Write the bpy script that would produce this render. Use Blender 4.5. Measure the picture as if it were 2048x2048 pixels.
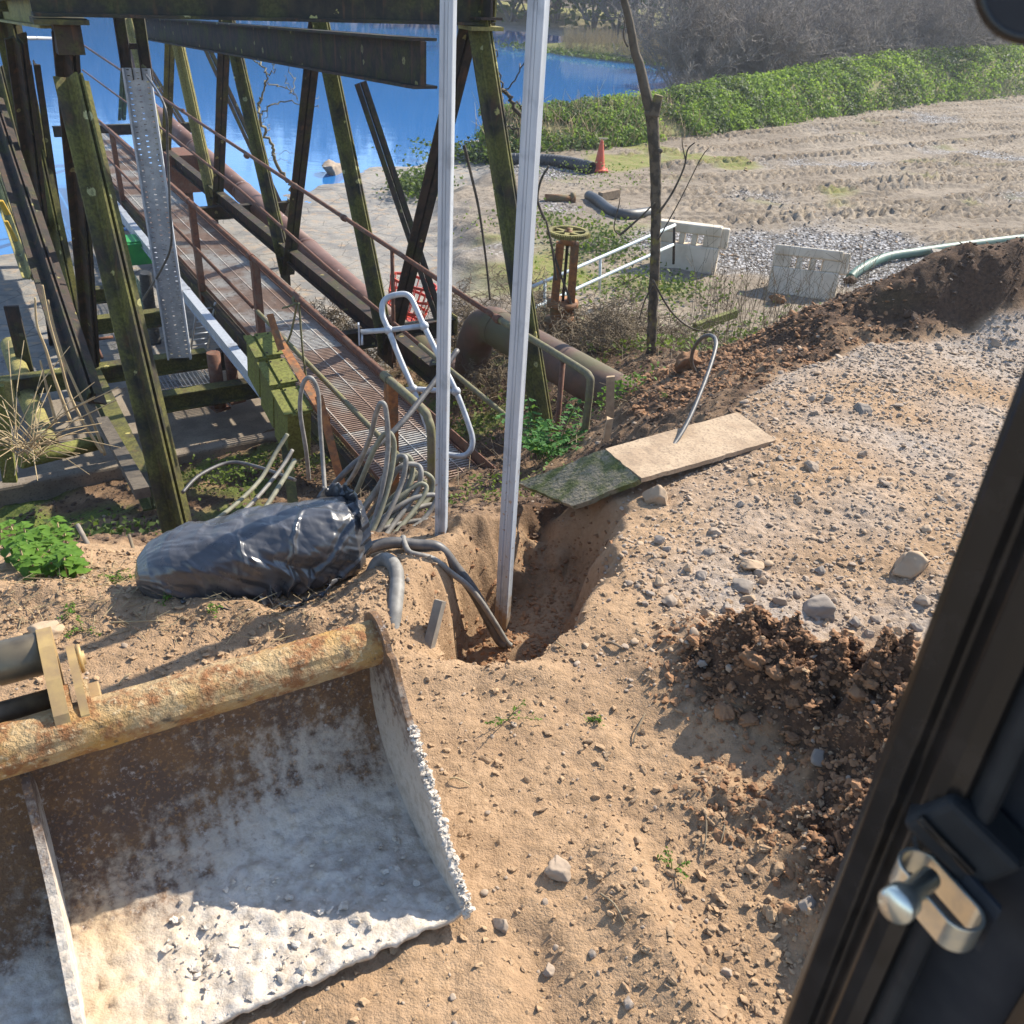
import bpy, math, random
import numpy as np
from mathutils import Vector, Matrix
for o in list(bpy.data.objects): bpy.data.objects.remove(o)
SC = bpy.context.scene
COL = SC.collection
random.seed(7); RNG = np.random.default_rng(7)

# ------------------------------------------------------------ camera (seen from the excavator seat)
H = 2.2
F = 1823.0
def _cam(px, py):
    d = np.array([px-1024.0, py-1024.0, F]); return d/np.linalg.norm(d)
_down = _cam(842.0, 4008.0)
_fw = np.array([0, 0, 1.0])
_Y = _fw-_down*(_fw@_down); _Y /= np.linalg.norm(_Y)
_Z = -_down; _X = np.cross(_Y, _Z)
CM = np.stack([_X, _Y, _Z])
CAMP = np.array([0, 0, H])
cd = bpy.data.cameras.new('camera'); cam = bpy.data.objects.new('camera', cd); COL.objects.link(cam)
cd.sensor_width = 36; cd.sensor_fit = 'HORIZONTAL'; cd.lens = 36*F/2048
cd.clip_start = 0.02; cd.clip_end = 1500
mw = Matrix.Identity(4)
for i in range(3):
    mw[i][0] = CM[i, 0]; mw[i][1] = -CM[i, 1]; mw[i][2] = -CM[i, 2]; mw[i][3] = CAMP[i]
cam.matrix_world = mw
cd.dof.use_dof = True; cd.dof.focus_distance = 4.6; cd.dof.aperture_fstop = 10.0
SC.camera = cam
# ------------------------------------------------------------ sky, sun, exposure
SUN_AZ = math.radians(47); SUN_EL = math.radians(38)      # azimuth from +Y towards +X
sdir = Vector((math.sin(SUN_AZ)*math.cos(SUN_EL), math.cos(SUN_AZ)*math.cos(SUN_EL), math.sin(SUN_EL)))
W = bpy.data.worlds.new('World'); SC.world = W; W.use_nodes = True
nt = W.node_tree; nt.nodes.clear()
out = nt.nodes.new('ShaderNodeOutputWorld'); bg = nt.nodes.new('ShaderNodeBackground')
sky = nt.nodes.new('ShaderNodeTexSky'); sky.sky_type = 'NISHITA'; sky.sun_disc = False
sky.sun_elevation = SUN_EL; sky.sun_rotation = SUN_AZ
sky.altitude = 50; sky.air_density = 1.0; sky.dust_density = 0.6; sky.ozone_density = 2.0
bg.inputs['Strength'].default_value = 0.14
nt.links.new(sky.outputs[0], bg.inputs[0]); nt.links.new(bg.outputs[0], out.inputs[0])
sl = bpy.data.lights.new('sun', 'SUN'); so = bpy.data.objects.new('sun', sl); COL.objects.link(so)
sl.energy = 4.6; sl.angle = math.radians(0.53); sl.color = (1.0, 0.91, 0.77)
so.rotation_euler = sdir.to_track_quat('Z', 'Y').to_euler(); so.location = (20, 10, 30)
SC.view_settings.view_transform = 'Standard'; SC.view_settings.look = 'None'
SC.view_settings.exposure = 1.0; SC.view_settings.gamma = 1; SC.view_settings.use_curve_mapping = False
SC.render.engine = 'CYCLES'

# ------------------------------------------------------------ pixel of the photo -> place in the world
def ray(px, py): return CM@_cam(px, py)
def PZ(px, py, z):
    r = ray(px, py); return CAMP+r*((z-H)/r[2])
def PY(px, py, y):
    r = ray(px, py); return CAMP+r*(y/r[1])
NV = np.array([.85, .527, 0]); NV /= np.linalg.norm(NV)      # across the walkway
VV = np.array([-NV[1], NV[0], 0])                            # along the walkway, away from us
def PN(px, py, n):
    r = ray(px, py); return CAMP+r*(n/(r@NV))
def WN(n, v, z): return NV*n+VV*v+np.array([0, 0, z])
ZV = np.array([0, 0, 1.0])

# ------------------------------------------------------------ noise in numpy
def _hash(ix, iy, s):
    h = (ix.astype(np.int64)*374761393+iy.astype(np.int64)*668265263+s*974634777) & 0xffffffff
    h = ((h ^ (h >> 13))*1274126177) & 0xffffffff
    h = ((h ^ (h >> 16))*2246822519) & 0xffffffff
    return ((h ^ (h >> 15)) & 0xffffff)/float(0x1000000)
def noise(x, y, s=0):
    x = np.asarray(x, float); y = np.asarray(y, float)
    ix = np.floor(x); iy = np.floor(y); fx = x-ix; fy = y-iy
    def g(dx, dy):
        a = _hash(ix+dx, iy+dy, s)*2*np.pi
        return np.cos(a)*(fx-dx)+np.sin(a)*(fy-dy)
    u = fx*fx*fx*(fx*(fx*6-15)+10); w = fy*fy*fy*(fy*(fy*6-15)+10)
    return 1.5*((g(0, 0)*(1-u)+g(1, 0)*u)*(1-w)+(g(0, 1)*(1-u)+g(1, 1)*u)*w)
def fbm(x, y, s=0, o=4, gain=.5):
    t = 0; a = 1.0; f = 1.0
    for i in range(o):
        t = t+a*noise(x*f+i*17.3, y*f-i*9.1, s+i); a *= gain; f *= 2.03
    return t
def cells(x, y, s=0):
    ix = np.floor(x); iy = np.floor(y); d1 = np.full(np.shape(x), 9.0); idv = np.zeros(np.shape(x))
    for dx in (-1, 0, 1):
        for dy in (-1, 0, 1):
            cx = ix+dx; cy = iy+dy
            px = cx+_hash(cx, cy, s+11); py = cy+_hash(cx, cy, s+23)
            d = np.hypot(px-x, py-y); m = d < d1
            d1 = np.where(m, d, d1); idv = np.where(m, _hash(cx, cy, s+37), idv)
    return d1, idv
def sm(a, b, x):
    t = np.clip((x-a)/(b-a), 0, 1); return t*t*(3-2*t)

# ------------------------------------------------------------ scene helpers
def tag(o, label=None, cat=None, group=None, kind=None):
    if label: o['label'] = label
    if cat: o['category'] = cat
    if group: o['group'] = group
    if kind: o['kind'] = kind
    return o
def empty(name, loc, label, cat, group=None):
    o = bpy.data.objects.new(name, None); COL.objects.link(o); o.location = Vector(loc)
    o.empty_display_size = .1
    return tag(o, label, cat, group)
def link(name, me, parent=None):
    o = bpy.data.objects.new(name, me); COL.objects.link(o)
    if parent is not None:
        o.parent = parent
        if parent.type == 'EMPTY': o.matrix_parent_inverse = Matrix.Translation(-parent.location)
    return o
def npmesh(name, v, f, mat, smooth=True):
    """v (N,3), f (M,3 or 4) arrays"""
    v = np.asarray(v, np.float32); f = np.asarray(f, np.int32); k = f.shape[1]
    me = bpy.data.meshes.new(name); me.vertices.add(len(v)); me.vertices.foreach_set('co', v.ravel())
    me.loops.add(f.size); me.loops.foreach_set('vertex_index', f.ravel())
    me.polygons.add(len(f)); me.polygons.foreach_set('loop_start', np.arange(0, f.size, k, dtype=np.int32))
    me.update(calc_edges=True)
    me.polygons.foreach_set('use_smooth', np.full(len(f), smooth))
    if mat: me.materials.append(mat)
    me.validate(); return me
def colattr(me, name, c):
    a = me.attributes.new(name, 'FLOAT_COLOR', 'POINT')
    if c.shape[1] == 3: c = np.concatenate([c, np.ones((len(c), 1))], 1)
    a.data.foreach_set('color', np.asarray(c, np.float32).ravel())
def nrm(a):
    a = np.asarray(a, float); return a/(np.linalg.norm(a)+1e-12)
def spline(pts, k=8):
    """smooth path through the points"""
    p = np.asarray(pts, float); n = len(p)
    if n < 3: return p
    o = []
    for i in range(n-1):
        p0 = p[max(i-1, 0)]; p1 = p[i]; p2 = p[i+1]; p3 = p[min(i+2, n-1)]
        for j in range(k):
            t = j/k
            o.append(.5*((2*p1)+(-p0+p2)*t+(2*p0-5*p1+4*p2-p3)*t*t+(-p0+3*p1-3*p2+p3)*t**3))
    o.append(p[-1]); return np.array(o)
class MB:
    def __init__(s): s.v = []; s.f = []; s.sm = []
    def add(s, v, f, smooth=False):
        b = len(s.v); s.v += [tuple(map(float, p)) for p in v]; s.f += [tuple(int(i)+b for i in q) for q in f]
        s.sm += [smooth]*len(f); return s
    def box(s, c, size, ax=None, bevel=0):
        c = np.asarray(c, float)
        X, Y, Z = (np.eye(3) if ax is None else [np.asarray(a, float) for a in ax])
        hx, hy, hz = [q/2 for q in size]
        v = [c+X*hx*a+Y*hy*b+Z*hz*d for d in (-1, 1) for a, b in ((-1, -1), (1, -1), (1, 1), (-1, 1))]
        return s.add(v, [(3, 2, 1, 0), (4, 5, 6, 7), (0, 1, 5, 4), (1, 2, 6, 5), (2, 3, 7, 6), (3, 0, 4, 7)])
    def prism(s, p0, p1, poly, u, w=None, smooth=False):
        """extrude 2-D polygon (in axes u,w) from p0 to p1"""
        p0 = np.asarray(p0, float); p1 = np.asarray(p1, float); a = nrm(p1-p0)
        u = nrm(np.asarray(u, float)-a*(np.asarray(u, float)@a)); w = np.cross(a, u) if w is None else nrm(np.asarray(w)-a*(np.asarray(w)@a))
        n = len(poly)
        v = [p0+u*x+w*y for x, y in poly]+[p1+u*x+w*y for x, y in poly]
        f = [tuple(range(n))[::-1], tuple(range(n, 2*n))]+[(i, (i+1) % n, n+(i+1) % n, n+i) for i in range(n)]
        return s.add(v, f, smooth)
    def tube(s, path, r, seg=8, cap=True, smooth=True):
        p = np.asarray(path, float); n = len(p); r = np.full(n, r) if np.isscalar(r) else np.asarray(r, float)
        t = np.gradient(p, axis=0); t /= np.linalg.norm(t, axis=1)[:, None]+1e-12
        ref = np.array([0, 0, 1.0]) if abs(t[0][2]) < .9 else np.array([1.0, 0, 0])
        u = nrm(np.cross(t[0], ref)); v = []
        for i in range(n):
            u = nrm(u-t[i]*(u@t[i])); w = np.cross(t[i], u)
            for k in range(seg):
                a = 2*math.pi*k/seg; v.append(p[i]+(u*math.cos(a)+w*math.sin(a))*r[i])
        f = [(i*seg+k, i*seg+(k+1) % seg, (i+1)*seg+(k+1) % seg, (i+1)*seg+k) for i in range(n-1) for k in range(seg)]
        s.add(v, f, smooth)
        if cap:
            b = len(s.v)-len(v)
            s.f += [tuple(b+k for k in range(seg))[::-1], tuple(b+(n-1)*seg+k for k in range(seg))]; s.sm += [False, False]
        return s
    def lathe(s, c, ax, prof, seg=24, smooth=True):
        """prof: list of (radius, height along ax)"""
        c = np.asarray(c, float); ax = nrm(ax); ref = np.array([1., 0, 0]) if abs(ax[0]) < .9 else np.array([0, 1., 0])
        u = nrm(np.cross(ax, ref)); w = np.cross(ax, u); v = []
        for r, h in prof:
            for k in range(seg):
                a = 2*math.pi*k/seg; v.append(c+ax*h+(u*math.cos(a)+w*math.sin(a))*r)
        n = len(prof)
        f = [(i*seg+k, i*seg+(k+1) % seg, (i+1)*seg+(k+1) % seg, (i+1)*seg+k) for i in range(n-1) for k in range(seg)]
        return s.add(v, f, smooth)
    def build(s, name, mat, parent=None, bevel=0):
        me = bpy.data.meshes.new(name); me.from_pydata(s.v, [], s.f); me.update()
        me.polygons.foreach_set('use_smooth', s.sm)
        me.materials.append(mat)
        o = link(name, me, parent)
        if bevel:
            m = o.modifiers.new('bevel', 'BEVEL'); m.width = bevel; m.segments = 2; m.limit_method = 'ANGLE'; m.angle_limit = math.radians(40)
        return o

# ------------------------------------------------------------ procedural materials
class NT:
    def __init__(s, name):
        s.m = bpy.data.materials.new(name); s.m.use_nodes = True; s.t = s.m.node_tree; s.t.nodes.clear()
        s.o = s.n('ShaderNodeOutputMaterial'); s.b = s.n('ShaderNodeBsdfPrincipled'); s.l(s.b.outputs[0], s.o.inputs[0])
        s.pos = s.n('ShaderNodeNewGeometry').outputs['Position']
    def n(s, t, **k):
        x = s.t.nodes.new(t)
        for a, b in k.items(): setattr(x, a, b)
        return x
    def l(s, a, b): s.t.links.new(a, b)
    def val(s, sock, v):
        if hasattr(v, 'is_output'): s.l(v, sock)
        else: sock.default_value = v if not isinstance(v, tuple) or len(v) != 3 or sock.type != 'RGBA' else (*v, 1)
    def noise(s, scale, detail=4, rough=.55, co=None, dist=0):
        x = s.n('ShaderNodeTexNoise'); x.inputs['Scale'].default_value = scale; x.inputs['Detail'].default_value = detail
        x.inputs['Roughness'].default_value = rough; x.inputs['Distortion'].default_value = dist
        s.l(co or s.pos, x.inputs['Vector']); return x.outputs['Fac']
    def voro(s, scale, out='Distance', co=None, feature='F1', rand=1):
        x = s.n('ShaderNodeTexVoronoi'); x.feature = feature; x.inputs['Scale'].default_value = scale; x.inputs['Randomness'].default_value = rand
        s.l(co or s.pos, x.inputs['Vector']); return x.outputs[out]
    def ramp(s, fac, a, b, ca=0.0, cb=1.0):
        x = s.n('ShaderNodeMapRange'); x.interpolation_type = 'SMOOTHSTEP'
        s.l(fac, x.inputs['Value']); x.inputs['From Min'].default_value = a; x.inputs['From Max'].default_value = b
        x.inputs['To Min'].default_value = ca; x.inputs['To Max'].default_value = cb; return x.outputs['Result']
    def mix(s, fac, a, b, mode='MIX'):
        x = s.n('ShaderNodeMix'); x.data_type = 'RGBA'; x.blend_type = mode
        s.val(x.inputs[0], fac); s.val(x.inputs[6], a); s.val(x.inputs[7], b); return x.outputs[2]
    def math(s, op, a, b=0.0):
        x = s.n('ShaderNodeMath', operation=op); s.val(x.inputs[0], a); s.val(x.inputs[1], b); return x.outputs[0]
    def attr(s, name):
        x = s.n('ShaderNodeAttribute'); x.attribute_name = name; y = s.n('ShaderNodeSeparateColor'); s.l(x.outputs['Color'], y.inputs[0]); return y.outputs, x.outputs['Color']
    def normz(s):
        g = s.n('ShaderNodeNewGeometry'); x = s.n('ShaderNodeSeparateXYZ'); s.l(g.outputs['Normal'], x.inputs[0]); return x.outputs[2]
    def done(s, col, rough=.8, metal=0.0, bump=None, bs=.3, bd=.01, spec=None, coat=None):
        s.val(s.b.inputs['Base Color'], col); s.val(s.b.inputs['Roughness'], rough); s.val(s.b.inputs['Metallic'], metal)
        if spec is not None: s.val(s.b.inputs['Specular IOR Level'], spec)
        if bump is not None:
            x = s.n('ShaderNodeBump'); x.inputs['Strength'].default_value = bs; x.inputs['Distance'].default_value = bd
            s.l(bump, x.inputs['Height']); s.l(x.outputs[0], s.b.inputs['Normal'])
        return s.m
def m_simple(name, a, b, scale=20, rough=.7, metal=0.0, bs=.3, bd=.005, detail=5, lo=.35, hi=.65, spec=None):
    k = NT(name); n = k.noise(scale, detail); n2 = k.noise(scale*.17, 3)
    f = k.ramp(k.math('ADD', k.math('MULTIPLY', n, .6), k.math('MULTIPLY', n2, .4)), lo, hi)
    return k.done(k.mix(f, a, b), rough, metal, n, bs, bd, spec)
M = {}
# soil with masks painted per vertex: R stones/lime dust, G dark damp soil plus painted shade on the right berm, B moss / weed green
k = NT('soil'); ch, _ = k.attr('mask')
n1 = k.noise(2.2, 5); n2 = k.noise(38, 6, .65); n3 = k.noise(150, 3, .6); v = k.voro(60)
sand = k.mix(k.ramp(n1, .35, .68), (.43, .288, .172), (.335, .218, .128))
sand = k.mix(k.ramp(n2, .35, .75), sand, (.29, .19, .108))
lime = k.mix(k.ramp(n2, .38, .62), (.42, .355, .295), (.31, .25, .195))
c = k.mix(ch[0], sand, lime)
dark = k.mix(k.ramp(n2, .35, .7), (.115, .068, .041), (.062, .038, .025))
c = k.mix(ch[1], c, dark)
c = k.mix(ch[2], c, k.mix(k.ramp(n2, .4, .6), (.13, .15, .035), (.07, .10, .02)))
c = k.mix(k.ramp(n3, .64, .8), c, (.38, .31, .24))
h = k.math('ADD', k.math('MULTIPLY', n2, 1.0), k.math('MULTIPLY', n3, .45))
M['soil'] = k.done(c, .95, 0, h, .85, .015, .2)
# yard: R mud crust, G grey gravel, B grass
k = NT('yard'); ch, _ = k.attr('mask')
n1 = k.noise(.35, 5); n2 = k.noise(9, 6, .65); n3 = k.noise(40, 3, .6); vo = k.voro(14); voc = k.voro(14, 'Color')
base = k.mix(k.ramp(n1, .36, .64), (.30, .25, .19), (.22, .18, .135)); base = k.mix(k.ramp(n2, .42, .7), base, (.14, .11, .08))
sp = k.n('ShaderNodeSeparateColor'); k.l(voc, sp.inputs[0])
grv = k.mix(sp.outputs[0], (.16, .16, .17), (.50, .49, .48)); grv = k.mix(k.ramp(vo, .35, .6), grv, (.10, .095, .09))
c = k.mix(ch[1], base, grv)
crust = k.mix(k.ramp(k.noise(1.1, 6, .6, dist=1.2), .38, .62), (.20, .195, .185), (.30, .28, .245)); crust = k.mix(k.ramp(k.noise(5, 5), .5, .75), crust, (.37, .28, .195))
ck = k.voro(1.7, 'Distance', feature='DISTANCE_TO_EDGE'); crust = k.mix(k.ramp(ck, 0.0, .02, .7, 0), crust, (.07, .065, .06))
c = k.mix(ch[0], c, crust)
c = k.mix(ch[2], c, k.mix(k.ramp(n2, .4, .6), (.17, .19, .05), (.23, .20, .08)))
h = k.math('ADD', n2, k.math('MULTIPLY', n3, .4)); h = k.math('SUBTRACT', h, k.math('MULTIPLY', vo, k.math('MULTIPLY', ch[1], .8)))
M['yard'] = k.done(c, .95, 0, h, .8, .03, .2)
# painted steel under moss and round lichens
def steel(name, base, base2, moss, lich=1.0, mossamt=.5):
    k = NT(name); n = k.noise(9, 5); n2 = k.noise(45, 4)
    c = k.mix(k.ramp(n, .38, .62), base, base2)
    mp = k.n('ShaderNodeMapping'); k.l(k.pos, mp.inputs['Vector']); mp.inputs['Scale'].default_value = (16, 16, 1.3); c = k.mix(k.math('MULTIPLY', k.ramp(k.noise(1.0, 5, co=mp.outputs[0]), .55, .72), .8), c, (.115, .058, .034))
    c = k.mix(k.math('MULTIPLY', k.ramp(k.noise(3.1, 6, .65), .5-mossamt*.22, .68-mossamt*.1), .85), c, k.mix(k.ramp(n2, .4, .62), moss, tuple(q*.6 for q in moss)))
    vd = k.voro(6.5); vc = k.voro(6.5, 'Color'); s_ = k.n('ShaderNodeSeparateColor'); k.l(vc, s_.inputs[0])
    r = k.math('SUBTRACT', vd, k.math('MULTIPLY', k.math('SUBTRACT', n2, .5), .3)); r = k.math('ADD', r, k.math('MULTIPLY', s_.outputs[2], .14))
    sel = k.ramp(s_.outputs[0], .66, .70, 0, 1)
    ring = k.math('MULTIPLY', k.ramp(r, .20, .26, 1, 0), sel)
    lc = k.mix(k.ramp(r, .08, .2), (.19, .19, .095), k.mix(s_.outputs[1], (.47, .40, .115), (.36, .37, .20)))
    c = k.mix(k.math('MULTIPLY', ring, lich), c, lc)
    hh = k.math('ADD', n2, k.math('MULTIPLY', ring, .8))
    return k.done(c, .82, 0.0, hh, .5, .006, .3)
M['steel_green'] = steel('steel_green', (.032, .031, .024), (.060, .047, .034), (.155, .150, .036), 1.0, .75)
M['steel_dark'] = steel('steel_dark', (.030, .027, .024), (.055, .038, .030), (.065, .068, .022), .55, .2)
M['steel_beam'] = steel('steel_beam', (.024, .026, .024), (.042, .038, .030), (.075, .080, .030), 1.0, .3)
M['steel_moss'] = steel('steel_moss', (.09, .095, .03), (.12, .115, .045), (.21, .22, .05), .35, 1.2)
M['steel_lichen'] = steel('steel_lichen', (.13, .12, .06), (.09, .08, .05), (.34, .30, .10), 1.0, 1.0)
def rust(name, a, b, c3, scale=14, rough=.8, spots=None):
    k = NT(name); n = k.noise(scale, 6, .62); n2 = k.noise(scale*.3, 4); n3 = k.noise(scale*6, 3)
    c = k.mix(k.ramp(n, .36, .64), a, b); c = k.mix(k.ramp(n2, .48, .66), c, c3)
    if spots:
        vd = k.voro(9); vc = k.voro(9, 'Color'); s_ = k.n('ShaderNodeSeparateColor'); k.l(vc, s_.inputs[0])
        g = k.math('MULTIPLY', k.ramp(k.math('ADD', vd, k.math('MULTIPLY', n, .3)), .24, .32, 1, 0), k.ramp(s_.outputs[0], .78, .8)); c = k.mix(g, c, spots)
    return k.done(c, rough, .0, k.math('ADD', n, k.math('MULTIPLY', n3, .3)), .4, .006, .35)
M['rust_rail'] = rust('rust_rail', (.19, .083, .05), (.115, .06, .042), (.16, .10, .07), 30)
M['rust_deck'] = rust('rust_deck', (.34, .235, .18), (.24, .16, .12), (.40, .36, .31), 6)
M['rust_pipe'] = rust('rust_pipe', (.175, .092, .068), (.125, .07, .055), (.19, .115, .09), 5, .62, (.55, .53, .50))
M['rust_orange'] = rust('rust_orange', (.36, .15, .05), (.20, .085, .04), (.15, .10, .06), 25)
M['rust_valve'] = rust('rust_valve', (.34, .155, .06), (.17, .085, .045), (.15, .12, .06), 9)
M['pipe_moss'] = rust('pipe_moss', (.145, .082, .058), (.10, .066, .05), (.11, .10, .05), 5, .7)
M['rail_moss'] = rust('rail_moss', (.20, .185, .10), (.15, .13, .09), (.17, .165, .06), 24)
# galvanised steel
k = NT('galvanised'); g = k.voro(45, 'Color'); s_ = k.n('ShaderNodeSeparateColor'); k.l(g, s_.inputs[0]); n = k.noise(7, 5)
mp = k.n('ShaderNodeMapping'); k.l(k.pos, mp.inputs['Vector']); mp.inputs['Scale'].default_value = (30, 30, 1.5)
st = k.noise(1.0, 4, co=mp.outputs[0])
c = k.mix(k.math('ADD', k.math('MULTIPLY', s_.outputs[0], .35), k.math('MULTIPLY', k.ramp(st, .35, .65), .65)), (.38, .41, .45), (.50, .53, .57))
c = k.mix(k.ramp(n, .55, .8), c, (.33, .345, .36))
M['galv'] = k.done(c, k.ramp(n, .3, .7, .42, .58), .25, n, .08, .002)
k = NT('galvanised_post'); n = k.noise(7, 5); mp = k.n('ShaderNodeMapping'); k.l(k.pos, mp.inputs['Vector']); mp.inputs['Scale'].default_value = (30, 30, 1.5); st = k.noise(1.0, 4, co=mp.outputs[0])
c = k.mix(k.ramp(st, .35, .65), (.38, .41, .45), (.50, .53, .57)); c = k.mix(k.ramp(n, .52, .72), c, (.30, .32, .345)); sx = k.n('ShaderNodeSeparateXYZ'); k.l(k.pos, sx.inputs[0])
mud = k.ramp(k.math('ADD', sx.outputs[2], k.math('MULTIPLY', k.noise(22, 5), -.55)), -.80, -.58, 1, 0); sps = k.math('MULTIPLY', k.ramp(k.noise(48, 3), .62, .68), k.ramp(sx.outputs[2], .1, .7, 1, 0))
c = k.mix(k.math('MAXIMUM', mud, k.math('MULTIPLY', sps, .8)), c, (.30, .205, .125)); M['galv_post'] = k.done(c, k.ramp(n, .3, .7, .42, .62), .2, n, .12, .003)
k = NT('galvanised_old'); n = k.noise(11, 6); n2 = k.noise(60, 3)
c = k.mix(k.ramp(n, .35, .65), (.34, .36, .39), (.47, .49, .51)); c = k.mix(k.ramp(n2, .55, .75), c, (.24, .23, .21))
M['galv_old'] = k.done(c, .55, .45, n, .2, .003)
k = NT('grey_paint_tube'); n = k.noise(14, 5); c = k.mix(k.ramp(n, .4, .7), (.46, .48, .50), (.35, .36, .37)); M['tube_grey'] = k.done(c, .5, .3, n, .15, .003)
k = NT('grating'); n = k.noise(1.3, 4); n2 = k.noise(18, 4)
c = k.mix(k.ramp(n, .42, .58), (.50, .48, .44), (.33, .225, .17)); c = k.mix(k.ramp(n2, .5, .75), c, (.22, .17, .14)); M['grating'] = k.done(c, .75, .2, n2, .3, .003)
# concrete and dusty slabs
k = NT('concrete'); n = k.noise(3, 6); n2 = k.noise(55, 4); c = k.mix(k.ramp(n, .35, .65), (.27, .225, .17), (.175, .14, .105)); c = k.mix(k.ramp(n2, .5, .75), c, (.11, .09, .065)); M['concrete'] = k.done(c, .92, 0, n2, .5, .006)
k = NT('dusty_slab'); n = k.noise(5, 6); n2 = k.noise(70, 5); c = k.mix(k.ramp(n, .38, .62), (.43, .32, .21), (.33, .235, .15)); c = k.mix(k.ramp(n2, .46, .70), c, (.25, .18, .12)); vo = k.voro(22)
M['slab_dust'] = k.done(c, .92, 0, k.math('ADD', n2, k.math('MULTIPLY', vo, .5)), .55, .006)
k = NT('mossy_slab'); n = k.noise(4.5, 6, .65, dist=.8); n2 = k.noise(60, 5); c = k.mix(k.ramp(n, .40, .60), (.27, .225, .15), (.10, .115, .03)); c = k.mix(k.ramp(n2, .5, .75), c, (.065, .07, .025)); M['slab_moss'] = k.done(c, .95, 0, n2, .8, .01)
# plastics, cables, bag
k = NT('bag'); n = k.noise(16, 5, .6); n2 = k.noise(5, 4, dist=1.5); M['bag'] = k.done(k.mix(k.ramp(n2, .4, .7), (.048, .048, .051), (.075, .075, .079)), k.ramp(n, .3, .7, .25, .40), 0, n2, .15, .01, .9)
M['cable'] = m_simple('cable_dusty', (.27, .255, .225), (.15, .14, .125), 26, .6)
M['cable_dark'] = m_simple('cable_dark', (.055, .055, .058), (.13, .12, .11), 22, .5)
M['cable_moss'] = m_simple('cable_moss', (.25, .245, .17), (.155, .15, .105), 26, .7)
M['hose_black'] = m_simple('hose_black', (.03, .033, .036), (.06, .06, .06), 10, .5)
M['hose_green'] = m_simple('hose_green', (.05, .135, .10), (.10, .16, .12), 6, .55)
M['white_plastic'] = m_simple('white_plastic', (.68, .59, .45), (.50, .41, .29), 4, .55, bs=.1)
M['orange_plastic'] = m_simple('orange_plastic', (.62, .085, .03), (.50, .10, .05), 9, .5, bs=.05)
M['red_plastic'] = m_simple('red_plastic', (.60, .06, .025), (.42, .05, .03), 9, .5, bs=.05)
M['yellow'] = m_simple('yellow_paint', (.55, .34, .02), (.42, .27, .04), 9, .6)
M['green_paint'] = m_simple('green_paint', (.03, .30, .06), (.02, .2, .06), 9, .6)
M['netting_green'] = m_simple('netting_green', (.10, .18, .15), (.07, .12, .10), 9, .7)
M['pale_blue'] = m_simple('pale_blue_paint', (.50, .60, .62), (.62, .66, .65), 12, .5)
M['wood'] = m_simple('weathered_wood', (.30, .22, .14), (.18, .13, .085), 18, .9)
M['wood_pale'] = m_simple('pale_split_wood', (.46, .33, .20), (.33, .23, .14), 30, .9)
M['wood_grey'] = m_simple('grey_wood', (.27, .235, .19), (.17, .145, .115), 22, .9)
M['rope'] = m_simple('mossy_rope', (.20, .19, .10), (.12, .12, .06), 60, .95)
# plants
def leafm(name, a, b, sc=3.0, tr=.35):
    k = NT(name); n = k.noise(sc, 4); ob = k.voro(sc*3.1, 'Color'); s_ = k.n('ShaderNodeSeparateColor'); k.l(ob, s_.inputs[0])
    c = k.mix(k.math('ADD', k.math('MULTIPLY', n, .5), k.math('MULTIPLY', s_.outputs[0], .5)), a, b)
    t = k.n('ShaderNodeBsdfTranslucent'); k.l(k.mix(.5, c, (.22, .33, .03)), t.inputs[0]); mx = k.n('ShaderNodeMixShader'); mx.inputs[0].default_value = tr
    k.done(c, .62, 0, None, spec=.2); k.l(k.b.outputs[0], mx.inputs[1]); k.l(t.outputs[0], mx.inputs[2]); k.l(mx.outputs[0], k.o.inputs[0]); return k.m
M['leaf'] = leafm('leaf_bank', (.13, .22, .035), (.28, .39, .07), 1.2, .55)
M['leaf_dark'] = leafm('leaf_dark', (.05, .085, .022), (.10, .14, .045), 1.5, .35)
M['leaf_near'] = leafm('leaf_near', (.07, .17, .022), (.15, .27, .04), 9)
M['leaf_fern'] = leafm('leaf_fern', (.045, .15, .03), (.09, .23, .06), 9)
M['grass'] = leafm('grass', (.09, .15, .025), (.18, .22, .05), 5)
M['straw'] = m_simple('straw', (.46, .36, .20), (.30, .22, .12), 12, .85)
M['bark'] = m_simple('bark', (.125, .10, .07), (.06, .048, .036), 16, .95, bs=.9, bd=.012)
k = NT('bark_lichen'); n = k.noise(14, 6); c = k.mix(k.ramp(n, .4, .6), (.135, .105, .07), (.062, .05, .036)); c = k.mix(k.ramp(k.noise(5.5, 5), .54, .68), c, (.26, .22, .045)); M['bark_lichen'] = k.done(c, .95, 0, n, 1.0, .02)
M['twig'] = m_simple('twig_far', (.27, .235, .20), (.17, .145, .125), .6, .95)
M['twig_far'] = m_simple('twig_farther', (.19, .165, .145), (.12, .105, .095), .4, .95)
M['twig_near'] = m_simple('twig_near', (.24, .19, .12), (.12, .09, .06), 5, .9)
M['twig_lichen'] = m_simple('twig_lichen', (.22, .19, .105), (.11, .09, .06), 8, .95)
M['stone'] = m_simple('stone', (.38, .295, .215), (.26, .20, .148), 11, .9, bs=.5, bd=.01)
M['stone_grey'] = m_simple('stone_grey', (.31, .255, .205), (.215, .18, .145), 9, .88, bs=.5, bd=.01)
M['stone_dusty'] = m_simple('stone_dusty', (.44, .32, .21), (.33, .235, .15), 9, .95, bs=.6, bd=.01)
M['clod'] = m_simple('clod', (.30, .160, .078), (.20, .105, .052), 16, .97, bs=.9, bd=.015)
M['clod_sand'] = m_simple('clod_sand', (.40, .27, .155), (.29, .19, .11), 22, .97, bs=.9, bd=.012)
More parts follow.
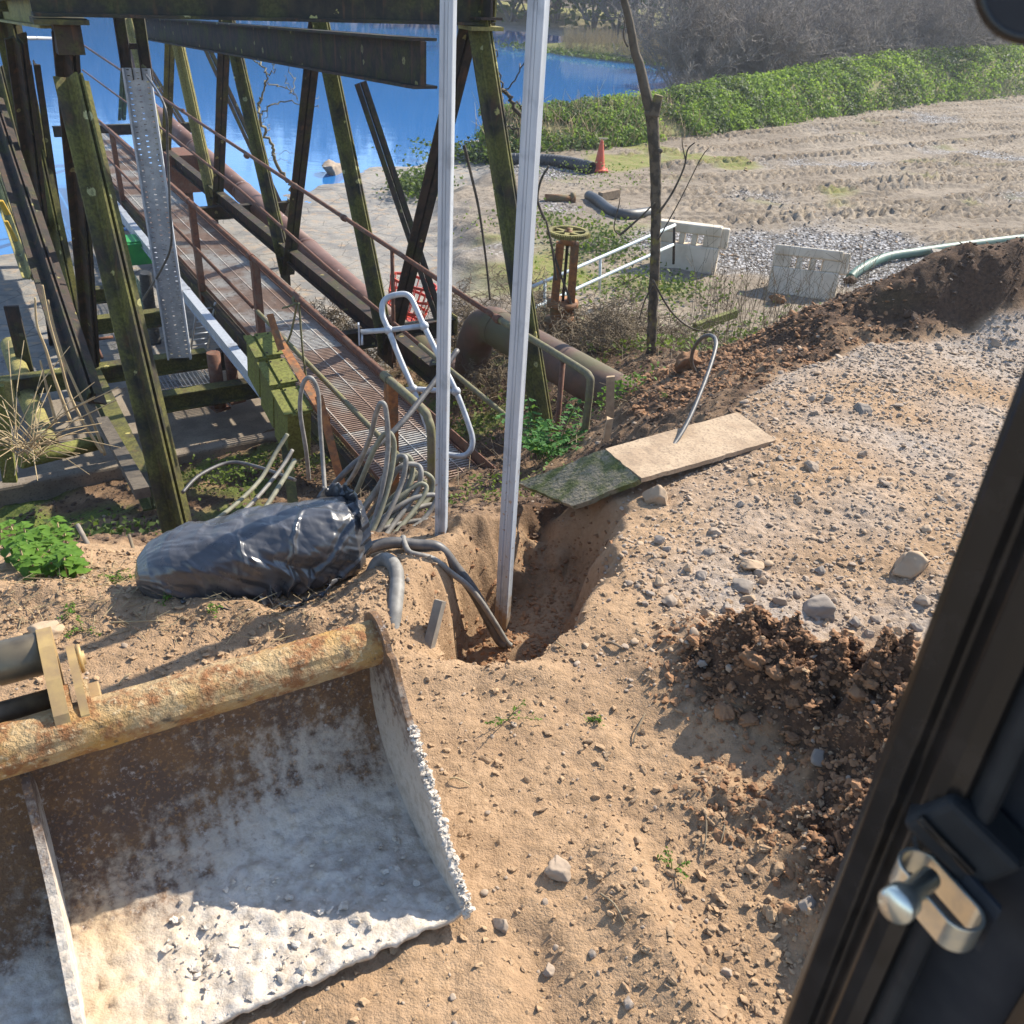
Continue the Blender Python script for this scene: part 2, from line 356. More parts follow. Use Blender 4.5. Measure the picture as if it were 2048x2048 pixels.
M['clod_dark'] = m_simple('clod_dark', (.125, .078, .048), (.075, .048, .032), 16, .97, bs=.9, bd=.015)
# bucket
k = NT('bucket_tube'); n = k.noise(14, 6, .65); n2 = k.noise(50, 4, .7); n3 = k.noise(4, 4)
c = k.mix(k.ramp(n3, .4, .62), (.42, .235, .065), (.40, .28, .14)); c = k.mix(k.ramp(n, .44, .62), c, (.25, .105, .035)); c = k.mix(k.ramp(n2, .54, .7), c, (.50, .38, .22)); c = k.mix(k.ramp(k.noise(24, 4), .60, .72), c, (.12, .085, .05))
M['bucket_tube'] = k.done(c, .78, .1, k.math('ADD', n, n2), .9, .014)
k = NT('bucket_plate'); ch, _ = k.attr('lime'); n = k.noise(30, 6, .7); n2 = k.noise(90, 4, .6); n3 = k.noise(6, 4)
rst = k.mix(k.ramp(n3, .4, .6), (.155, .085, .042), (.10, .06, .04)); rst = k.mix(k.ramp(n2, .52, .7), rst, (.27, .14, .055))
lim = k.mix(k.ramp(n, .4, .66), (.58, .52, .445), (.43, .365, .29)); lim = k.mix(k.math('MULTIPLY', ch[1], .75), lim, (.50, .36, .21))
lim = k.mix(k.ramp(ch[2], .55, .95, 0, .25), lim, (.36, .29, .22))
spk = k.math('MULTIPLY', k.ramp(k.noise(55, 5, .75), .54, .68), k.ramp(k.noise(7, 3), .35, .6, .25, .9)); rst = k.mix(spk, rst, (.42, .37, .33))
c = k.mix(k.ramp(k.math('ADD', ch[0], k.math('ADD', k.math('MULTIPLY', k.math('SUBTRACT', n, .5), 1.3), k.math('MULTIPLY', k.math('SUBTRACT', ch[2], .5), .22))), .22, .72), rst, lim)
M['bucket_plate'] = k.done(c, .85, .0, k.math('ADD', n, k.math('MULTIPLY', n2, .5)), .8, .008)
M['ear_steel'] = m_simple('worn_yellow_steel', (.47, .32, .12), (.30, .20, .10), 16, .55, .2, lo=.3, hi=.6)
M['pin_steel'] = m_simple('greasy_pin', (.20, .16, .10), (.06, .05, .04), 12, .4, .4)
# cab
k = NT('cab_black'); n = k.noise(30, 4); M['cab_black'] = k.done(k.mix(k.ramp(n, .4, .7), (.014, .0115, .010), (.024, .0195, .017)), .24, 0, n, .08, .002)
M['cab_rubber'] = m_simple('cab_rubber', (.012, .012, .013), (.022, .022, .022), 40, .75, bs=.1)
M['cab_lining'] = m_simple('cab_lining', (.018, .019, .024), (.03, .03, .034), 30, .8, bs=.1)
k = NT('zinc'); n = k.noise(60, 4); M['zinc'] = k.done(k.mix(k.ramp(n, .35, .7), (.80, .76, .62), (.62, .62, .56)), .28, .85, n, .06, .001)
# water; blue of the reflected sky is put into the base colour
k = NT('water'); mp = k.n('ShaderNodeMapping'); k.l(k.pos, mp.inputs['Vector']); mp.inputs['Scale'].default_value = (.6, 1.3, 1)
w1 = k.noise(1.6, 3, .5, co=mp.outputs[0]); w2 = k.noise(7, 2, .5, co=mp.outputs[0]); k.b.inputs['IOR'].default_value = 1.6
M['water'] = k.done((.020, .155, .42), .045, 0, k.math('ADD', w1, k.math('MULTIPLY', w2, .12)), .028, .12, .6)
# ============================================================ GROUND
# ---- near bank: a smooth surface through surveyed points, plus the trench, the spoil heap and the berm
def tps_fit(P):
    P = np.asarray(P, float); n = len(P); d = np.hypot(P[:, None, 0]-P[None, :, 0], P[:, None, 1]-P[None, :, 1])
    K = np.where(d > 0, d*d*np.log(d+1e-9), 0)+np.eye(n)*.02
    A = np.zeros((n+3, n+3)); A[:n, :n] = K; A[:n, n] = 1; A[:n, n+1:] = P[:, :2]; A[n, :n] = 1; A[n+1:, :n] = P[:, :2].T
    w = np.linalg.solve(A, np.concatenate([P[:, 2], np.zeros(3)])); return P, w
def tps_eval(T, x, y):
    P, w = T; n = len(P)
    if np.size(x) < 4000:
        d2 = (x[:, None]-P[None, :, 0])**2+(y[:, None]-P[None, :, 1])**2
        return w[n]+w[n+1]*x+w[n+2]*y+(.5*d2*np.log(d2+1e-12))@w[:n]
    r = np.full(np.shape(x), w[n])+w[n+1]*x+w[n+2]*y
    for i in range(n):
        d2 = (x-P[i, 0])**2+(y-P[i, 1])**2; r = r+w[i]*.5*d2*np.log(d2+1e-12)
    return r
CP = [(0, .1, 0), (-3, .1, 0), (3, .1, 0), (-5, 1, -.15), (5, 1, .2), (0, 1.2, 0), (-1.2, 1.2, 0), (.8, 1.3, 0), (1.8, 1.4, .02), (-2.3, 2.2, 0), (-1, 2.2, 0), (.1, 2.2, 0), (.9, 2.5, 0),
      (1.4, 3.1, .02), (2.4, 2.6, .04), (3.2, 3.6, .08), (4.6, 3.2, .2), (-1.5, 2.95, -.03), (-1.0, 2.9, -.02), (-.6, 3.1, -.02), (-.6, 3.6, -.16), (-.2, 3.85, -.18), (-2.3, 3.2, -.16),
      (-4, 3, -.5), (-1.5, 3.7, -.36), (-.9, 4.1, -.5), (-2.4, 4.5, -.95), (-2.5, 5.6, -1.68), (-3.6, 5.2, -1.65), (-1.5, 5.2, -1.25), (-5.5, 5, -1.9), (-3.6, 6.6, -2.2), (-7.5, 6, -2.6), (-6, 8.5, -2.95),
      (.78, 3.95, -.02), (.1, 4.25, -.36), (.38, 4.3, -.22), (.0, 4.6, -.55), (.5, 4.75, -.45), (1.0, 4.1, .0), (1.45, 4.65, .0), (2.2, 5.0, .0), (1.9, 5.8, -.08), (2.6, 6.1, .02), (3.5, 6.35, .10), (4.6, 6.0, .15), (1.25, 5.3, -.16), (.75, 5.2, -.5),
      (.9, 6.2, -.6), (1.3, 6.6, -.58), (1.3, 7.3, -.72), (.35, 6.0, -1.0), (-.3, 5.6, -1.12), (-.9, 5.9, -1.42), (.1, 7.0, -1.45), (-.7, 7.0, -1.75), (-1.8, 7.0, -2.0), (.6, 8.3, -1.55), (-.6, 8.6, -2.1), (-2.4, 8.4, -2.35), (1.36, 9.1, -1.28), (.3, 9.8, -1.75), (1.5, 10.3, -1.8),
      (1.7, 7.3, -.56), (2.2, 7.15, -.14), (2.6, 7.0, .08), (3.17, 6.95, .44), (3.69, 6.95, .55), (4.6, 7.0, .74), (5.5, 7.2, .9), (7, 7.6, 1.0), (2.4, 6.4, -.10), (3.2, 6.45, .05), (3.9, 6.5, .10), (4.8, 6.45, .14), (3.3, 7.6, .1), (4.2, 7.7, .3), (2.5, 7.8, -.5),
      (2.4, 8.6, -1.0), (3.2, 8.8, -.85), (4.6, 9.0, -.6), (6.5, 9.4, -.4), (2.6, 10.2, -2.0), (4.2, 10.6, -2.1), (6.5, 11.2, -2.0), (9, 11, -1.9),
      (-1.2, 10.5, -2.55), (.2, 11.5, -2.25), (-3, 10.5, -2.85), (-.6, 13, -2.75), (2, 12.6, -2.6), (5, 13, -2.62), (8.5, 13.5, -2.62), (-5, 13, -3.1), (-9, 13, -3.2), (-9, 9, -3.1), (-9, 4, -2.2), (0, 15, -2.9), (5, 15, -2.8), (9, 15, -2.8), (9.5, 7, 1.0), (-3, 15, -3.1)]
TP = tps_fit(CP)
def seg_d(x, y, a, b):
    ax, ay = a; bx, by = b; t = np.clip(((x-ax)*(bx-ax)+(y-ay)*(by-ay))/((bx-ax)**2+(by-ay)**2), 0, 1)
    return np.hypot(x-ax-t*(bx-ax), y-ay-t*(by-ay)), t
_pd = nrm([.27, .96, 0])[:2]
def ground_raw(x, y, fine=True):
    z = tps_eval(TP, x, y)
    wob = .06*fbm(x*3.1, y*3.1, 5, 3)
    # trench round the two posts
    u = (x-.02)*_pd[0]+(y-3.22)*_pd[1]; w = (x-.02)*_pd[1]-(y-3.22)*_pd[0]
    wr = np.where(w > 0, .40+.14*sm(.2, .7, u), .32); e = np.sqrt((u/np.where(u > 0, 1.0, .76))**2+(w/wr)**2)+wob*2.4
    pit = 1-sm(.58, 1.03, e)
    z = z-pit*(.52+.10*sm(.1, -.3, u)-.12*sm(.3, .8, u))
    # hummock with the old duct, left of the trench
    d, t = seg_d(x, y, (-.52, 2.72), (-.44, 3.02)); z = z+.11*np.exp(-(d/.15)**2)*(1-pit)
    d, t = seg_d(x, y, (-.30, 2.62), (.12, 2.60)); z = z-.03*np.exp(-(d/.10)**2)
    d = np.hypot(x-.10, (y-2.50)/.6); z = z+.05*np.exp(-(d/.16)**2)
    # spoil heap on the right and its tail
    d, t = seg_d(x, y, (.86, 2.52), (1.25, 2.25)); hp = np.exp(-(d/.24)**2)
    d2, t = seg_d(x, y, (1.22, 2.2), (1.02, 1.55)); hp2 = np.exp(-(d2/.16)**2)
    d3, t = seg_d(x, y, (.70, 1.95), (.98, 1.75)); hp3 = np.exp(-(d3/.13)**2)
    rough = fbm(x*9, y*9, 21, 4, .6)
    z = z+hp*(.22+.08*rough)+hp2*(.15+.06*rough)+hp3*(.055+.03*rough)
    heap = np.clip(hp+.9*hp2+.35*hp3, 0, 1)
    # loose earth: lumpy where dug
    ge = np.interp(x, [-1, .3, .6, .9, 1.27, 1.65, 2.2, 3.4, 5], [3.6, 3.95, 4.2, 4.45, 4.9, 5.6, 6.05, 6.4, 6.55])+.10*noise(x*2.6, y*2.6, 65)
    loose = np.clip(sm(.0, .22, y-ge)+sm(.2, .6, 4.1-y)*sm(-.1, .4, -x-.2)*0+sm(3.15, 3.6, y+.25*x)*sm(.25, -.3, x)+sm(5.0, 5.6, y)*sm(1.6, 1.0, x)+heap, 0, 1)*(1-.6*pit)
    z = z+loose*(.05*fbm(x*2.4, y*2.4, 31, 3)+.035*np.abs(fbm(x*6.5, y*6.5, 33, 3)))
    z = z+.018*fbm(x*1.3, y*1.3, 41, 3)
    # ridge left by the tracks in front of the bucket and a sill of turf by the bag
    d, t = seg_d(x, y, (-2.2, 2.78), (-.75, 2.68)); z = z+.055*np.exp(-(d/.10)**2)*(1+.8*noise(x*6, y*6, 51))
    d, t = seg_d(x, y, (.35, 1.75), (.55, 1.2)); z = z+.05*np.exp(-(d/.09)**2)
    d, t = seg_d(x, y, (.12, 1.45), (.25, 1.15)); z = z-.04*np.exp(-(d/.08)**2)
    GE = np.interp(x, [.6, .9, 1.27, 1.65, 2.2, 3.4, 5], [4.2, 4.45, 4.9, 5.6, 6.05, 6.4, 6.55])+.10*noise(x*2.6, y*2.6, 65)
    grav = sm(.25, .75, x+.25*noise(x*2, y*2, 61)-.1*(y-3))*sm(2.45, 2.85, y+.3*noise(x*1.7, y*1.7, 62)+.1*(x-1.2))*(1-sm(-.02, .12, y-GE))
    if fine:
        c1, id1 = cells(x*11, y*11, 3); c2, id2 = cells(x*24, y*24, 4)
        fl = np.clip(.18+.55*pit+.5*sm(2.4, 2.0, y)*sm(-.1, .4, x)+.6*loose+sm(-.35, -.6, x)*.35, 0, 1)
        z = z+.010*fbm(x*7, y*7, 71, 3)+fl*(.020*np.clip(.55-c1, 0, 1)*(id1 > .45)+.014*np.clip(.5-c2, 0, 1)*(id2 > .35))+.004*fbm(x*40, y*40, 73, 2)*(.6+fl)
        z = z+grav*(.012*np.clip(.5-c1, 0, 1)+.012*np.clip(.5-c2, 0, 1))
        z = z+heap*.028*np.clip(.6-c1, 0, 1)
    return z, pit, heap, loose, grav
def G(x, y): return float(ground_raw(np.array([float(x)]), np.array([float(y)]))[0][0])
def grade(lo, f0, f1, hi, fine, grow, mx):
    a = list(np.arange(f0, f1, fine)); s = fine; p = f0; L = []
    while p > lo: s = min(s*grow, mx); p -= s; L.append(p)
    s = fine; p = a[-1]; R = []
    while p < hi: s = min(s*grow, mx); p += s; R.append(p)
    return np.array(L[::-1]+a+R)
gx = grade(-9, -2.0, 2.6, 9.5, .0125, 1.02, .11); gy = grade(.2, 1.0, 4.6, 15, .0125, 1.013, .09)
X, Y_ = np.meshgrid(gx, gy); x = X.ravel(); y = Y_.ravel()
z, pit, heap, loose, grav = ground_raw(x, y)
nx_, ny_ = len(gx), len(gy)
ii = (np.arange(ny_-1)[:, None]*nx_+np.arange(nx_-1)[None, :]).ravel()
quads = np.stack([ii, ii+1, ii+1+nx_, ii+nx_], 1)
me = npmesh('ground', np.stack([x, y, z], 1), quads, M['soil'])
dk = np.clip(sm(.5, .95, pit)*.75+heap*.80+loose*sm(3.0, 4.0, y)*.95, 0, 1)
dk = np.clip(dk*(.75+.7*noise(x*2.2, y*2.2, 81))+.6*sm(6.2, 6.7, y-.1*(x-2))*sm(1.6, 2.2, x)+.75*sm(.25, .6, heap), 0, 1)  # right berm darkened here: its shade is painted into the soil colour
lime = grav*np.clip(.35+.9*noise(x*1.6, y*1.6, 83)+.35*sm(4.6, 6.0, y), 0, 1)+sm(5.85, 6.2, y-.10*(x-2))*grav*.5
mossm = sm(.30, .85, noise(x*1.4, y*1.4, 85)+.5*sm(-1.6, -2.0, z)-.1)*sm(5.4, 6.4, y)*(1-sm(6.0, 7.2, y)*sm(1.0, 1.6, x)*sm(-1.0, -.5, z))
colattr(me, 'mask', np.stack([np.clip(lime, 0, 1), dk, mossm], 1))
ground = tag(link('ground', me), kind='structure')
print('ground verts', len(x))

# ---- the low land beyond: mud crust at the lagoon edge, gravel yard
SHY = np.array([8, 12, 15, 17, 19.4, 23.3, 25.5, 28.1, 33.3, 40.4, 51, 57, 69, 78, 84, 88, 92, 140.])
SHX = np.array([-14, -12.5, -11, -9, -6.9, -5.3, -4.2, -2.8, -.9, 2.8, 6.8, 8.0, 6.4, 3.0, -6, -30, -110, -300.])
BKY = np.array([8, 12.9, 16.3, 19, 22.5, 26, 28, 33, 40, 51, 69, 80, 140.])
BKX = np.array([-.6, -1.0, -1.5, -2.1, -2.3, -1.4, -1.0, 1.2, 4.8, 9.0, 9.0, 6, 0.])
WATER = -2.9
TRK = []
for (a, b, off) in [((7, 45.5), (26, 51.5), 0), ((3.5, 29.0), (30, 50), .0), ((3.0, 27.0), (32, 46), .0), ((3, 23.5), (28, 36), 0), ((2.5, 22), (30, 32), 0), ((5, 20), (30, 27.5), 0), ((12, 42), (34, 55), 0), ((9, 36), (30, 44.), 0), ((4, 25.4), (26, 40.), 0), ((8, 22), (26, 45), 0), ((4, 21), (30, 38), 0), ((6, 31), (32, 49), 0), ((10, 40), (34, 52), 0), ((3, 19), (30, 29.5), 0), ((7, 26), (30, 34), 0)]:
    TRK.append((np.array(a), np.array(b)))
def yard_z(x, y):
    sh = np.interp(y, SHY, SHX); bk = np.interp(y, BKY, BKX)
    wob = 1.1*fbm(x*.45, y*.45, 101, 4)+.35*fbm(x*1.7, y*1.7, 104, 3)
    d = x-sh+wob*np.clip((bk-sh)/4, .25, 1); db = x-bk+.5*fbm(x*.8, y*.8, 107, 3)
    crust = WATER+np.where(d < 0, .05*np.maximum(d, -25), .012*np.minimum(d, 6))+.012*np.clip(fbm(x*2.2, y*2.2, 109, 3), 0, 1)*(d > 0)
    land = -2.5+.03*fbm(x*.25, y*.25, 111, 3)+.028*fbm(x*1.3, y*2.2, 113, 4)
    t = sm(-.2, 1.3, db)
    z = crust*(1-t)+land*t
    far = sm(84, 96, y+.15*np.abs(x)*0); z = z*(1-far)+far*(-2.3+.02*(y-90))
    tr = np.zeros_like(x)
    for a, b in TRK:
        L = np.linalg.norm(b-a); e = (b-a)/L
        u = (x-a[0])*e[0]+(y-a[1])*e[1]; w0 = -(x-a[0])*e[1]+(y-a[1])*e[0]+.25*np.sin(u*.35)
        for o in (-.95, .95):
            w = w0-o; m = (np.abs(w) < .30) & (u > 0) & (u < L) & (db > 1.5)
            tr = tr+np.where(m, -.02+.085*(np.sin((u*1.0+np.abs(w)*.9)*2*np.pi/.32) > .1)*sm(.30, .22, np.abs(w)), 0)+np.where((np.abs(np.abs(w)-.36) < .08) & (u > 0) & (u < L) & (db > 1.5), .045, 0)
    gr = sm(.22, .75, noise(x*.22, y*.3, 121)+.2*fbm(x*1.1, y*1.1, 125, 3)+.45*np.exp(-((x-2.2)**2+(y-22.5)**2)/20)+.75*np.exp(-((x-5.)**2/26+(y-16.0)**2/9))-.1)*t
    z = z+tr*(1-.8*gr)*(1-far)+gr*.012*fbm(x*5, y*5, 123, 2)
    gs = np.clip(sm(.15, .5, .8*noise(x*.6, y*.6, 131)+1.0*np.exp(-((x-3.2)**2/8+(y-27.)**2/4))+.9*np.exp(-((x-.4)**2/2.5+(y-14.5)**2/16))-.25), 0, 1)*t*(1-sm(14, 20, x))*(1-gr*.6)
    gs = np.clip(gs+far, 0, 1)
    return z, 1-t, gr, gs
yx = grade(-160, -9, 24, 200, .085, 1.03, 6); yy = grade(8, 11, 50, 200, .085, 1.02, 4)
X, Y_ = np.meshgrid(yx, yy); x = X.ravel(); y = Y_.ravel(); z, cr, gr, gs = yard_z(x, y)
nx_, ny_ = len(yx), len(yy); ii = (np.arange(ny_-1)[:, None]*nx_+np.arange(nx_-1)[None, :]).ravel()
quads = np.stack([ii, ii+1, ii+1+nx_, ii+nx_], 1)
# leave out the floor of the deep lagoon and what lies under the near bank
me = npmesh('yard', np.stack([x, y, z], 1), quads, M['yard'])
colattr(me, 'mask', np.stack([cr*(1-sm(80, 90, y)), gr, gs], 1))
yard = tag(link('gravel_yard', me), kind='structure')
print('yard verts', len(x))
def GY(x, y): return float(yard_z(np.array([float(x)]), np.array([float(y)]))[0][0])
def GA(x, y):
    a = G(x, y) if (-9 < x < 9.5 and .2 < y < 15) else -9
    b = GY(x, y) if y > 8 else -9
    return max(a, b)
def GAv(x, y):
    x = np.asarray(x, float); y = np.asarray(y, float); a = np.full(x.shape, -9.0); b = a.copy()
    i = (x > -9) & (x < 9.5) & (y > .2) & (y < 15); a[i] = ground_raw(x[i], y[i])[0]
    j = y > 8; b[j] = yard_z(x[j], y[j])[0]
    return np.maximum(a, b)
w = MB(); w.add([(-400, 5.5, WATER), (300, 5.5, WATER), (300, 400, WATER), (-400, 400, WATER)], [(0, 1, 2, 3)])
tag(w.build('lagoon_water', M['water']), kind='structure')
w = MB(); w.add([(-900, -300, -3.6), (900, -300, -3.6), (900, 1200, -3.6), (-900, 1200, -3.6)], [(0, 1, 2, 3)])
tag(w.build('terrain', M['concrete']), kind='structure')
# hill behind the far shore
hx = np.linspace(-260, 240, 140); hy = np.linspace(86, 260, 60); X, Y_ = np.meshgrid(hx, hy); x = X.ravel(); y = Y_.ravel()
front = 96+8*fbm(x*.03, x*0+3, 141, 3)-.0*x-np.clip(x-20, 0, 60)*.35
z = -3.2+9*sm(0, 45, y-front)+3*fbm(x*.04, y*.04, 143, 3)*sm(0, 30, y-front)
ii = (np.arange(59)[:, None]*140+np.arange(139)[None, :]).ravel(); quads = np.stack([ii, ii+1, ii+141, ii+140], 1)
me = npmesh('hillside', np.stack([x, y, z], 1), quads, M['bark']); colattr(me, 'mask', np.stack([x*0, x*0, x*0+.9], 1)*1.0)
tag(link('hillside', me), kind='structure')
# the green bank between yard and lagoon: earth berm
BB = np.array([(-1.6, 27.5), (.2, 27.4), (2.2, 28.9), (4.2, 30.6), (7.0, 33.6), (10.0, 37.0), (14, 41), (19, 46.2), (26, 52), (36, 59), (48, 66)])
BT = np.array([.6, .62, .66, .74, .9, 1.08, 1.3, 1.55, 1.8, 2.0, 2.2])
bs = np.linspace(0, len(BB)-1, 240); bx = np.interp(bs, range(len(BB)), BB[:, 0]); by = np.interp(bs, range(len(BB)), BB[:, 1]); bh = np.interp(bs, range(len(BB)), BT)
tg = np.gradient(np.stack([bx, by], 1), axis=0); tg /= np.linalg.norm(tg, axis=1)[:, None]; nn = np.stack([-tg[:, 1], tg[:, 0]], 1)
prof = np.array([(0, -.15), (.35, .3), (.9, .72), (1.5, .96), (2.2, 1.0), (3.0, .75), (3.8, .2), (4.3, -.3)])
V = []
for j, (a, b) in enumerate(prof):
    q = a*(.7+.3*bh/1.3)
    xx = bx+nn[:, 0]*q; yy2 = by+nn[:, 1]*q; V.append(np.stack([xx, yy2, -2.5+b*bh*(1+.12*fbm(bs*.9+j, bs*0+j*.7, 151, 3))], 1))
V = np.stack(V, 1); nb, npf = V.shape[:2]
ii = (np.arange(nb-1)[:, None]*npf+np.arange(npf-1)[None, :]).ravel(); quads = np.stack([ii, ii+npf, ii+npf+1, ii+1], 1)
me = npmesh('earth_bank', V.reshape(-1, 3), quads, M['yard']); colattr(me, 'mask', np.stack([np.zeros(nb*npf), np.zeros(nb*npf), np.full(nb*npf, .75)], 1))
tag(link('earth_bank', me), kind='structure'); BANK = V
# ============================================================ THE STEEL BRIDGE (two trusses, cross beams)
def rect(x0, x1, y0, y1): return [(x0, y0), (x1, y0), (x1, y1), (x0, y1)]
bridge = empty('truss_bridge', WN(2.4, 6.2, -1.6), 'mossy dark steel truss bridge over the lagoon, with lichened legs and overhead cross beam', 'bridge')
def tleg(name, p0, p1, mat, fw=.27, st=.14, front=-1, gap=.022, thick=.016):
    """double-angle T: a flange across the bridge, twin stems towards us (front=-1) or away"""
    p0 = np.asarray(p0); p1 = np.asarray(p1); a = nrm(p1-p0); w = nrm(np.cross(NV, a)); w = w if (w@VV)*front > 0 else -w
    h = fw/2; m = MB(); tw = .38 if front < 0 else 0; nvx = NV*math.cos(tw)-w*math.sin(tw); w = w*math.cos(tw)+NV*math.sin(tw)
    for s in (-1, 1):
        g = s*gap/2
        # one angle: flange half and stem, with slightly tapered toes
        poly = [(g, 0), (s*h, 0), (s*h, thick*.8), (g+s*thick*1.6, thick), (g+s*thick, thick*1.7), (g+s*thick*.9, st), (g, st)]
        if s < 0: poly = poly[::-1]
        m.prism(p0, p1, poly, nvx, w)
    return m.build(name, mat, bridge)
def rivets(p0, p1, k, off, r=.014, name='rivet', mat=None, parent=None):
    m = MB(); p0 = np.asarray(p0); p1 = np.asarray(p1)
    for i in range(k):
        c = p0+(p1-p0)*(i+.5)/k+off; m.lathe(c, nrm(off) if np.linalg.norm(off) > 0 else ZV, [(r, -.004), (r, .004), (r*.6, .010), (.0005, .012)], 6)
    return m.build(name, mat, parent)
nR, nL = 4.05, .87
# right truss: feet and top nodes follow the photographed spacing
RT = [PN(953, 60, nR), PN(640, 52, nR), PN(455, 42, nR), PN(345, 42, nR), PN(258, 42, nR)]
RB = [WN(nR, 5.95, -1.78), PN(775, 706, nR), PN(574, 548, nR), PN(433, 437, nR), PN(331, 330, nR), PN(243, 240, nR)]
top_v = [p@VV for p in RT]; bot_v = [p@VV for p in RB]
for i in range(5):
    tleg('truss_leg', RT[i]+ZV*.05, RB[i], M['steel_green' if i in (0, 1, 2) else 'steel_lichen'], .26, .13)
    if i < 5: tleg('truss_brace', RT[i]+ZV*.05+VV*.10, RB[i+1]-VV*.06, M['steel_dark' if i < 3 else 'steel_green'], .19, .09, 1)
def ibeam(name, p0, p1, d, b, tf, tw, mat, up=ZV, channel=False, parent=None):
    """p0,p1 on the beam's mid line, depth d along up, flange width b"""
    a = nrm(np.asarray(p1)-np.asarray(p0)); up = nrm(np.asarray(up)-a*(np.asarray(up)@a)); s = np.cross(a, up); m = MB()
    m.prism(p0, p1, rect(-b/2, b/2, d/2-tf, d/2), s, up); m.prism(p0, p1, rect(-b/2, b/2, -d/2, -d/2+tf), s, up)
    off = (-b/2+tw/2) if channel else 0
    m.prism(p0, p1, rect(off-tw/2, off+tw/2, -d/2+tf*.98, d/2-tf*.98), s, up)
    return m.build(name, mat, parent or bridge)
# top chords
ibeam('top_chord', RT[0]+ZV*.20-VV*.25, RT[3]+ZV*.20+VV*6, .22, .20, .02, .02, M['steel_dark'])
Lt0 = WN(nL, 7.62, 1.66); ibeam('top_chord', Lt0+VV*.02+ZV*.05, WN(nL, 19, 1.0), .20, .26, .018, .05, M['steel_lichen'])
# bottom chords
bc0, bc1 = PN(748, 648, nR+.02), PN(470, 420, nR+.02); ibeam('bottom_chord', bc0-(bc1-bc0)*.28, bc1+(bc1-bc0)*1.0, .22, .14, .02, .02, M['steel_dark'])
ibeam('bottom_chord', WN(nL, 7.3, -1.95), WN(nL, 24, -2.5), .22, .16, .02, .02, M['steel_green'])
# end portal cross beam and the runway beam hung below it
zc = 1.82
cb0 = PY(62, 26, 6.93); cb1 = PY(976, 34, 8.60)
ca = PN(600, 30, 2.5); cbd = nrm(NV); pL = WN(.70, 7.52, zc); pR = WN(4.16, 7.50, zc)
ibeam('cross_beam', pL, pR, .25, .13, .022, .014, M['steel_beam'])
e = MB(); e.prism(pR-NV*.004, pR+NV*.012, rect(-.055, .055, -.10, .10), VV, ZV); e.build('end_plate', M['steel_lichen'], bridge)
rb0 = WN(3.40, 7.18, 1.44); ibeam('runway_beam', rb0, WN(3.62, 20, .70), .36, .21, .022, .016, M['steel_dark'])
e = MB(); e.prism(rb0-VV*.012, rb0+VV*.0, rect(-.045, .006, -.155, .155), NV, ZV); e.build('end_stiffener', M['steel_dark'], bridge)
for s in (-.05, .05):
    for q in (-.04, .06):
        m = MB(); m.lathe(WN(3.42+s*1.3, 7.50+q, 1.70), ZV, [(.017, 0), (.017, .016), (.001, .02)], 6, False); m.build('bolt', M['steel_green'], bridge)
m = MB(); m.box(WN(4.06, 7.50, 1.675), (.30, .24, .03), (NV, VV, ZV)); m.build('cap_plate', M['steel_lichen'], bridge)
m = MB(); m.box(WN(.86, 7.55, 1.665), (.34, .26, .03), (NV, VV, ZV)); m.build('cap_plate', M['steel_green'], bridge)
m = MB(); m.box(WN(.90, 7.60, 1.56), (.17, .16, .20), (NV, VV, ZV)); m.build('node_block', M['steel_dark'], bridge)
# far cross beams
for i in (1, 2, 3):
    v = top_v[i]; ibeam('cross_beam', WN(.75, v, 1.80-.06*(v-7.5)), WN(4.16, v, 1.80-.06*(v-7.5)), .2, .12, .02, .014, M['steel_green'])
# left truss
tleg('truss_leg', WN(nL, 7.60, 1.30), WN(nL, 5.92, -1.95), M['steel_green'], .25, .13, thick=.018)
tleg('truss_leg', PN(30, 70, nL-.12), PN(112, 690, nL-.12), M['steel_dark'], .20, .10)
tleg('truss_brace', PN(66, 130, nL+.1), PN(160, 760, nL+.1), M['steel_dark'], .14, .08, 1)
tleg('truss_brace', WN(nL+.02, 7.62, 1.62), PN(195, 862, nL+.02), M['steel_dark'], .19, .10)
tleg('truss_leg', PN(2, -10, nL), PN(190, 852, nL), M['steel_green'], .29, .15)
tleg('truss_leg', PN(-6, 140, nL-.1), PN(152, 762, nL-.1), M['steel_green'], .27, .13)
tleg('truss_brace', PN(-22, 190, nL-.35), PN(178, 806, nL-.35), M['steel_dark'], .26, .10)
tleg('truss_leg', PN(-28, 300, nL-.2), PN(62, 560, nL-.2), M['steel_lichen'], .24, .12)
# outrigger struts and pipe bearers on the right
for (a, b, vv) in (((721, 165), (880, 640), 9.75), ((398, 60), (556, 405), 14.5), ((250, 60), (365, 246), 20.5)):
    p1 = PN(*b, 5.05); p0 = PN(*a, 4.25)
    tleg('outrigger_strut', p0, p1, M['steel_dark'], .15, .05, 1)
    v = p1@VV; zz = p1[2]
    ibeam('pipe_bearer', WN(2.2, v, zz-.10), WN(5.25, v, zz-.10), .22, .14, .018, .014, M['steel_dark'])
    m = MB(); m.box(WN(5.25, v-.02, zz-.08), (.012, .16, .26), (NV, VV, ZV)); m.build('bearer_end_plate', M['steel_lichen'], bridge)
# mossy bearers reaching out to the left of the walkway
for (pa, pb, z) in (((-60, 752), (420, 712), -1.95), ((150, 640), (330, 618), -1.95), ((150, 592), (230, 560), -1.95), ((300, 800), (560, 742), -2.05)):
    a = PZ(*pa, z); b = PZ(*pb, z); c = (a+b)/2; L = np.linalg.norm((b-a)@NV); d = c@VV
    ibeam('floor_bearer', WN(min(a@NV, b@NV), d, z-.1), WN(max(a@NV, b@NV), d, z-.1), .2, .16, .02, .02, M['steel_green'])
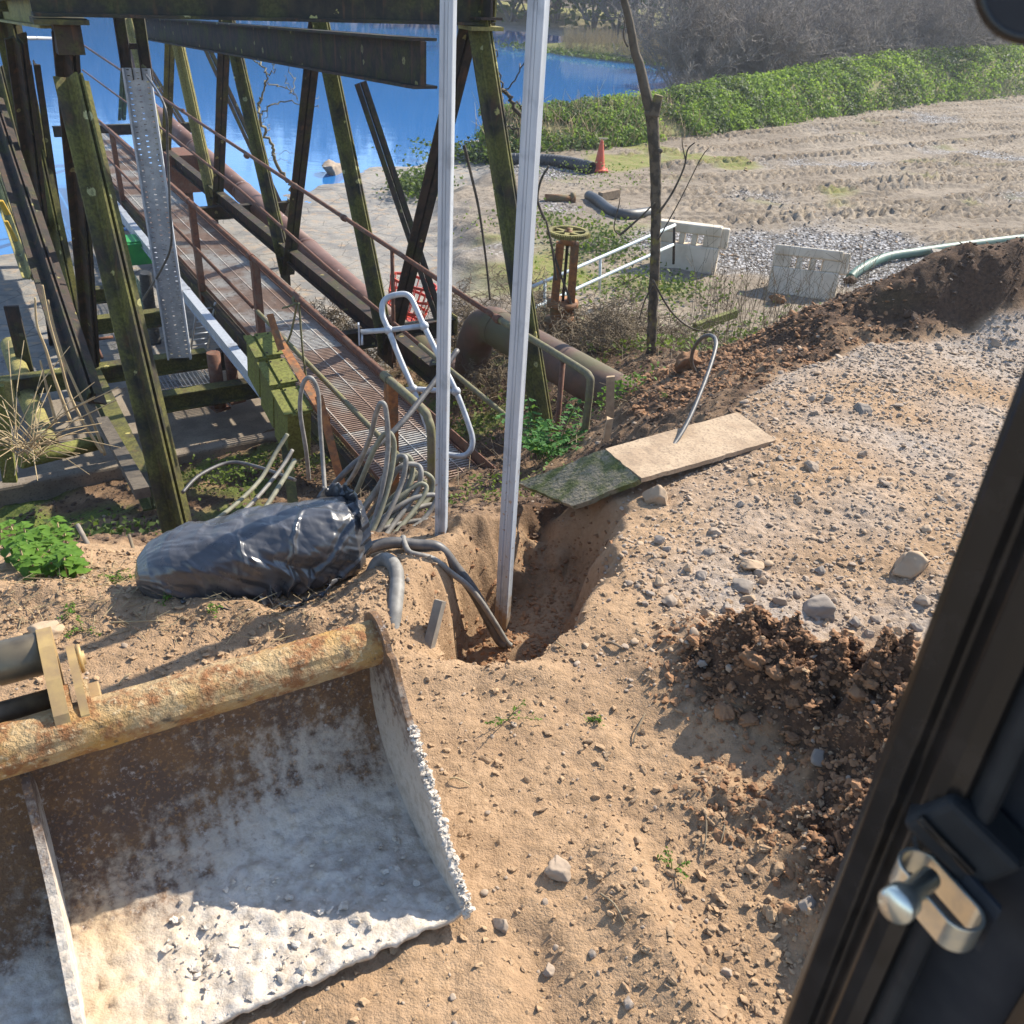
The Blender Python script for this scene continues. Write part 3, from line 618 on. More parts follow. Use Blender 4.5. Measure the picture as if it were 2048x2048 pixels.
# gusset plates at the lower nodes of the right truss
for p in RB[1:5]:
    m = MB(); m.box(p+ZV*.06-NV*.03, (.012, .46, .34), (NV, VV, ZV)); m.build('gusset_plate', M['steel_dark'], bridge)

# ============================================================ WALKWAY
walk = empty('walkway', WN(3.1, 5.5, -1.55), 'rusty steel grating walkway with tubular handrails running out over the lagoon', 'walkway')
DZ = -1.56; nA, nB = 2.50, 3.36; v0, v1 = 5.05, 24.0
sl = -.012
def dz(v): return DZ+sl*(v-6)
VP = [v0, 7.1, 9.2, 11.3, 13.4, 15.5, 17.6, 19.7, 21.8, v1]
for i in range(len(VP)-1):
    a, b = VP[i]+.006, VP[i+1]-.006; g = empty  # each panel its own bars
    m = MB(); k = 0; q = a
    while q < b:
        m.box(WN((nA+nB)/2, q, dz(q)-.016), (nB-nA-.03, .013, .032), (NV, VV, ZV)); q += .041
    bars = m.build('grating_panel', M['grating' if i % 3 != 1 else 'rust_deck'], walk); tag(bars, kind='stuff')
    m = MB(); q = nA+.10
    while q < nB-.04:
        m.prism(WN(q, a, dz(a)+.003), WN(q, b, dz(b)+.003), rect(-.005, .005, -.006, .004), NV, ZV); q += .20
    m.build('cross_rod_set', M['grating'], bars)
    m = MB()
    for n_ in (nA+.012, nB-.012): m.prism(WN(n_, a, dz(a)), WN(n_, b, dz(b)), rect(-.004, .004, -.045, .012), NV, ZV)
    m.build('edge_bar', M['rust_rail'], bars)
ibeam('side_girder', WN(nA-.02, 5.6, DZ-.17), WN(nA-.02, v1, dz(v1)-.17), .2, .09, .014, .01, M['steel_dark'], parent=walk)
ibeam('side_girder', WN(nB+.05, 5.6, DZ-.17), WN(nB+.05, v1, dz(v1)-.17), .2, .09, .014, .01, M['rust_rail'], parent=walk)
m = MB(); m.prism(WN(nB+.03, 5.6, DZ+.045), WN(nB+.03, v1, dz(v1)+.045), rect(-.006, .006, -.06, .06), NV, ZV); m.build('toe_board', M['rust_rail'], walk)
# left handrail: top rail bends down at the near end
RH = 1.06
def rail(name, n, z, va, vb, r, mat):
    m = MB(); m.tube([WN(n, va, dz(va)+z), WN(n, (va+vb)/2, dz((va+vb)/2)+z), WN(n, vb, dz(vb)+z)], r, 10); return m.build(name, mat, walk)
nl = 2.44
e0 = WN(nl, 5.75, dz(5.75)+RH)
pth = spline([WN(nl, 5.75, dz(5.75)+RH), WN(nl, 5.20, dz(5)+RH-.0), WN(nl, 5.09, dz(5)+RH-.04), WN(nl, 5.04, dz(5)+RH-.15), WN(nl, 5.03, dz(5)+.4), WN(nl, 5.03, dz(5)-.25)], 6)
m = MB(); m.tube(pth, .031, 10); m.build('handrail', M['rail_moss'], walk)
rail('handrail', nl, RH, 5.75, v1, .028, M['rust_rail'])
rail('mid_rail', nl, .50, 9.35, v1, .020, M['rust_rail']); rail('mid_rail', nl, .50, 5.03, 9.2, .022, M['rail_moss'])
for i, v in enumerate((5.80, 9.25, 11.9, 14.6, 17.4, 20.2)):
    m = MB(); zz = dz(v); a = WN(nl, v, zz-.22); b = WN(nl, v, zz+RH-.02)
    for pl in (rect(-.045, .045, -.005, .005), rect(-.045, -.036, .005, .07)): m.prism(a, b, pl, VV, NV)
    m.build('rail_post', M['rust_rail'] if i else M['rust_orange'], walk)
    m = MB(); m.lathe(WN(nl, v, zz+RH), VV, [(.0, -.05), (.036, -.05), (.036, .05), (.0, .05)], 10, False); m.build('rail_clip', M['rust_rail'] if i else M['rail_moss'], walk)
# right handrail
nr = 3.86
pth = spline([PN(1000, 640, nr), PN(1090, 694, nr), PN(1160, 737, nr), PN(1178, 752, nr), PN(1180, 775, nr), PN(1168, 880, nr), PN(1163, 930, nr)], 6)
m = MB(); m.tube(pth, .030, 10); m.build('handrail', M['rail_moss'], walk)
far_r = PN(145, 76, nr); m = MB(); m.tube([PN(1000, 640, nr), PN(688, 435, nr), PN(400, 246, nr), far_r], .026, 10); m.build('handrail', M['rust_rail'], walk)
a = PN(840, 690, nr); m = MB(); m.tube([PN(1150, 950, nr), PN(1000, 822, nr), a], .026, 10); m.build('mid_rail', M['rail_moss'], walk)
m = MB(); m.tube([a, PN(660, 540, nr), PN(480, 380, nr), PN(330, 262, nr), PN(165, 140, nr)], .022, 10); m.build('mid_rail', M['rust_rail'], walk)
m = MB(); m.tube([PN(930, 705, nr), PN(840, 590, nr+.0)], .016, 6)
for (px, py) in ((688, 436), (493, 312), (366, 222), (590, 372), (996, 638)):
    p = PN(px, py, nr); d = nrm(PN(688, 435, nr)-PN(400, 246, nr)); m = MB(); m.lathe(p, d, [(.0, -.045), (.036, -.045), (.04, 0), (.036, .045), (.0, .045)], 10); m.build('rail_coupling', M['rust_rail'], walk)
for v in (5.6, 8.95):
    m = MB(); p = WN(nr, v, dz(v)-.2); zt = np.interp(v, [5.3, 10.28, 24], [-.52, -.52, -1.0]); m.tube([p, WN(nr, v, zt)], .022, 8); m.build('rail_post', M['rust_rail'], walk)
# far end of the walkway: crossing handrail and landing
m = MB(); m.tube([PN(30, 76, 1.2), PN(145, 77, 3.6)], .03, 8); m.build('end_rail', M['galv_old'], walk)

# ============================================================ PIPELINE
pipe = empty('pipeline', WN(4.75, 9, -2.0), 'large rusty brown pipeline with a stepped elbow beside the walkway', 'pipe')
R = .195; npp = 4.72
A0 = PN(1280, 818, npp); A1 = PN(1000, 660, npp)
ax = nrm(A1-A0)
# high section in the soil, elbow down, low section running to the lagoon
B_far = PN(318, 232, npp); B_near = PN(812, 680, npp)
m = MB(); m.tube([A0-ax*.5, A0, A0+(A1-A0)*.33, A0+(A1-A0)*.66, A1], R*1.02, 32); m.build('pipe_section', M['pipe_moss'], pipe)
bx_ = nrm(B_far-B_near); c0 = A1; c1 = B_near+bx_*.25
pth = spline([A1-ax*.02, A1+ax*.18, A1+ax*.40-ZV*.10, A1+ax*.56-ZV*.34, A1+ax*.60-ZV*.62, A1+ax*.74-ZV*.86, c1-bx_*.12+ZV*.0, c1+bx_*.1], 8)
m = MB(); m.tube(pth, R*1.035, 32); m.build('elbow', M['pipe_moss'], pipe)
L = np.linalg.norm(B_far-c1); nseg = 4
for i in range(nseg):
    a = c1+bx_*L*i/nseg; b = c1+bx_*L*(i+1)/nseg
    m = MB(); m.tube([a, a+(b-a)*.33, a+(b-a)*.66, b], R, 32); m.build('pipe_section', M['rust_pipe'], pipe)
    m = MB(); m.lathe(b, bx_, [(R*1.0, -.05), (R*1.045, -.045), (R*1.045, .045), (R*1.0, .05)], 32); m.build('pipe_weld_collar', M['rust_pipe'], pipe)
# upstand at the far end
fe = PN(232, 165, npp-.3); m = MB()
pth = spline([B_far, B_far+bx_*.9, fe+VV*0-ZV*.15, fe+ZV*.25-bx_*.0, fe+ZV*.35+bx_*.9, fe+ZV*.30+bx_*1.8], 8)
m.tube(spline([B_far-bx_*.1, B_far+bx_*1.0, B_far+bx_*1.5+ZV*.15, B_far+bx_*1.75+ZV*.6, B_far+bx_*1.85+ZV*1.6, B_far+bx_*2.2+ZV*1.95, B_far+bx_*3.2+ZV*2.0], 8), R*.98, 28); m.build('riser', M['rust_pipe'], pipe)
# sludge box and legs below the far pipe
b = PN(365, 330, 4.3)
m = MB(); m.box(b-ZV*.1, (.7, .9, .75), (NV, VV, ZV)); m.build('support_box', M['rust_rail'], pipe)
for s in (-.25, .25):
    m = MB(); m.tube([b+VV*s-ZV*.4, b+VV*s-ZV*1.9], .09, 12); m.build('support_leg', M['rust_rail'], pipe)
# ============================================================ CABLE TRAYS
ct = empty('cable_ladder', PN(360, 722, 1.72), 'tall perforated galvanised cable tray leaning upright against the walkway', 'cable tray')
a = PN(360, 716, 1.72); b = PN(273, 136, 1.72); axx = nrm(b-a); wdir = nrm(np.array([.97, .24, 0])-axx*(np.array([.97, .24, 0])@axx)); fdir = np.cross(axx, wdir); fdir = fdir if fdir[1] < 0 else -fdir
Lt = np.linalg.norm(b-a); wd = .245
# web as strips with slots cut through
def slotted(name, a, axx, wdir, fdir, L, wd, mat, parent, cols=3, pitch=.05, sl=(.024, .009)):
    m = MB(); v = []; nrows = int(L/pitch); xs = []
    cw = wd/(cols+.0); off = 0
    def quad(u0, u1, t0, t1):
        p = lambda u, t: a+wdir*(u-wd/2)+axx*t
        m.add([p(u0, t0), p(u1, t0), p(u1, t1), p(u0, t1)], [(0, 1, 2, 3)])
    for c in range(cols):
        u0 = c*cw; u1 = u0+cw; h0 = u0+(cw-sl[0])/2; h1 = h0+sl[0]
        quad(u0, h0, 0, L); quad(h1, u1, 0, L)
        ph = (c % 2)*pitch/2; t = 0
        for r in range(nrows+1):
            s0 = r*pitch+ph-sl[1]/2
            if s0 > L: break
            quad(h0, h1, max(t, 0), max(s0, 0)); t = s0+sl[1]
        if t < L: quad(h0, h1, t, L)
    o = m.build(name, mat, parent); sd = o.modifiers.new('thick', 'SOLIDIFY'); sd.thickness = .003; return o
slotted('perforated_web', a, axx, wdir, fdir, Lt, wd, M['galv_old'], ct)
for s in (-1, 1):
    m = MB(); p = a+wdir*s*wd/2; q = b+wdir*s*wd/2
    m.prism(p, q, rect(-.0025, .0025, -.004, .055), wdir, fdir); m.prism(p-fdir*0, q, rect(-.016 if s > 0 else -.0, .0 if s > 0 else .016, .052, .058), wdir, fdir)
    m.build('side_flange', M['galv'], ct)
# rusty channel pair above it
for s in (-.085, .085):
    m = MB(); p = b+wdir*s-axx*.1+fdir*-.02; q = p+axx*1.6
    for pl in (rect(-.05, .05, -.005, .005), rect(-.05, -.042, .005, .05), rect(.042, .05, .005, .05)): m.prism(p, q, pl, wdir, fdir)
    m.build('channel', M['steel_dark'], ct)
m = MB(); m.box(b+axx*.18-fdir*.03, (.12, .05, .04), (wdir, axx, fdir)); m.build('spacer', M['steel_dark'], ct)
# black cable running down the tray
m = MB(); tag(m.tube(spline([PN(292, 150, 1.66), PN(330, 215, 1.66), PN(335, 300, 1.66), PN(340, 420, 1.62), PN(342, 490, 1.6), PN(322, 540, 1.6), PN(285, 600, 1.6)], 8), .011, 8).build('tray_cable', M['cable_dark']), 'thin dark cable looping down beside the leaning cable tray', 'cable')
# long tray down the walkway's left side
lt = empty('cable_trunking', WN(2.2, 9, -1.5), 'long galvanised cable trunking clipped along the left edge of the walkway', 'trunking')
ta = PZ(200, 368, -1.46); tb = PZ(590, 845, -1.46); ad = nrm(tb-ta); sd = np.cross(ad, ZV); sd = sd if sd@NV < 0 else -sd
for i in range(5):
    p = ta+(tb-ta)*i/5+ad*.004; q = ta+(tb-ta)*(i+1)/5-ad*.004
    m = MB(); m.prism(p, q, rect(-.05, .05, -.004, .0), sd, ZV); m.prism(p, q, rect(-.05, -.046, -.10, -.004), sd, ZV); m.prism(p, q, rect(.046, .05, -.12, -.004), sd, ZV); m.prism(p, q, rect(.05, .062, -.12, -.112), sd, ZV)
    m.build('trunking_length', M['galv'] if i > 2 else M['galv_old'], lt)
    m = MB(); m.box(q+sd*.0+ZV*.002-ad*.02, (.09, .108, .006), (ad, sd, ZV)); m.build('joint_cover', M['galv_old'], lt)
# ============================================================ THINGS ON THE NEAR BANK
def obj1(m, name, mat, label, cat, group=None, bevel=0): return tag(m.build(name, mat, None, bevel), label, cat, group)
# ---- two galvanised posts in the trench
def strut_post(base, top, rot, label, w=.062, d=.056):
    t = empty('galvanised_post', base, label, 'post', 'galvanised posts in the trench')
    c, s = math.cos(rot), math.sin(rot); u = np.array([c, s, 0]); q = np.array([-s, c, 0]); g = .010; dp = .004; b = .005
    def pr(h, k): return h, k
    poly = [(-w/2+b, -d/2), (-g/2-.004, -d/2), (-g/2, -d/2+.006), (-g/2, -d/2+dp), (g/2, -d/2+dp), (g/2, -d/2+.006), (g/2+.004, -d/2), (w/2-b, -d/2), (w/2-b*.3, -d/2+b*.3), (w/2, -d/2+b), (w/2, d/2-b), (w/2-b, d/2), (-w/2+b, d/2), (-w/2, d/2-b), (-w/2, -d/2+b), (-w/2+b*.3, -d/2+b*.3)]
    m = MB(); m.prism(base-ZV*.25, np.array([base[0], base[1], top]), poly, u, q); m.build('post_channel', M['galv_post'], t)
    e = empty
    m = MB(); m.prism(np.array([base[0], base[1], top]), np.array([base[0], base[1], top+.006]), [(x*1.04, y*1.04) for x, y in [(-w/2, -d/2), (w/2, -d/2), (w/2, d/2), (-w/2, d/2)]], u, q); m.build('end_cap', M['galv_old'], t)
    return t
strut_post(PZ(882, 1085, -.16), 2.75, math.radians(-14), 'galvanised channel post on the left, beside the coiled cables', .050, .045)
strut_post(PZ(1005, 1236, -.50), 2.85, math.radians(-24), 'galvanised channel post on the right, standing deep in the trench', .062, .052)

# ---- excavator bucket
BA = PZ(925, 1825, .05); bw = nrm([-.86, -.51, 0]); bd = nrm([-.51, .86, 0])
def BK(w, d, z): return BA+bw*w+bd*d+ZV*z
buck = empty('excavator_bucket', BK(.9, .3, 0), 'wide rusty excavator ditching bucket caked in white lime, lying on the bank', 'bucket')
BW = 1.75
pr = spline([(0, 0), (.12, -.012), (.26, -.012), (.40, .02), (.52, .085), (.60, .18), (.635, .28), (.635, .37), (.62, .43)], 6)
nw = 150; ws = np.linspace(0, BW, nw); npz = len(pr)
fine = np.linspace(0, 1, 120); cum = np.concatenate([[0], np.cumsum(np.hypot(*np.diff(pr, axis=0).T))]); cum /= cum[-1]
pd_ = np.interp(fine, cum, pr[:, 0]); pz_ = np.interp(fine, cum, pr[:, 1]); npz = 120
WS, FS = np.meshgrid(ws, fine, indexing='ij')
lim = np.clip(1.30-1.45*FS+.20*fbm(WS*3, FS*4, 201, 4)-.30*sm(.45, .85, WS)*sm(.2, .5, FS)+.12*np.exp(-((WS-.38)/.25)**2), 0, 1)
ocr = np.clip(sm(.55, .82, WS)*sm(.95, .55, FS)*(.8+.8*noise(WS*6, FS*6, 203)), 0, 1)*sm(1.0, .86, WS)
c1, id1 = cells(WS*26, FS*18, 205); c2, id2 = cells(WS*55, FS*40, 206)
lump = (.016*np.clip(.55-c1, 0, 1)*(id1 > .5)+.009*np.clip(.5-c2, 0, 1)*(id2 > .4)+.006*fbm(WS*12, FS*12, 207, 3))*np.clip(lim*1.2-.1, 0, 1)
tn = np.gradient(np.stack([pd_, pz_], 1), axis=0); tn /= np.linalg.norm(tn, axis=1)[:, None]; nd, nz = -tn[:, 1], tn[:, 0]
edge = .008*fbm(ws*14, ws*0, 208, 3)
DD = pd_[None, :]+nd[None, :]*lump*1.3+edge[:, None]*np.clip(1-FS*25, 0, 1); ZZ = pz_[None, :]+nz[None, :]*lump*1.3
P = BA[None, None]+bw[None, None]*WS[..., None]+bd[None, None]*DD[..., None]+ZV[None, None]*ZZ[..., None]
ii = (np.arange(nw-1)[:, None]*npz+np.arange(npz-1)[None, :]).ravel(); q = np.stack([ii, ii+1, ii+1+npz, ii+npz], 1)
Pb = P.reshape(-1, 3)-(bd[None]*np.tile(nd, nw)[:, None]+ZV[None]*np.tile(nz, nw)[:, None])*.016
# closed shell: inner face, outer face, lip
nV = nw*npz; lip = np.array([(i*npz, (i+1)*npz, nV+(i+1)*npz, nV+i*npz) for i in range(nw-1)])
me = npmesh('shell', np.concatenate([P.reshape(-1, 3), Pb]), np.concatenate([q, q[:, ::-1]+nV, lip]), M['bucket_plate'])
colattr(me, 'lime', np.concatenate([np.stack([lim.ravel(), ocr.ravel(), np.clip(.5+.55*fbm(WS*38+FS*1.5, FS*2.2, 209, 3), 0, 1).ravel()], 1)]*2)); link('shell', me, buck)
# top tube: rounded box section
tc = (.585, .475); m = MB(); rr = .064
poly = [(rr*(1.0 if abs(math.cos(a)) > .7 else .98)*math.cos(a)*1.06, rr*math.sin(a)*.96) for a in [2*math.pi*(i+.5)/8 for i in range(8)]]
nseg = 60; m.v = []; ring = []
for i in range(nseg+1):
    for j in range(32):
        a = 2*math.pi*j/32+.3; r = rr/max(abs(math.cos((a % (math.pi/4))-math.pi/8)), .1)*.97+.0025*float(noise(i*.7, j*.6, 211))
        m.v.append(tuple(BK(BW*i/nseg, tc[0]+r*math.cos(a), tc[1]+r*math.sin(a))))
m.f = [(i*32+j, i*32+(j+1) % 32, (i+1)*32+(j+1) % 32, (i+1)*32+j) for i in range(nseg) for j in range(32)]; m.sm = [False]*len(m.f)
m.build('top_tube', M['bucket_tube'], buck)
def side_plate(w0, th, name, outline, mat, limefn):
    n = len(outline); V = [BK(w0, a, b) for a, b in outline]+[BK(w0+th, a, b) for a, b in outline]
    f = [tuple(range(n))[::-1], tuple(range(n, 2*n))]+[(i, (i+1) % n, n+(i+1) % n, n+i) for i in range(n)]
    me = bpy.data.meshes.new(name); me.from_pydata([tuple(v) for v in V], [], f); me.materials.append(mat); me.update()
    L = np.array([limefn(a, b) for a, b in outline]*2); colattr(me, 'lime', np.stack([L, L*0, L*0+.5], 1)); o = link(name, me, buck)
    sub = o.modifiers.new('tri', 'TRIANGULATE'); return o
arc = [(tc[0]+.088*math.cos(a), tc[1]+.088*math.sin(a)) for a in np.linspace(math.radians(165), math.radians(-60), 14)]
def jag(pts, s):
    o = []
    for i in range(len(pts)-1):
        a = np.array(pts[i]); b = np.array(pts[i+1]); k = max(2, int(np.linalg.norm(b-a)/.012)); nn_ = nrm([-(b-a)[1], (b-a)[0], 0])[:2]
        for j in range(k):
            t = j/k; p = a+(b-a)*t; w_ = .004*float(noise(p[0]*60, p[1]*60, s))*(1.6 if p[0] < .3 else .5); o.append(tuple(p+nn_*w_))
    return o
back = [(.66, .34), (.655, .25), (.615, .15), (.53, .055), (.41, -.008), (.26, -.03), (.12, -.03), (-.012, -.016)]
outl = jag([(-.012, .004), (.10, .12), (.24, .245), (.38, .385), (.47, .50), arc[0]], 221)+arc+back
side_plate(-.018, .018, 'side_plate', outl, M['bucket_plate'], lambda a, b: 1.0-1.6*b)
outl2 = jag([(.0, .012), (.06, .055), (.20, .11), (.36, .19), (.47, .31), (.53, .42)], 223)+[(.575, .42)]+back[1:]
side_plate(.90, .020, 'divider_plate', outl2, M['bucket_plate'], lambda a, b: 1.05-2.2*b)
# hanger ears, bosses and pins
def plate(name, w0, th, outline, mat, parent=buck):
    m = MB(); n = len(outline); V = [BK(w0, a, b) for a, b in outline]+[BK(w0+th, a, b) for a, b in outline]
    m.add(V, [tuple(range(n))[::-1], tuple(range(n, 2*n))]+[(i, (i+1) % n, n+(i+1) % n, n+i) for i in range(n)]); return m.build(name, mat, parent)
EAR = [(.535, .49), (.565, .55), (.64, .60), (.73, .635), (.81, .635), (.855, .60), (.855, .555), (.81, .50), (.72, .435), (.63, .42)]
for w0, th, k_ in ((.785, .034, 1.0), (.742, .020, .8), (1.12, .034, 1.0)):
    o_ = [(.535+(a-.535)*k_, .47+(b-.47)*k_) for a, b in EAR]; ear = plate('hanger_ear', w0, th, o_, M['ear_steel'])
    plate('ear_gusset', w0-.010, .010, [(.57, .535), (.64, .575), (.68, .545), (.61, .50)], M['bucket_tube'], ear)
m = MB(); m.lathe(BK(.82, .79, .575), bw, [(.0, -.005), (.052, -.005), (.056, .004), (.056, .10), (.050, .11), (.0, .11)], 22); m.build('pin_boss', M['pin_steel'], buck)
m = MB(); m.tube([BK(.80, .79, .575), BK(1.6, .79, .575)], .034, 18); m.build('hinge_pin', M['pin_steel'], buck)
m = MB(); m.lathe(BK(.740, .74, .565), -bw, [(.0, .016), (.018, .016), (.018, .010), (.036, .010), (.038, .006), (.038, 0), (.0, 0)], 22); m.build('pin_washer', M['ear_steel'], buck)
m = MB(); m.tube([BK(.82, .69, .50), BK(1.6, .69, .50)], .030, 18); m.build('hinge_pin', M['pin_steel'], buck)
m = MB(); m.box(BK(.722, .665, .495), (.03, .06, .045), (bw, bd, ZV)); m.build('locking_block', M['ear_steel'], buck, .004)

# ---- wrapped bundle in black plastic: crumpled sheet made of flat facets and sharp creases
def facet(x, y, s):
    """value noise on a triangle lattice, interpolated flat: planes that meet in creases"""
    u = x+y*.5; v_ = y*.8660254+x*0; v_ = y; iu = np.floor(u); iv = np.floor(v_); fu = u-iu; fv = v_-iv
    a = _hash(iu, iv, s); b = _hash(iu+1, iv, s); c = _hash(iu, iv+1, s); d = _hash(iu+1, iv+1, s)
    return np.where(fu+fv < 1, a+(b-a)*fu+(c-a)*fv, d+(c-d)*(1-fu)+(b-d)*(1-fv))-.5
ba = PZ(272, 1160, .075); bb = PZ(722, 1066, .125); bax = nrm(bb-ba); bl = np.linalg.norm(bb-ba); bs_ = nrm(np.cross(ZV, bax)); bu = np.cross(bax, bs_)
nt_, nth = 260, 190; T, TH = np.meshgrid(np.linspace(0, 1, nt_), np.linspace(0, 2*math.pi, nth, endpoint=False), indexing='ij')
prof = np.interp(T, [0, .02, .07, .16, .30, .50, .68, .86, .95, .985, 1.0], [.12, .40, .62, .80, .93, 1.02, 1.06, 1.04, .92, .72, .45])
cs, sn = np.cos(TH), np.sin(TH); sq = (np.abs(cs)**3.2+np.abs(sn)**3.2)**(-1/3.2)
X3 = T*bl; Yc = cs*.17; Zc = sn*.17                    # seamless: sample the crumple in the round
def cr3(f, s, st=1.0):
    return (facet(X3*f*st+Zc*f*.7, Yc*f*1.3+Zc*f*.5, s)+facet(X3*f*.8-Yc*f*.6, Zc*f*1.3+X3*f*.5, s+7))*.7
px_ = (T-.60)*bl; py_ = (TH-4.35)*.17; phi = np.arctan2(py_, px_); dst = np.hypot(px_, py_)
star = (np.abs(((phi*2.6+.25*np.sin(dst*30)) % 1)-.5)*2-.5)*np.exp(-dst/.16)*sm(.0, .03, dst)
big_ = cr3(4.2, 401); med = cr3(10, 405); sml = cr3(31, 409); wr_ = cr3(22, 413, .35)
fold = np.zeros_like(T)
for (t0, a0, k_, amp, wd_) in ((.60, 3.7, 1.25, .17, .016), (.66, 3.9, .95, -.14, .02), (.73, 3.4, .7, .15, .018), (.80, 4.0, 1.0, -.12, .02), (.86, 3.6, .5, .13, .016), (.30, 3.6, 1.9, .12, .02), (.20, 3.9, 2.3, -.20, .035), (.13, 3.4, 1.7, .12, .02), (.44, 2.4, 1.4, .07, .02), (.70, 2.2, 1.1, .10, .015), (.9, 2.4, .8, -.10, .02)):
    d_ = (T-t0)*math.sin(k_)+(TH-a0)*.17*math.cos(k_); fold = fold+amp*np.maximum(1-np.abs(d_)/wd_, 0)*np.exp(-((TH-a0)/.75)**2)
rad = .164*prof*sq*(1+.20*big_+.15*med+.045*sml+.7*fold+.28*star-.22*np.exp(-(dst/.05)**2))
C = ba[None, None]+bax[None, None]*(T*bl+.05*med*(T*(1-T)*4))[..., None]
sag = .03*np.sin(T*math.pi)*0
Pg = C+bs_[None, None]*(rad*cs*1.05)[..., None]+bu[None, None]*(np.maximum(rad*sn*.98, -.105+.02*med))[..., None]
ii = (np.arange(nt_-1)[:, None]*nth+np.arange(nth)[None, :]).ravel(); jj = (np.arange(nt_-1)[:, None]*nth+((np.arange(nth)+1) % nth)[None, :]).ravel()
q = np.stack([ii, jj, jj+nth, ii+nth], 1)
bagt = empty('wrapped_bundle', (ba+bb)/2-ZV*.1, 'shiny black plastic sheet wrapped round a bundle, beside the mossy bridge leg', 'plastic bag')
me = npmesh('plastic_wrap', Pg.reshape(-1, 3), q, M['bag']); link('plastic_wrap', me, bagt)
# gathered end: pleated sheet folded up at the right
c0 = bb-bax*.03; nu, nv = 40, 90; Vv = []
for i in range(nu):
    t = i/(nu-1)
    for j in range(nv):
        th = 2*math.pi*j/nv; pl_ = abs(((th*6/math.pi+.5*t) % 1)-.5)*2; r = (.150-.03*t)*(1+.22*(pl_-.5)*(1-.3*t)+.10*float(facet(np.array([math.cos(th)*3+t*2]), np.array([math.sin(th)*3-t]), 421)[0]))
        Vv.append(c0+bax*(t*.10-.05)+bs_*r*math.cos(th)*.95+bu*(r*math.sin(th)*.85+.035*t))
ii = np.array([(i*nv+j, i*nv+(j+1) % nv, (i+1)*nv+(j+1) % nv, (i+1)*nv+j) for i in range(nu-1) for j in range(nv)])
link('gathered_end', npmesh('gathered_end', np.array(Vv), ii, M['bag']), bagt)
# loose flaps of the sheet: thin folded strips
for (pts, wd_) in (([(640, 1012), (668, 1000), (692, 1003), (712, 1024), (722, 1060)], .075), ([(300, 1178), (360, 1200), (430, 1216), (500, 1222)], .05), ([(560, 1214), (610, 1204), (660, 1176), (700, 1130)], .045)):
    sp = spline([PZ(a, b, .22 if b < 1070 else .04) for a, b in pts], 6); nv = 6; Vv = []; rr0 = np.random.default_rng(len(Vv)+pts[0][0])
    for i in range(len(sp)):
        for j in range(nv):
            t = j/(nv-1); up2 = ZV*wd_*t*(.9 if pts[0][1] < 1070 else .35)+np.array([0, -wd_*.5*t*(1 if pts[0][1] > 1070 else -.5), 0]); Vv.append(sp[i]+up2+(rr0.normal(0, .006, 3) if j else 0)+ZV*.012*math.sin(i*1.1)*t)
    q2 = np.array([(i*nv+j, i*nv+j+1, (i+1)*nv+j+1, (i+1)*nv+j) for i in range(len(sp)-1) for j in range(nv-1)]); o = link('loose_flap', npmesh('loose_flap', np.array(Vv), q2, M['bag']), bagt); o.modifiers.new('th', 'SOLIDIFY').thickness = .0015
m = MB(); c = PZ(545, 1205, .03); 
for i in range(7):
    a = i*.9; m.add([c, c+np.array([math.cos(a)*.05, math.sin(a)*.03, .02+.02*(i % 3)]), c+np.array([math.cos(a+.5)*.045, math.sin(a+.5)*.03, .0])], [(0, 1, 2)])
o = m.build('torn_flap', M['bag'], bagt); o.modifiers.new('th', 'SOLIDIFY').thickness = .002

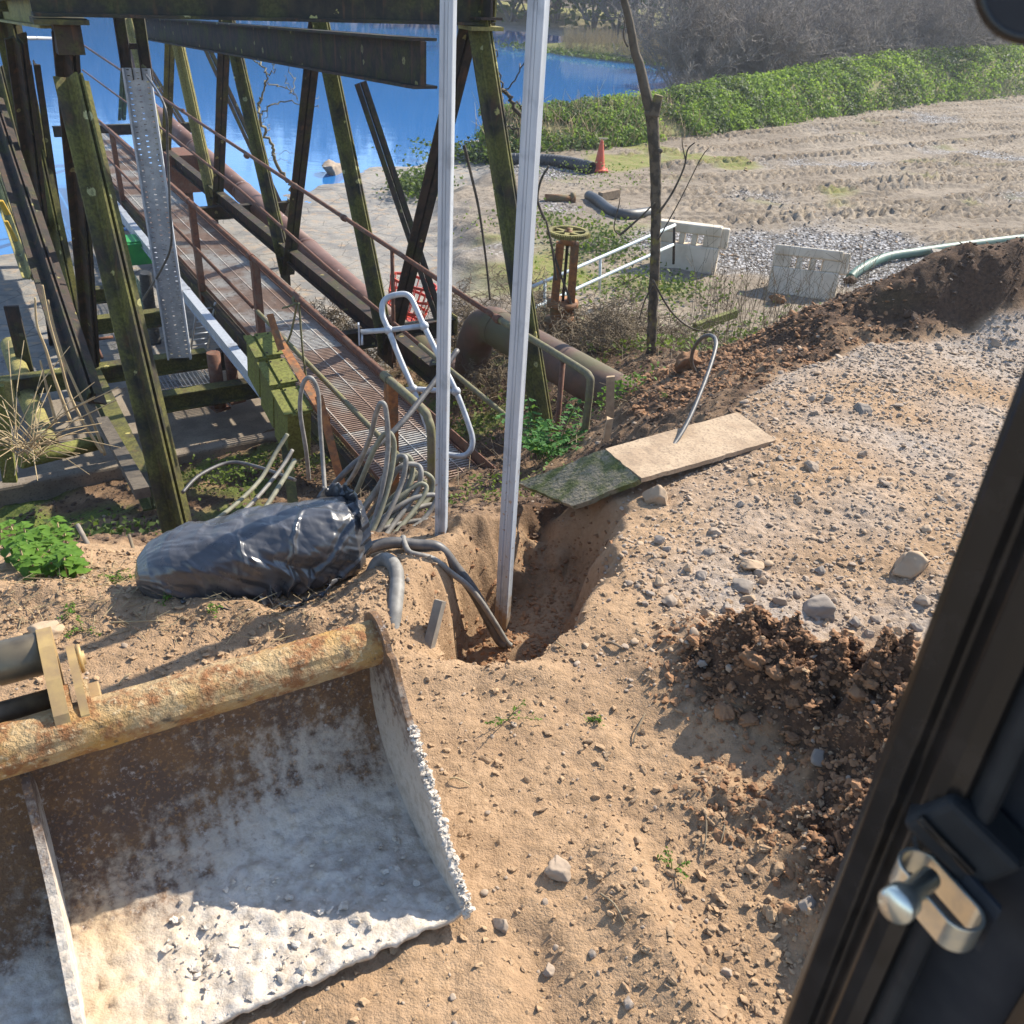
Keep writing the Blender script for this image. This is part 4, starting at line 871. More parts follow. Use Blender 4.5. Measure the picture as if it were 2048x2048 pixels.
# ---- cables: each one a path of (pixel, pixel, depth in metres along y)
def cable(pts, r, mat, label, group=None, name='cable', mode='y', k=8):
    P_ = spline([PY(*p) if mode == 'y' else PZ(*p) for p in pts], k); m = MB()
    if mode == 'z': P_[:, 2] = np.maximum(P_[:, 2], GAv(P_[:, 0], P_[:, 1])+r*.7); P_[1:-1, 2] = (P_[:-2, 2]+2*P_[1:-1, 2]+P_[2:, 2])/4
    if mode == 'z':
        for _ in range(8): P_[1:-1] = (P_[:-2]+2*P_[1:-1]+P_[2:])/4
    m.tube(P_, r, 9)
    return obj1(m, name, mat, label, 'cable', group)
loops = [
 ([(650, 1000, 4.25), (700, 960, 4.15), (738, 880, 4.05), (752, 828, 4.0), (762, 806, 3.98), (772, 822, 3.97), (776, 900, 3.93), (762, 990, 3.85), (742, 1060, 3.75), (722, 1108, 3.65)], .0105, 'cable', 'narrow upright grey cable loop, tallest of the coil behind the black bundle'),
 ([(700, 1050, 4.0), (745, 990, 4.05), (790, 926, 4.1), (812, 912, 4.1), (824, 928, 4.1), (822, 960, 4.05), (800, 1010, 3.95), (765, 1065, 3.8), (725, 1118, 3.65)], .012, 'cable_moss', 'mossy grey cable loop arching second highest in the coil'),
 ([(712, 1062, 3.95), (760, 1000, 4.05), (796, 938, 4.1), (812, 932, 4.1), (818, 950, 4.1), (808, 985, 4.0), (780, 1040, 3.9), (736, 1122, 3.62)], .0105, 'cable', 'grey cable loop nested just inside the mossy one in the coil'),
 ([(715, 1070, 3.9), (780, 1000, 4.0), (835, 952, 4.1), (856, 950, 4.1), (866, 968, 4.1), (855, 1000, 4.05), (815, 1040, 3.9), (745, 1126, 3.6)], .0115, 'cable_moss', 'wide low mossy cable loop reaching the left galvanised post'),
 ([(700, 1090, 3.8), (790, 1030, 3.9), (850, 1012, 4.0), (876, 1012, 4.02), (880, 1030, 4.0), (820, 1062, 3.85), (740, 1110, 3.65)], .0115, 'cable', 'flat cable loop passing behind the foot of the left post'),
 ([(680, 1050, 4.0), (712, 985, 4.0), (748, 900, 4.0), (770, 868, 4.0), (784, 872, 3.98), (788, 905, 3.96), (776, 975, 3.88), (748, 1055, 3.75), (712, 1115, 3.62)], .011, 'cable_moss', 'second tallest upright mossy loop right behind the bundle end'),
 ([(700, 1060, 3.95), (752, 985, 4.0), (800, 935, 4.05), (832, 930, 4.08), (842, 946, 4.05), (832, 985, 4.0), (790, 1045, 3.85), (738, 1118, 3.62)], .012, 'cable', 'broad grey loop in the middle of the cable coil'),
 ([(690, 1100, 3.75), (760, 1040, 3.85), (820, 1000, 3.95), (862, 990, 4.0), (872, 1000, 4.0), (840, 1045, 3.9), (760, 1100, 3.68)], .011, 'cable', 'low grey loop just over the flat one in the coil'),
 ([(690, 1075, 3.9), (735, 1010, 3.95), (770, 950, 4.0), (792, 918, 4.05), (806, 912, 4.05), (812, 925, 4.02), (800, 975, 3.95), (765, 1050, 3.8), (716, 1120, 3.65)], .011, 'cable', 'grey cable loop between the tallest and the mossy one in the coil'),
 ([(705, 1085, 3.85), (770, 1020, 3.9), (825, 975, 4.0), (846, 968, 4.02), (852, 982, 4.0), (825, 1025, 3.9), (770, 1090, 3.7), (735, 1130, 3.6)], .0105, 'cable_moss', 'mossy cable loop just above the flat one behind the left post'),
 ([(676, 1112, 3.75), (700, 1096, 3.75), (760, 1060, 3.8), (830, 1042, 3.9), (890, 1040, 3.95)], .0105, 'cable', 'lowest straight grey cable under the coil loops'),
 ([(585, 1045, 4.3), (640, 1000, 4.2), (700, 935, 4.2), (790, 860, 4.4), (860, 775, 4.7), (915, 700, 4.95)], .0135, 'cable_dark', 'long stiff dark cable slanting up to the right across both handrails'),
 ([(618, 960, 4.9), (612, 900, 4.85), (600, 820, 4.85), (606, 768, 4.85), (622, 756, 4.85), (636, 785, 4.85), (640, 850, 4.8), (646, 930, 4.7), (652, 1010, 4.5)], .011, 'cable', 'pale cable looping over the mossy boxes and down to the soil'),
 ([(420, 1048, 4.3), (470, 1010, 4.5), (520, 960, 4.8), (552, 905, 5.0), (575, 868, 5.1)], .011, 'cable_moss', 'mossy cable running up from the soil to the lowest mossy box'),
 ([(455, 1052, 4.25), (510, 1000, 4.5), (560, 940, 4.8), (585, 900, 4.95)], .010, 'cable', 'thin grey cable under the mossy boxes, right of the mossy one'),
 ([(515, 1040, 4.3), (560, 970, 4.6), (590, 920, 4.8)], .012, 'cable_moss', 'short steep cable close behind the black bundle'),
 ([(365, 985, 5.0), (400, 950, 5.2), (460, 925, 5.4), (520, 935, 5.3), (590, 960, 5.0)], .010, 'cable_dark', 'dark cable arching over the soil behind the mossy leg'),
]
for p, r, mt, lb in loops: cable(p, r*1.2, M[mt], lb, 'cables coiled by the bundle')
def lay(pts): return [(a, b, c) for a, b, c in pts]
cable([(720, 1105, -.03), (770, 1086, -.01), (830, 1090, -.03), (890, 1118, -.10), (935, 1165, -.22), (968, 1220, -.36), (998, 1280, -.50), (1012, 1310, -.58)], .026, M['cable_dark'], 'thick dark cable curving down into the trench', 'cables entering the trench', mode='z')
cable([(806, 1074, .0), (812, 1096, -.01), (832, 1122, -.03), (880, 1138, -.08), (925, 1162, -.17), (960, 1200, -.28), (1000, 1262, -.44), (1022, 1302, -.55)], .0135, M['cable'], 'thinner wavy grey cable dropping into the trench beside the thick one', 'cables entering the trench', mode='z')
m = MB(); m.tube(spline([PZ(744, 1150, .02), PZ(756, 1126, .07), PZ(774, 1120, .10), (PZ(790, 1136, .11)), PZ(794, 1170, .10), PZ(788, 1230, .06), PZ(780, 1292, -.02)], 8), .030, 14); obj1(m, 'old_duct', M['cable'], 'bent grey plastic duct stub poking out of the sandy hummock', 'pipe')
m = MB(); m.tube(spline([PZ(812, 1150, .03), PZ(822, 1128, .07), PZ(838, 1140, .04)], 6), .022, 12); obj1(m, 'duct_stub', M['stone_dusty'], 'sand covered duct end beside the bent grey duct', 'pipe')
cable([(1296, 958, 4.02), (1330, 915, 4.2), (1372, 850, 4.45), (1405, 775, 4.75), (1426, 715, 5.0), (1432, 684, 5.15), (1422, 671, 5.3), (1404, 676, 5.5), (1388, 696, 5.7), (1383, 722, 5.9), (1390, 742, 6.05)], .0125, M['cable_dark'], 'single black cable looping up over the dusty slab on the right')
# splintered timber stub
tb_ = PZ(856, 1275, .0); tb_[2] = G(tb_[0], tb_[1])-.03; m = MB(); m.prism(tb_, tb_+np.array([.035, .10, .16]), [(-.022, -.012), (.010, -.020), (.024, .006), (-.010, .018)], [1, 0, 0]); obj1(m, 'timber_stub', M['wood_grey'], 'splintered grey timber stub at the left lip of the trench', 'wood')
m = MB(); m.prism(PZ(745, 1205, .06), PZ(770, 1165, .08), [(-.012, -.004), (.012, -.004), (.010, .006), (-.008, .006)], [1, 0, 0]); obj1(m, 'wood_splinter', M['wood_grey'], 'pale wood splinter stuck in the hummock beside the bent duct', 'wood')

# ---- slabs
def slab(name, corners, th, mat, label, jagged=0):
    c = [np.asarray(p) for p in corners]; n_ = nrm(np.cross(c[1]-c[0], c[3]-c[0])); n_ = n_ if n_[2] > 0 else -n_
    k = 26; V = []; 
    for i in range(k+1):
        for j in range(12+1):
            s, t = i/k, j/12; p = (c[0]*(1-s)+c[1]*s)*(1-t)+(c[3]*(1-s)+c[2]*s)*t
            e_ = .006*float(noise(p[0]*14, p[1]*14, 241))
            if i in (0, k) or j in (0, 12): p = p+nrm(p-(c[0]+c[1]+c[2]+c[3])/4)*.007*jagged*float(noise(p[0]*23, p[1]*23+3, 243))
            V.append(p+n_*e_*.5)
    n1 = len(V); V2 = [p-n_*th for p in V]
    f = [(i*13+j, (i+1)*13+j, (i+1)*13+j+1, i*13+j+1) for i in range(k) for j in range(12)]
    fb = [tuple(n1+q for q in F_[::-1]) for F_ in f]
    rim = [i*13 for i in range(k+1)]+[k*13+j for j in range(1, 13)]+[i*13+12 for i in range(k-1, -1, -1)]+[j for j in range(11, 0, -1)]
    fs = [(rim[i], n1+rim[i], n1+rim[(i+1) % len(rim)], rim[(i+1) % len(rim)]) for i in range(len(rim))]
    m = MB(); m.add(V+V2, f+fb+fs); o = obj1(m, name, mat, label, 'slab'); return o
slab('dusty_slab', [PZ(1210, 897, .070), PZ(1475, 824, .06), PZ(1552, 880, .045), PZ(1283, 957, .064)], .026, M['slab_dust'], 'long slab covered in tan dust lying on the gravel edge', 1.0)
slab('mossy_slab', [PZ(1036, 966, -.20), PZ(1208, 897.5, .066), PZ(1281, 959, .060), PZ(1143, 1012, -.12)], .03, M['slab_moss'], 'moss covered slab sloping down into the trench from the dusty slab', 1.4)
m = MB(); m.box(PZ(1214, 860, -.06), (.03, .03, .14), None); m.v = [tuple(np.array(v)+np.array([.006*(i % 3), 0, .01*(i % 2)])) for i, v in enumerate(m.v)]
obj1(m, 'wooden_stake', M['wood_pale'], 'short pale broken stake behind the dusty slab', 'stake')
m = MB(); a = PZ(1222, 812, -.45); m.prism(a-ZV*.1, a+np.array([-.03, 0, .22]), [(-.03, -.01), (.03, -.012), (.035, .012), (-.02, .014)], [1, .2, 0]); obj1(m, 'broken_plank', M['wood_pale'], 'broken upright plank end beside the buried pipe', 'wood')

# ---- three mossy junction boxes in a row with a rusty angle
bx0 = PN(483, 672, 1.90); bx1 = PN(568, 826, 1.90)
along = nrm(bx1-bx0); across = nrm(NV-along*(NV@along)); upv = np.cross(across, along); upv = upv if upv[2] > 0 else -upv
Lb = np.linalg.norm(bx1-bx0); bwid = .27
jb = []
names = ('farthest mossy green steel box of the row beside the walkway', 'middle mossy green steel box of the row beside the walkway', 'nearest mossy green steel box of the row, end face towards us')
for i in range(3):
    s0, s1 = Lb*i/3+.018, Lb*(i+1)/3-.012; cpt = bx0+along*((s0+s1)/2)+across*(bwid/2)-upv*.025*i
    t = empty('junction_box', cpt-upv*.4, names[i], 'box', 'mossy boxes by the walkway'); hgt = .42+.03*i
    m = MB(); m.box(cpt-upv*hgt/2, (s1-s0, bwid-.07, hgt), (along, across, upv)); m.build('box_body', M['steel_moss'], t, .008)
    m = MB(); m.box(cpt+upv*.012+across*.045, (s1-s0-.006, bwid-.12, .018), (along, across, upv)); ld = m.build('box_lid', M['steel_moss'], t, .003)
    m = MB(); m.box(cpt+upv*.008-across*(bwid/2-.045), (s1-s0-.006, .075, .016), (along, across, upv)); m.build('side_lid', M['steel_moss'], t, .003)
    for (a_, b_) in ((-.4, -.2), (.4, -.2), (-.4, .38), (.4, .38)):
        m = MB(); m.lathe(cpt+upv*.021+along*a_*(s1-s0)+across*(b_*(bwid-.1)+.02), upv, [(.008, 0), (.008, .008), (.001, .01)], 6, False); m.build('lid_screw', M['steel_dark'], ld)
m = MB(); p = bx0+across*(bwid-.01)+upv*.0-along*.02; q_ = bx1+across*(bwid-.01)+along*.15
m.prism(p, q_, rect(0, .075, -.004, .004), across, upv); m.prism(p, q_, rect(0.067, .075, -.07, -.004), across, upv); obj1(m, 'rusty_angle', M['rust_orange'], 'rusty angle iron running along the right of the mossy boxes', 'steel angle')
# the support foot below the nearest box
m = MB(); p = bx1+across*.06-upv*.42; m.prism(p-along*.15, p+np.array([.12, -.5, -.25]), rect(-.04, .04, -.03, .03), across, upv); obj1(m, 'box_support', M['steel_green'], 'mossy steel channel under the nearest mossy box', 'steel channel')
def angle_post(a, b, label, w=.05, mat='rust_orange'):
    m = MB(); u = nrm([.9, .3, 0]); m.prism(a, b, rect(-w/2, w/2, -.004, .004), u); m.prism(a, b, rect(-w/2, -w/2+.008, .004, .045), u)
    return obj1(m, 'angle_post', M[mat], label, 'stake', 'rusty angle stakes by the walkway')
angle_post(PY(692, 1000, 5.2), PY(638, 792, 5.45), 'leaning rusty angle stake in front of the grating end')
angle_post(PY(563, 700, 6.5), PY(540, 628, 6.6), 'short rusty angle stake just beyond the farthest mossy box', .05)
# rope on the handrail
rp = empty('rope', PN(594, 600, 2.44), 'mossy rope knotted to the left handrail, hanging in two strands', 'rope')
m = MB(); c = PN(594, 600, 2.44)
for i in range(3): m.tube([c+along*0+VV*(i-1)*.018+(NV*math.cos(a)+ZV*math.sin(a))*.036 for a in np.linspace(0, 2*math.pi, 14)], .010, 6)
m.build('knot', M['rope'], rp)
for e_ in ([(594, 606), (588, 640), (580, 672), (572, 688), (570, 705), (577, 722)], [(598, 606), (601, 650), (605, 700), (610, 740), (613, 760)], [(592, 606), (580, 612), (566, 616)]):
    m = MB(); m.tube(spline([PN(a, b, 2.40) for a, b in e_], 5), .010, 7); m.build('strand', M['rope'], rp)

# ---- grey tubular gate with ball joints
gt = empty('tubular_gate', PY(900, 910, 6.0), 'grey tubular handrail loop with ball joints propped behind the left post', 'handrail')
def gd(py): return 6.0+(910-py)/320*.55
GP = lambda a, b: PY(a, b, gd(b))
m = MB(); m.tube(spline([GP(872, 905), GP(848, 835), GP(826, 778), GP(800, 718), GP(777, 660), GP(765, 630), GP(766, 606), GP(780, 593), GP(806, 588), GP(820, 594), GP(830, 612), GP(848, 652), GP(880, 718), GP(912, 783), GP(936, 846), GP(945, 880), GP(939, 903), GP(920, 912), GP(872, 905)], 6), .022, 12); m.build('loop_tube', M['tube_grey'], gt)
m = MB(); m.tube([GP(722, 664), GP(777, 660), GP(848, 652)], .020, 12); m.build('cross_tube', M['tube_grey'], gt)
m = MB(); m.tube([GP(812, 780), GP(826, 778), GP(912, 783)], .020, 12); m.build('cross_tube', M['tube_grey'], gt)
for a, b in ((777, 660), (848, 652), (826, 778), (912, 783)):
    m = MB(); c = GP(a, b); m.lathe(c, ZV, [(.036*math.sin(t)+1e-4, -.036*math.cos(t)) for t in np.linspace(0, math.pi, 9)], 14); m.build('ball_joint', M['tube_grey'], gt)
m = MB(); m.box(GP(718, 668), (.012, .05, .16), (nrm([.97, .2, 0]), nrm([-.2, .97, 0]), ZV)); m.build('flange_plate', M['galv'], gt)
m = MB(); m.tube([GP(724, 668), GP(724, 690)], .008, 6); m.build('drop_bolt', M['galv'], gt)
# ============================================================ STONES AND CLODS
def ico(sub):
    t = (1+5**.5)/2; v = [(-1, t, 0), (1, t, 0), (-1, -t, 0), (1, -t, 0), (0, -1, t), (0, 1, t), (0, -1, -t), (0, 1, -t), (t, 0, -1), (t, 0, 1), (-t, 0, -1), (-t, 0, 1)]
    f = [(0, 11, 5), (0, 5, 1), (0, 1, 7), (0, 7, 10), (0, 10, 11), (1, 5, 9), (5, 11, 4), (11, 10, 2), (10, 7, 6), (7, 1, 8), (3, 9, 4), (3, 4, 2), (3, 2, 6), (3, 6, 8), (3, 8, 9), (4, 9, 5), (2, 4, 11), (6, 2, 10), (8, 6, 7), (9, 8, 1)]
    v = [nrm(p) for p in v]
    for _ in range(sub):
        mid = {}; nf = []
        def mp(a, b):
            k_ = (min(a, b), max(a, b))
            if k_ not in mid: mid[k_] = len(v); v.append(nrm(v[a]+v[b]))
            return mid[k_]
        for a, b, c in f:
            x, y, z = mp(a, b), mp(b, c), mp(c, a); nf += [(a, x, z), (b, y, x), (c, z, y), (x, y, z)]
        f = nf
    return np.array(v), np.array(f)
def rock_shape(sub, seed, lumpy=.05, facet=8):
    v, f = ico(sub); r = np.random.default_rng(seed); q = v.copy()
    for i in range(facet):                    # chisel flat faces
        n_ = nrm(r.normal(size=3)); d = r.uniform(.42, .80); s = q@n_; q = q-np.outer(np.maximum(s-d, 0)*.93, n_)
    rad = 1+.10*noise(v[:, 0]*2+seed, v[:, 1]*2+v[:, 2]*1.3, seed)+lumpy*fbm(v[:, 0]*3.5+v[:, 2]*2, v[:, 1]*3.5-v[:, 2], seed+3, 3)
    return q*rad[:, None]*np.array([1, r.uniform(.72, .98), r.uniform(.55, .8)]), f
def clod_shape(sub, seed):
    v, f = ico(sub); r = np.random.default_rng(seed); q = v.copy()
    for i in range(5):
        n_ = nrm(r.normal(size=3)); d = r.uniform(.35, .75); s = q@n_; q = q-np.outer(np.maximum(s-d, 0)*.9, n_)
    rad = 1+.30*fbm(v[:, 0]*1.6+v[:, 2]*1.1+seed, v[:, 1]*1.6-v[:, 2]*.9, seed, 3)+.16*fbm(v[:, 0]*4.5+v[:, 2]*3, v[:, 1]*4.5-v[:, 2]*3+seed, seed+3, 3, .7)
    if sub == 1: rad = rad+r.uniform(-.22, .22, len(v))
    return q*rad[:, None]*np.array([1, r.uniform(.6, .95), r.uniform(.5, .8)]), f
ROCK2 = [rock_shape(3, 300+i, .06, 12) for i in range(8)]; ROCK1 = [rock_shape(1, 320+i) for i in range(8)]; CLOD2 = [clod_shape(3, 340+i) for i in range(8)]; CLOD1 = [clod_shape(1, 360+i) for i in range(10)]; ROCK0 = [rock_shape(0, 380+i, 0, 2) for i in range(6)]
def rmesh(S, mat, name): return [npmesh(name, v, f, mat, True) for v, f in S]
MR = {k_: rmesh(ROCK2, M[k_], 'stone') for k_ in ('stone', 'stone_grey', 'stone_dusty')}
MC = {k_: rmesh(CLOD2, M[k_], 'clod') for k_ in ('clod', 'clod_sand', 'clod_dark')}
def put(name, me, p, r, rot=None, parent=None, sink=.35, flat=1.0):
    o = bpy.data.objects.new(name, me); COL.objects.link(o)
    o.location = Vector((p[0], p[1], p[2]+r*(.62-sink)*flat)); o.rotation_euler = rot or (random.uniform(-.25, .25), random.uniform(-.25, .25), random.uniform(0, 6.28)); o.scale = (r, r, r*flat)
    if parent is not None: o.parent = parent
    return o
def on_ground(px, py, z=0.0):
    for _ in range(6): p = PZ(px, py, z); z = .4*z+.6*GA(p[0], p[1])
    p[2] = GA(p[0], p[1]); return p
def prad(px, py, p, rp): return rp*np.linalg.norm(p-CAMP)/F
big = [(1120, 1742, 35, 'stone', 'lone round tan stone on the bare soil right of the bucket lip'), (1004, 1852, 22, 'stone', 'pale stone below the lone round one, close to the bucket lip'), (1646, 1220, 44, 'stone_grey', 'biggest grey boulder among the stones left of the cab pillar'),
       (1625, 936, 18, 'stone', 'smooth whitish oval stone on the gravel below the dusty slab end'), (1430, 1068, 17, 'stone', 'upright pale stone alone on the stony soil right of the trench'), (1484, 1174, 27, 'stone_grey', 'large rounded stone at the top of the small stone cluster'), (1814, 1138, 44, 'stone_dusty', 'wide flat dusty stone half buried beside the cab pillar'),
       (1780, 1298, 30, 'stone_grey', 'long pale stone beside the cab pillar, below the biggest boulder'), (1314, 1000, 38, 'stone_dusty', 'cream lump of rubble at the foot of the slab joint'), (1728, 825, 22, 'stone_grey', 'grey lump of stone in the middle of the gravel crest'), (1617, 1818, 24, 'stone_grey', 'dark grey stone close to the cab pillar low down'),
       (1634, 1520, 26, 'stone_grey', 'light stone stuck in the face of the brown spoil heap'), (98, 1270, 40, 'stone_dusty', 'round sandy boulder behind the bucket hanger'), (1258, 2010, 16, 'stone_grey', 'dark blue grey pebble at the bottom edge of the picture'), (1500, 1132, 28, 'stone_dusty', 'flat dusty stone just above the small stone cluster')]
for px, py, rp, mt, lb in big:
    p = on_ground(px, py); r = prad(px, py, p, rp)
    o = put('stone', random.choice(MR[mt]), p, r, sink=.40, flat=.85); tag(o, lb, 'stone', 'loose stones picked out on the bank')
mid = [(1402, 1155, 15), (1376, 1140, 13), (1336, 1206, 19), (1319, 1166, 15), (1497, 1201, 19), (1490, 1234, 15), (1526, 1164, 12), (1556, 1206, 17), (1453, 1219, 17), (1519, 1217, 15), (1706, 1245, 13), (1750, 1338, 17), (1814, 1338, 13), (1829, 1280, 17), (1845, 1206, 17), (1638, 1142, 12), (1319, 1080, 13), (1402, 1327, 14), (1636, 1318, 13), (1829, 1256, 14), (1454, 1945, 13), (1185, 1911, 12), (1100, 1945, 15), (1300, 1190, 11), (1290, 1210, 9), (1540, 1010, 9), (1600, 1000, 10), (1480, 1010, 9), (1560, 920, 10), (1688, 880, 11), (1625, 830, 10), (1660, 800, 12), (1700, 960, 9), (1770, 970, 11), (1755, 1240, 12), (1700, 1290, 13), (1740, 1270, 11), (1668, 1270, 12), (1335, 1100, 10), (1420, 1105, 12), (1380, 1000, 9), (1470, 1300, 10), (1590, 1190, 12), (1610, 1160, 9), (1850, 1060, 12), (1880, 1000, 11), (1905, 950, 10), (1600, 700, 8), (1560, 702, 7), (1880, 700, 9), (1990, 690, 10)]
for px, py, rp in mid:
    p = on_ground(px, py); o = put('stone', random.choice(MR[random.choice(['stone', 'stone', 'stone_grey', 'stone_dusty'])]), p, prad(px, py, p, rp*1.1), parent=ground, sink=.42)
# more stones and pebbles sampled over the stony area, the largest as pieces of the ground, the rest joined
def sample(n, x0, x1, y0, y1, fn, seed):
    r = np.random.default_rng(seed); x = r.uniform(x0, x1, n); y = r.uniform(y0, y1, n); z, pit, heap, loose, grav = ground_raw(x, y)
    keep = r.uniform(size=n) < fn(x, y, pit, heap, loose, grav, z); return x[keep], y[keep], z[keep]
x, y, z = sample(2600, .2, 3.8, 2.3, 6.4, lambda x, y, p, h, l, g, z: .10*g*(1-p)+.012, 11)
for i in range(min(len(x), 190)):
    r = float(np.exp(random.gauss(math.log(.017), .32))); put('stone', random.choice(MR[random.choice(['stone', 'stone', 'stone_grey', 'stone_dusty'])]), (x[i], y[i], z[i]), r, parent=ground, sink=.40, flat=.8)
def scatter(name, shapes, x, y, z, r, mat, parent, seed, flat=.8, sink=.3):
    sh = shapes is not CLOD1
    g = np.random.default_rng(seed); V = []; Fc = []; b = 0; n = len(x); k_ = g.integers(0, len(shapes), n)
    ang = g.uniform(0, 6.283, n); c, s = np.cos(ang), np.sin(ang); tl = g.normal(0, .35, (n, 2))
    for si, (v, f) in enumerate(shapes):
        id_ = np.where(k_ == si)[0]; m_ = len(id_)
        if not m_: continue
        vx = v[None, :, 0]*c[id_][:, None]-v[None, :, 1]*s[id_][:, None]; vy = v[None, :, 0]*s[id_][:, None]+v[None, :, 1]*c[id_][:, None]; vz = np.repeat(v[None, :, 2], m_, 0)*flat+vx*tl[id_, 0:1]*.6+vy*tl[id_, 1:2]*.6
        R_ = r[id_][:, None]
        V.append(np.stack([vx*R_+x[id_][:, None], vy*R_+y[id_][:, None], vz*R_+(z[id_]+r[id_]*(.6-sink)*flat)[:, None]], 2).reshape(-1, 3))
        Fc.append((f[None]+(np.arange(m_)*len(v))[:, None, None]+b).reshape(-1, 3)); b += m_*len(v)
    o = link(name, npmesh(name, np.concatenate(V), np.concatenate(Fc), mat, sh), parent); tag(o, kind='stuff'); return o
def lognorm(n, m_, s, seed, lo, hi): return np.clip(np.exp(np.random.default_rng(seed).normal(math.log(m_), s, n)), lo, hi)
x, y, z = sample(60000, .1, 4.4, 2.2, 6.5, lambda x, y, p, h, l, g, z: (.34*g+.03)*(1-p), 12)
scatter('gravel', ROCK1, x, y, z, lognorm(len(x), .0068, .45, 13, .003, .02), M['stone'], ground, 14, .75, .4)
x, y, z = sample(22000, .1, 4.4, 2.2, 6.5, lambda x, y, p, h, l, g, z: .3*g*(1-p), 15)
scatter('gravel', ROCK1, x, y, z, lognorm(len(x), .0085, .45, 16, .004, .024), M['stone_dusty'], ground, 17, .7, .42)
x, y, z = sample(30000, .8, 4.6, 4.4, 6.7, lambda x, y, p, h, l, g, z: .30*g*sm(4.6, 6.2, y)*np.clip(.5+1.2*noise(x*1.5, y*1.5, 64), 0, 1), 18)
scatter('gravel', ROCK1, x, y, z, lognorm(len(x), .011, .55, 19, .005, .04), M['stone'], ground, 20, .7)
# crumbs of soil everywhere near
x, y, z = sample(60000, -2.0, 2.0, 1.0, 3.4, lambda x, y, p, h, l, g, z: np.clip(.08+.45*sm(2.2, 1.6, y)*sm(.1, .6, x)+.5*np.exp(-((x+.3)**2/.25+(y-2.75)**2/.06))+.25*sm(-.5, -.9, x)*sm(2.2, 2.6, y), 0, 1)*(1-p), 22)
scatter('soil_crumbs', CLOD1, x, y, z, lognorm(len(x), .0055, .5, 23, .002, .02), M['clod_sand'], ground, 24, .8, .25)
x, y, z = sample(9000, -2.0, 2.0, 1.0, 3.2, lambda x, y, p, h, l, g, z: .12+.3*h, 25)
scatter('soil_crumbs', ROCK1, x, y, z, lognorm(len(x), .0048, .45, 26, .002, .014), M['stone'], ground, 27, .8, .3)
# lime caked on the bucket's side edge
r = np.random.default_rng(55); n = 520; t = r.uniform(0, 1, n)**1.25; P_ = BA[None]+bw[None]*(-.010+r.uniform(-.012, .010, n))[:, None]+bd[None]*(-.01+.36*t)[:, None]+ZV[None]*(.008+.345*t+r.normal(0, .004, n))[:, None]
o = scatter('caked_lime', CLOD1, P_[:, 0], P_[:, 1], P_[:, 2], lognorm(n, .0048, .5, 56, .002, .011), M['bucket_plate'], buck, 57, .9, .5); colattr(o.data, 'lime', np.tile([1.0, 0, .4], (len(o.data.vertices), 1)))
# loose lumps of lime lying in the bucket
n = 260; wv = r.uniform(.03, .70, n); dv = r.uniform(.0, .36, n); zf = np.interp(dv, pr[:, 0], pr[:, 1]); P_ = BA[None]+bw[None]*wv[:, None]+bd[None]*dv[:, None]+ZV[None]*(zf+.006)[:, None]
o = scatter('lime_lumps', CLOD1, P_[:, 0], P_[:, 1], P_[:, 2], lognorm(n, .0050, .55, 58, .002, .016), M['bucket_plate'], buck, 59, .9, .5); colattr(o.data, 'lime', np.tile([1.0, 0, .4], (len(o.data.vertices), 1)))
# crumbs in the trench
x, y, z = sample(16000, -.4, .6, 2.5, 4.3, lambda x, y, p, h, l, g, z: p*.35, 60)
scatter('trench_crumbs', CLOD1, x, y, z, lognorm(len(x), .006, .55, 61, .002, .022), M['clod'], ground, 62, .8, .35)
# the spoil heap's clods
x, y, z = sample(40000, .45, 1.7, 1.3, 2.95, lambda x, y, p, h, l, g, z: np.clip(h*.75-.05, 0, 1), 28)
scatter('heap_clods', CLOD1, x, y, z, lognorm(len(x), .0058, .55, 29, .0022, .022), M['clod'], ground, 30, .9, .35)
for px, py, rp in [(1503, 1330, 32), (1545, 1350, 22), (1700, 1418, 28), (1448, 1432, 24), (1496, 1448, 24), (1590, 1400, 18), (1585, 1480, 22), (1640, 1450, 16), (1560, 1300, 14), (1460, 1380, 15), (1740, 1380, 18), (1620, 1575, 18), (1680, 1560, 16), (1530, 1700, 14), (1560, 1745, 20), (1500, 1745, 16), (1600, 1660, 15), (1480, 1680, 13), (1440, 1800, 16), (1540, 1830, 18), (1420, 1860, 14), (1490, 1900, 14), (1345, 1960, 16), (1290, 1900, 13)]:
    p = on_ground(px, py, .12); put('clod', random.choice(MC['clod' if py < 1600 else 'clod_sand']), p, prad(px, py, p, rp*.85), parent=ground, sink=.3, flat=1.0)
# dark loose clods on slope and berm
x, y, z = sample(60000, -4.5, 5.2, 3.2, 9.0, lambda x, y, p, h, l, g, z: np.clip(l*.45-.02, 0, 1)*(1-h)*(1-p), 31)
scatter('slope_clods', CLOD1, x, y, z, lognorm(len(x), .0085, .55, 32, .004, .032), M['clod_dark'], ground, 33, .8, .4)
x, y, z = sample(20000, .9, 3.0, 5.6, 7.7, lambda x, y, p, h, l, g, z: np.clip(l*.3, 0, 1)*sm(3.2, 1.6, x), 34)
scatter('slope_clods', CLOD1, x, y, z, lognorm(len(x), .010, .55, 35, .004, .036), M['clod'], ground, 36, .8, .4)
x, y, z = sample(2500, -4.5, 5.0, 3.2, 8.0, lambda x, y, p, h, l, g, z: l*.14, 37)
scatter('slope_stones', ROCK1, x, y, z, lognorm(len(x), .009, .4, 38, .004, .025), M['stone'], ground, 39, .8, .3)
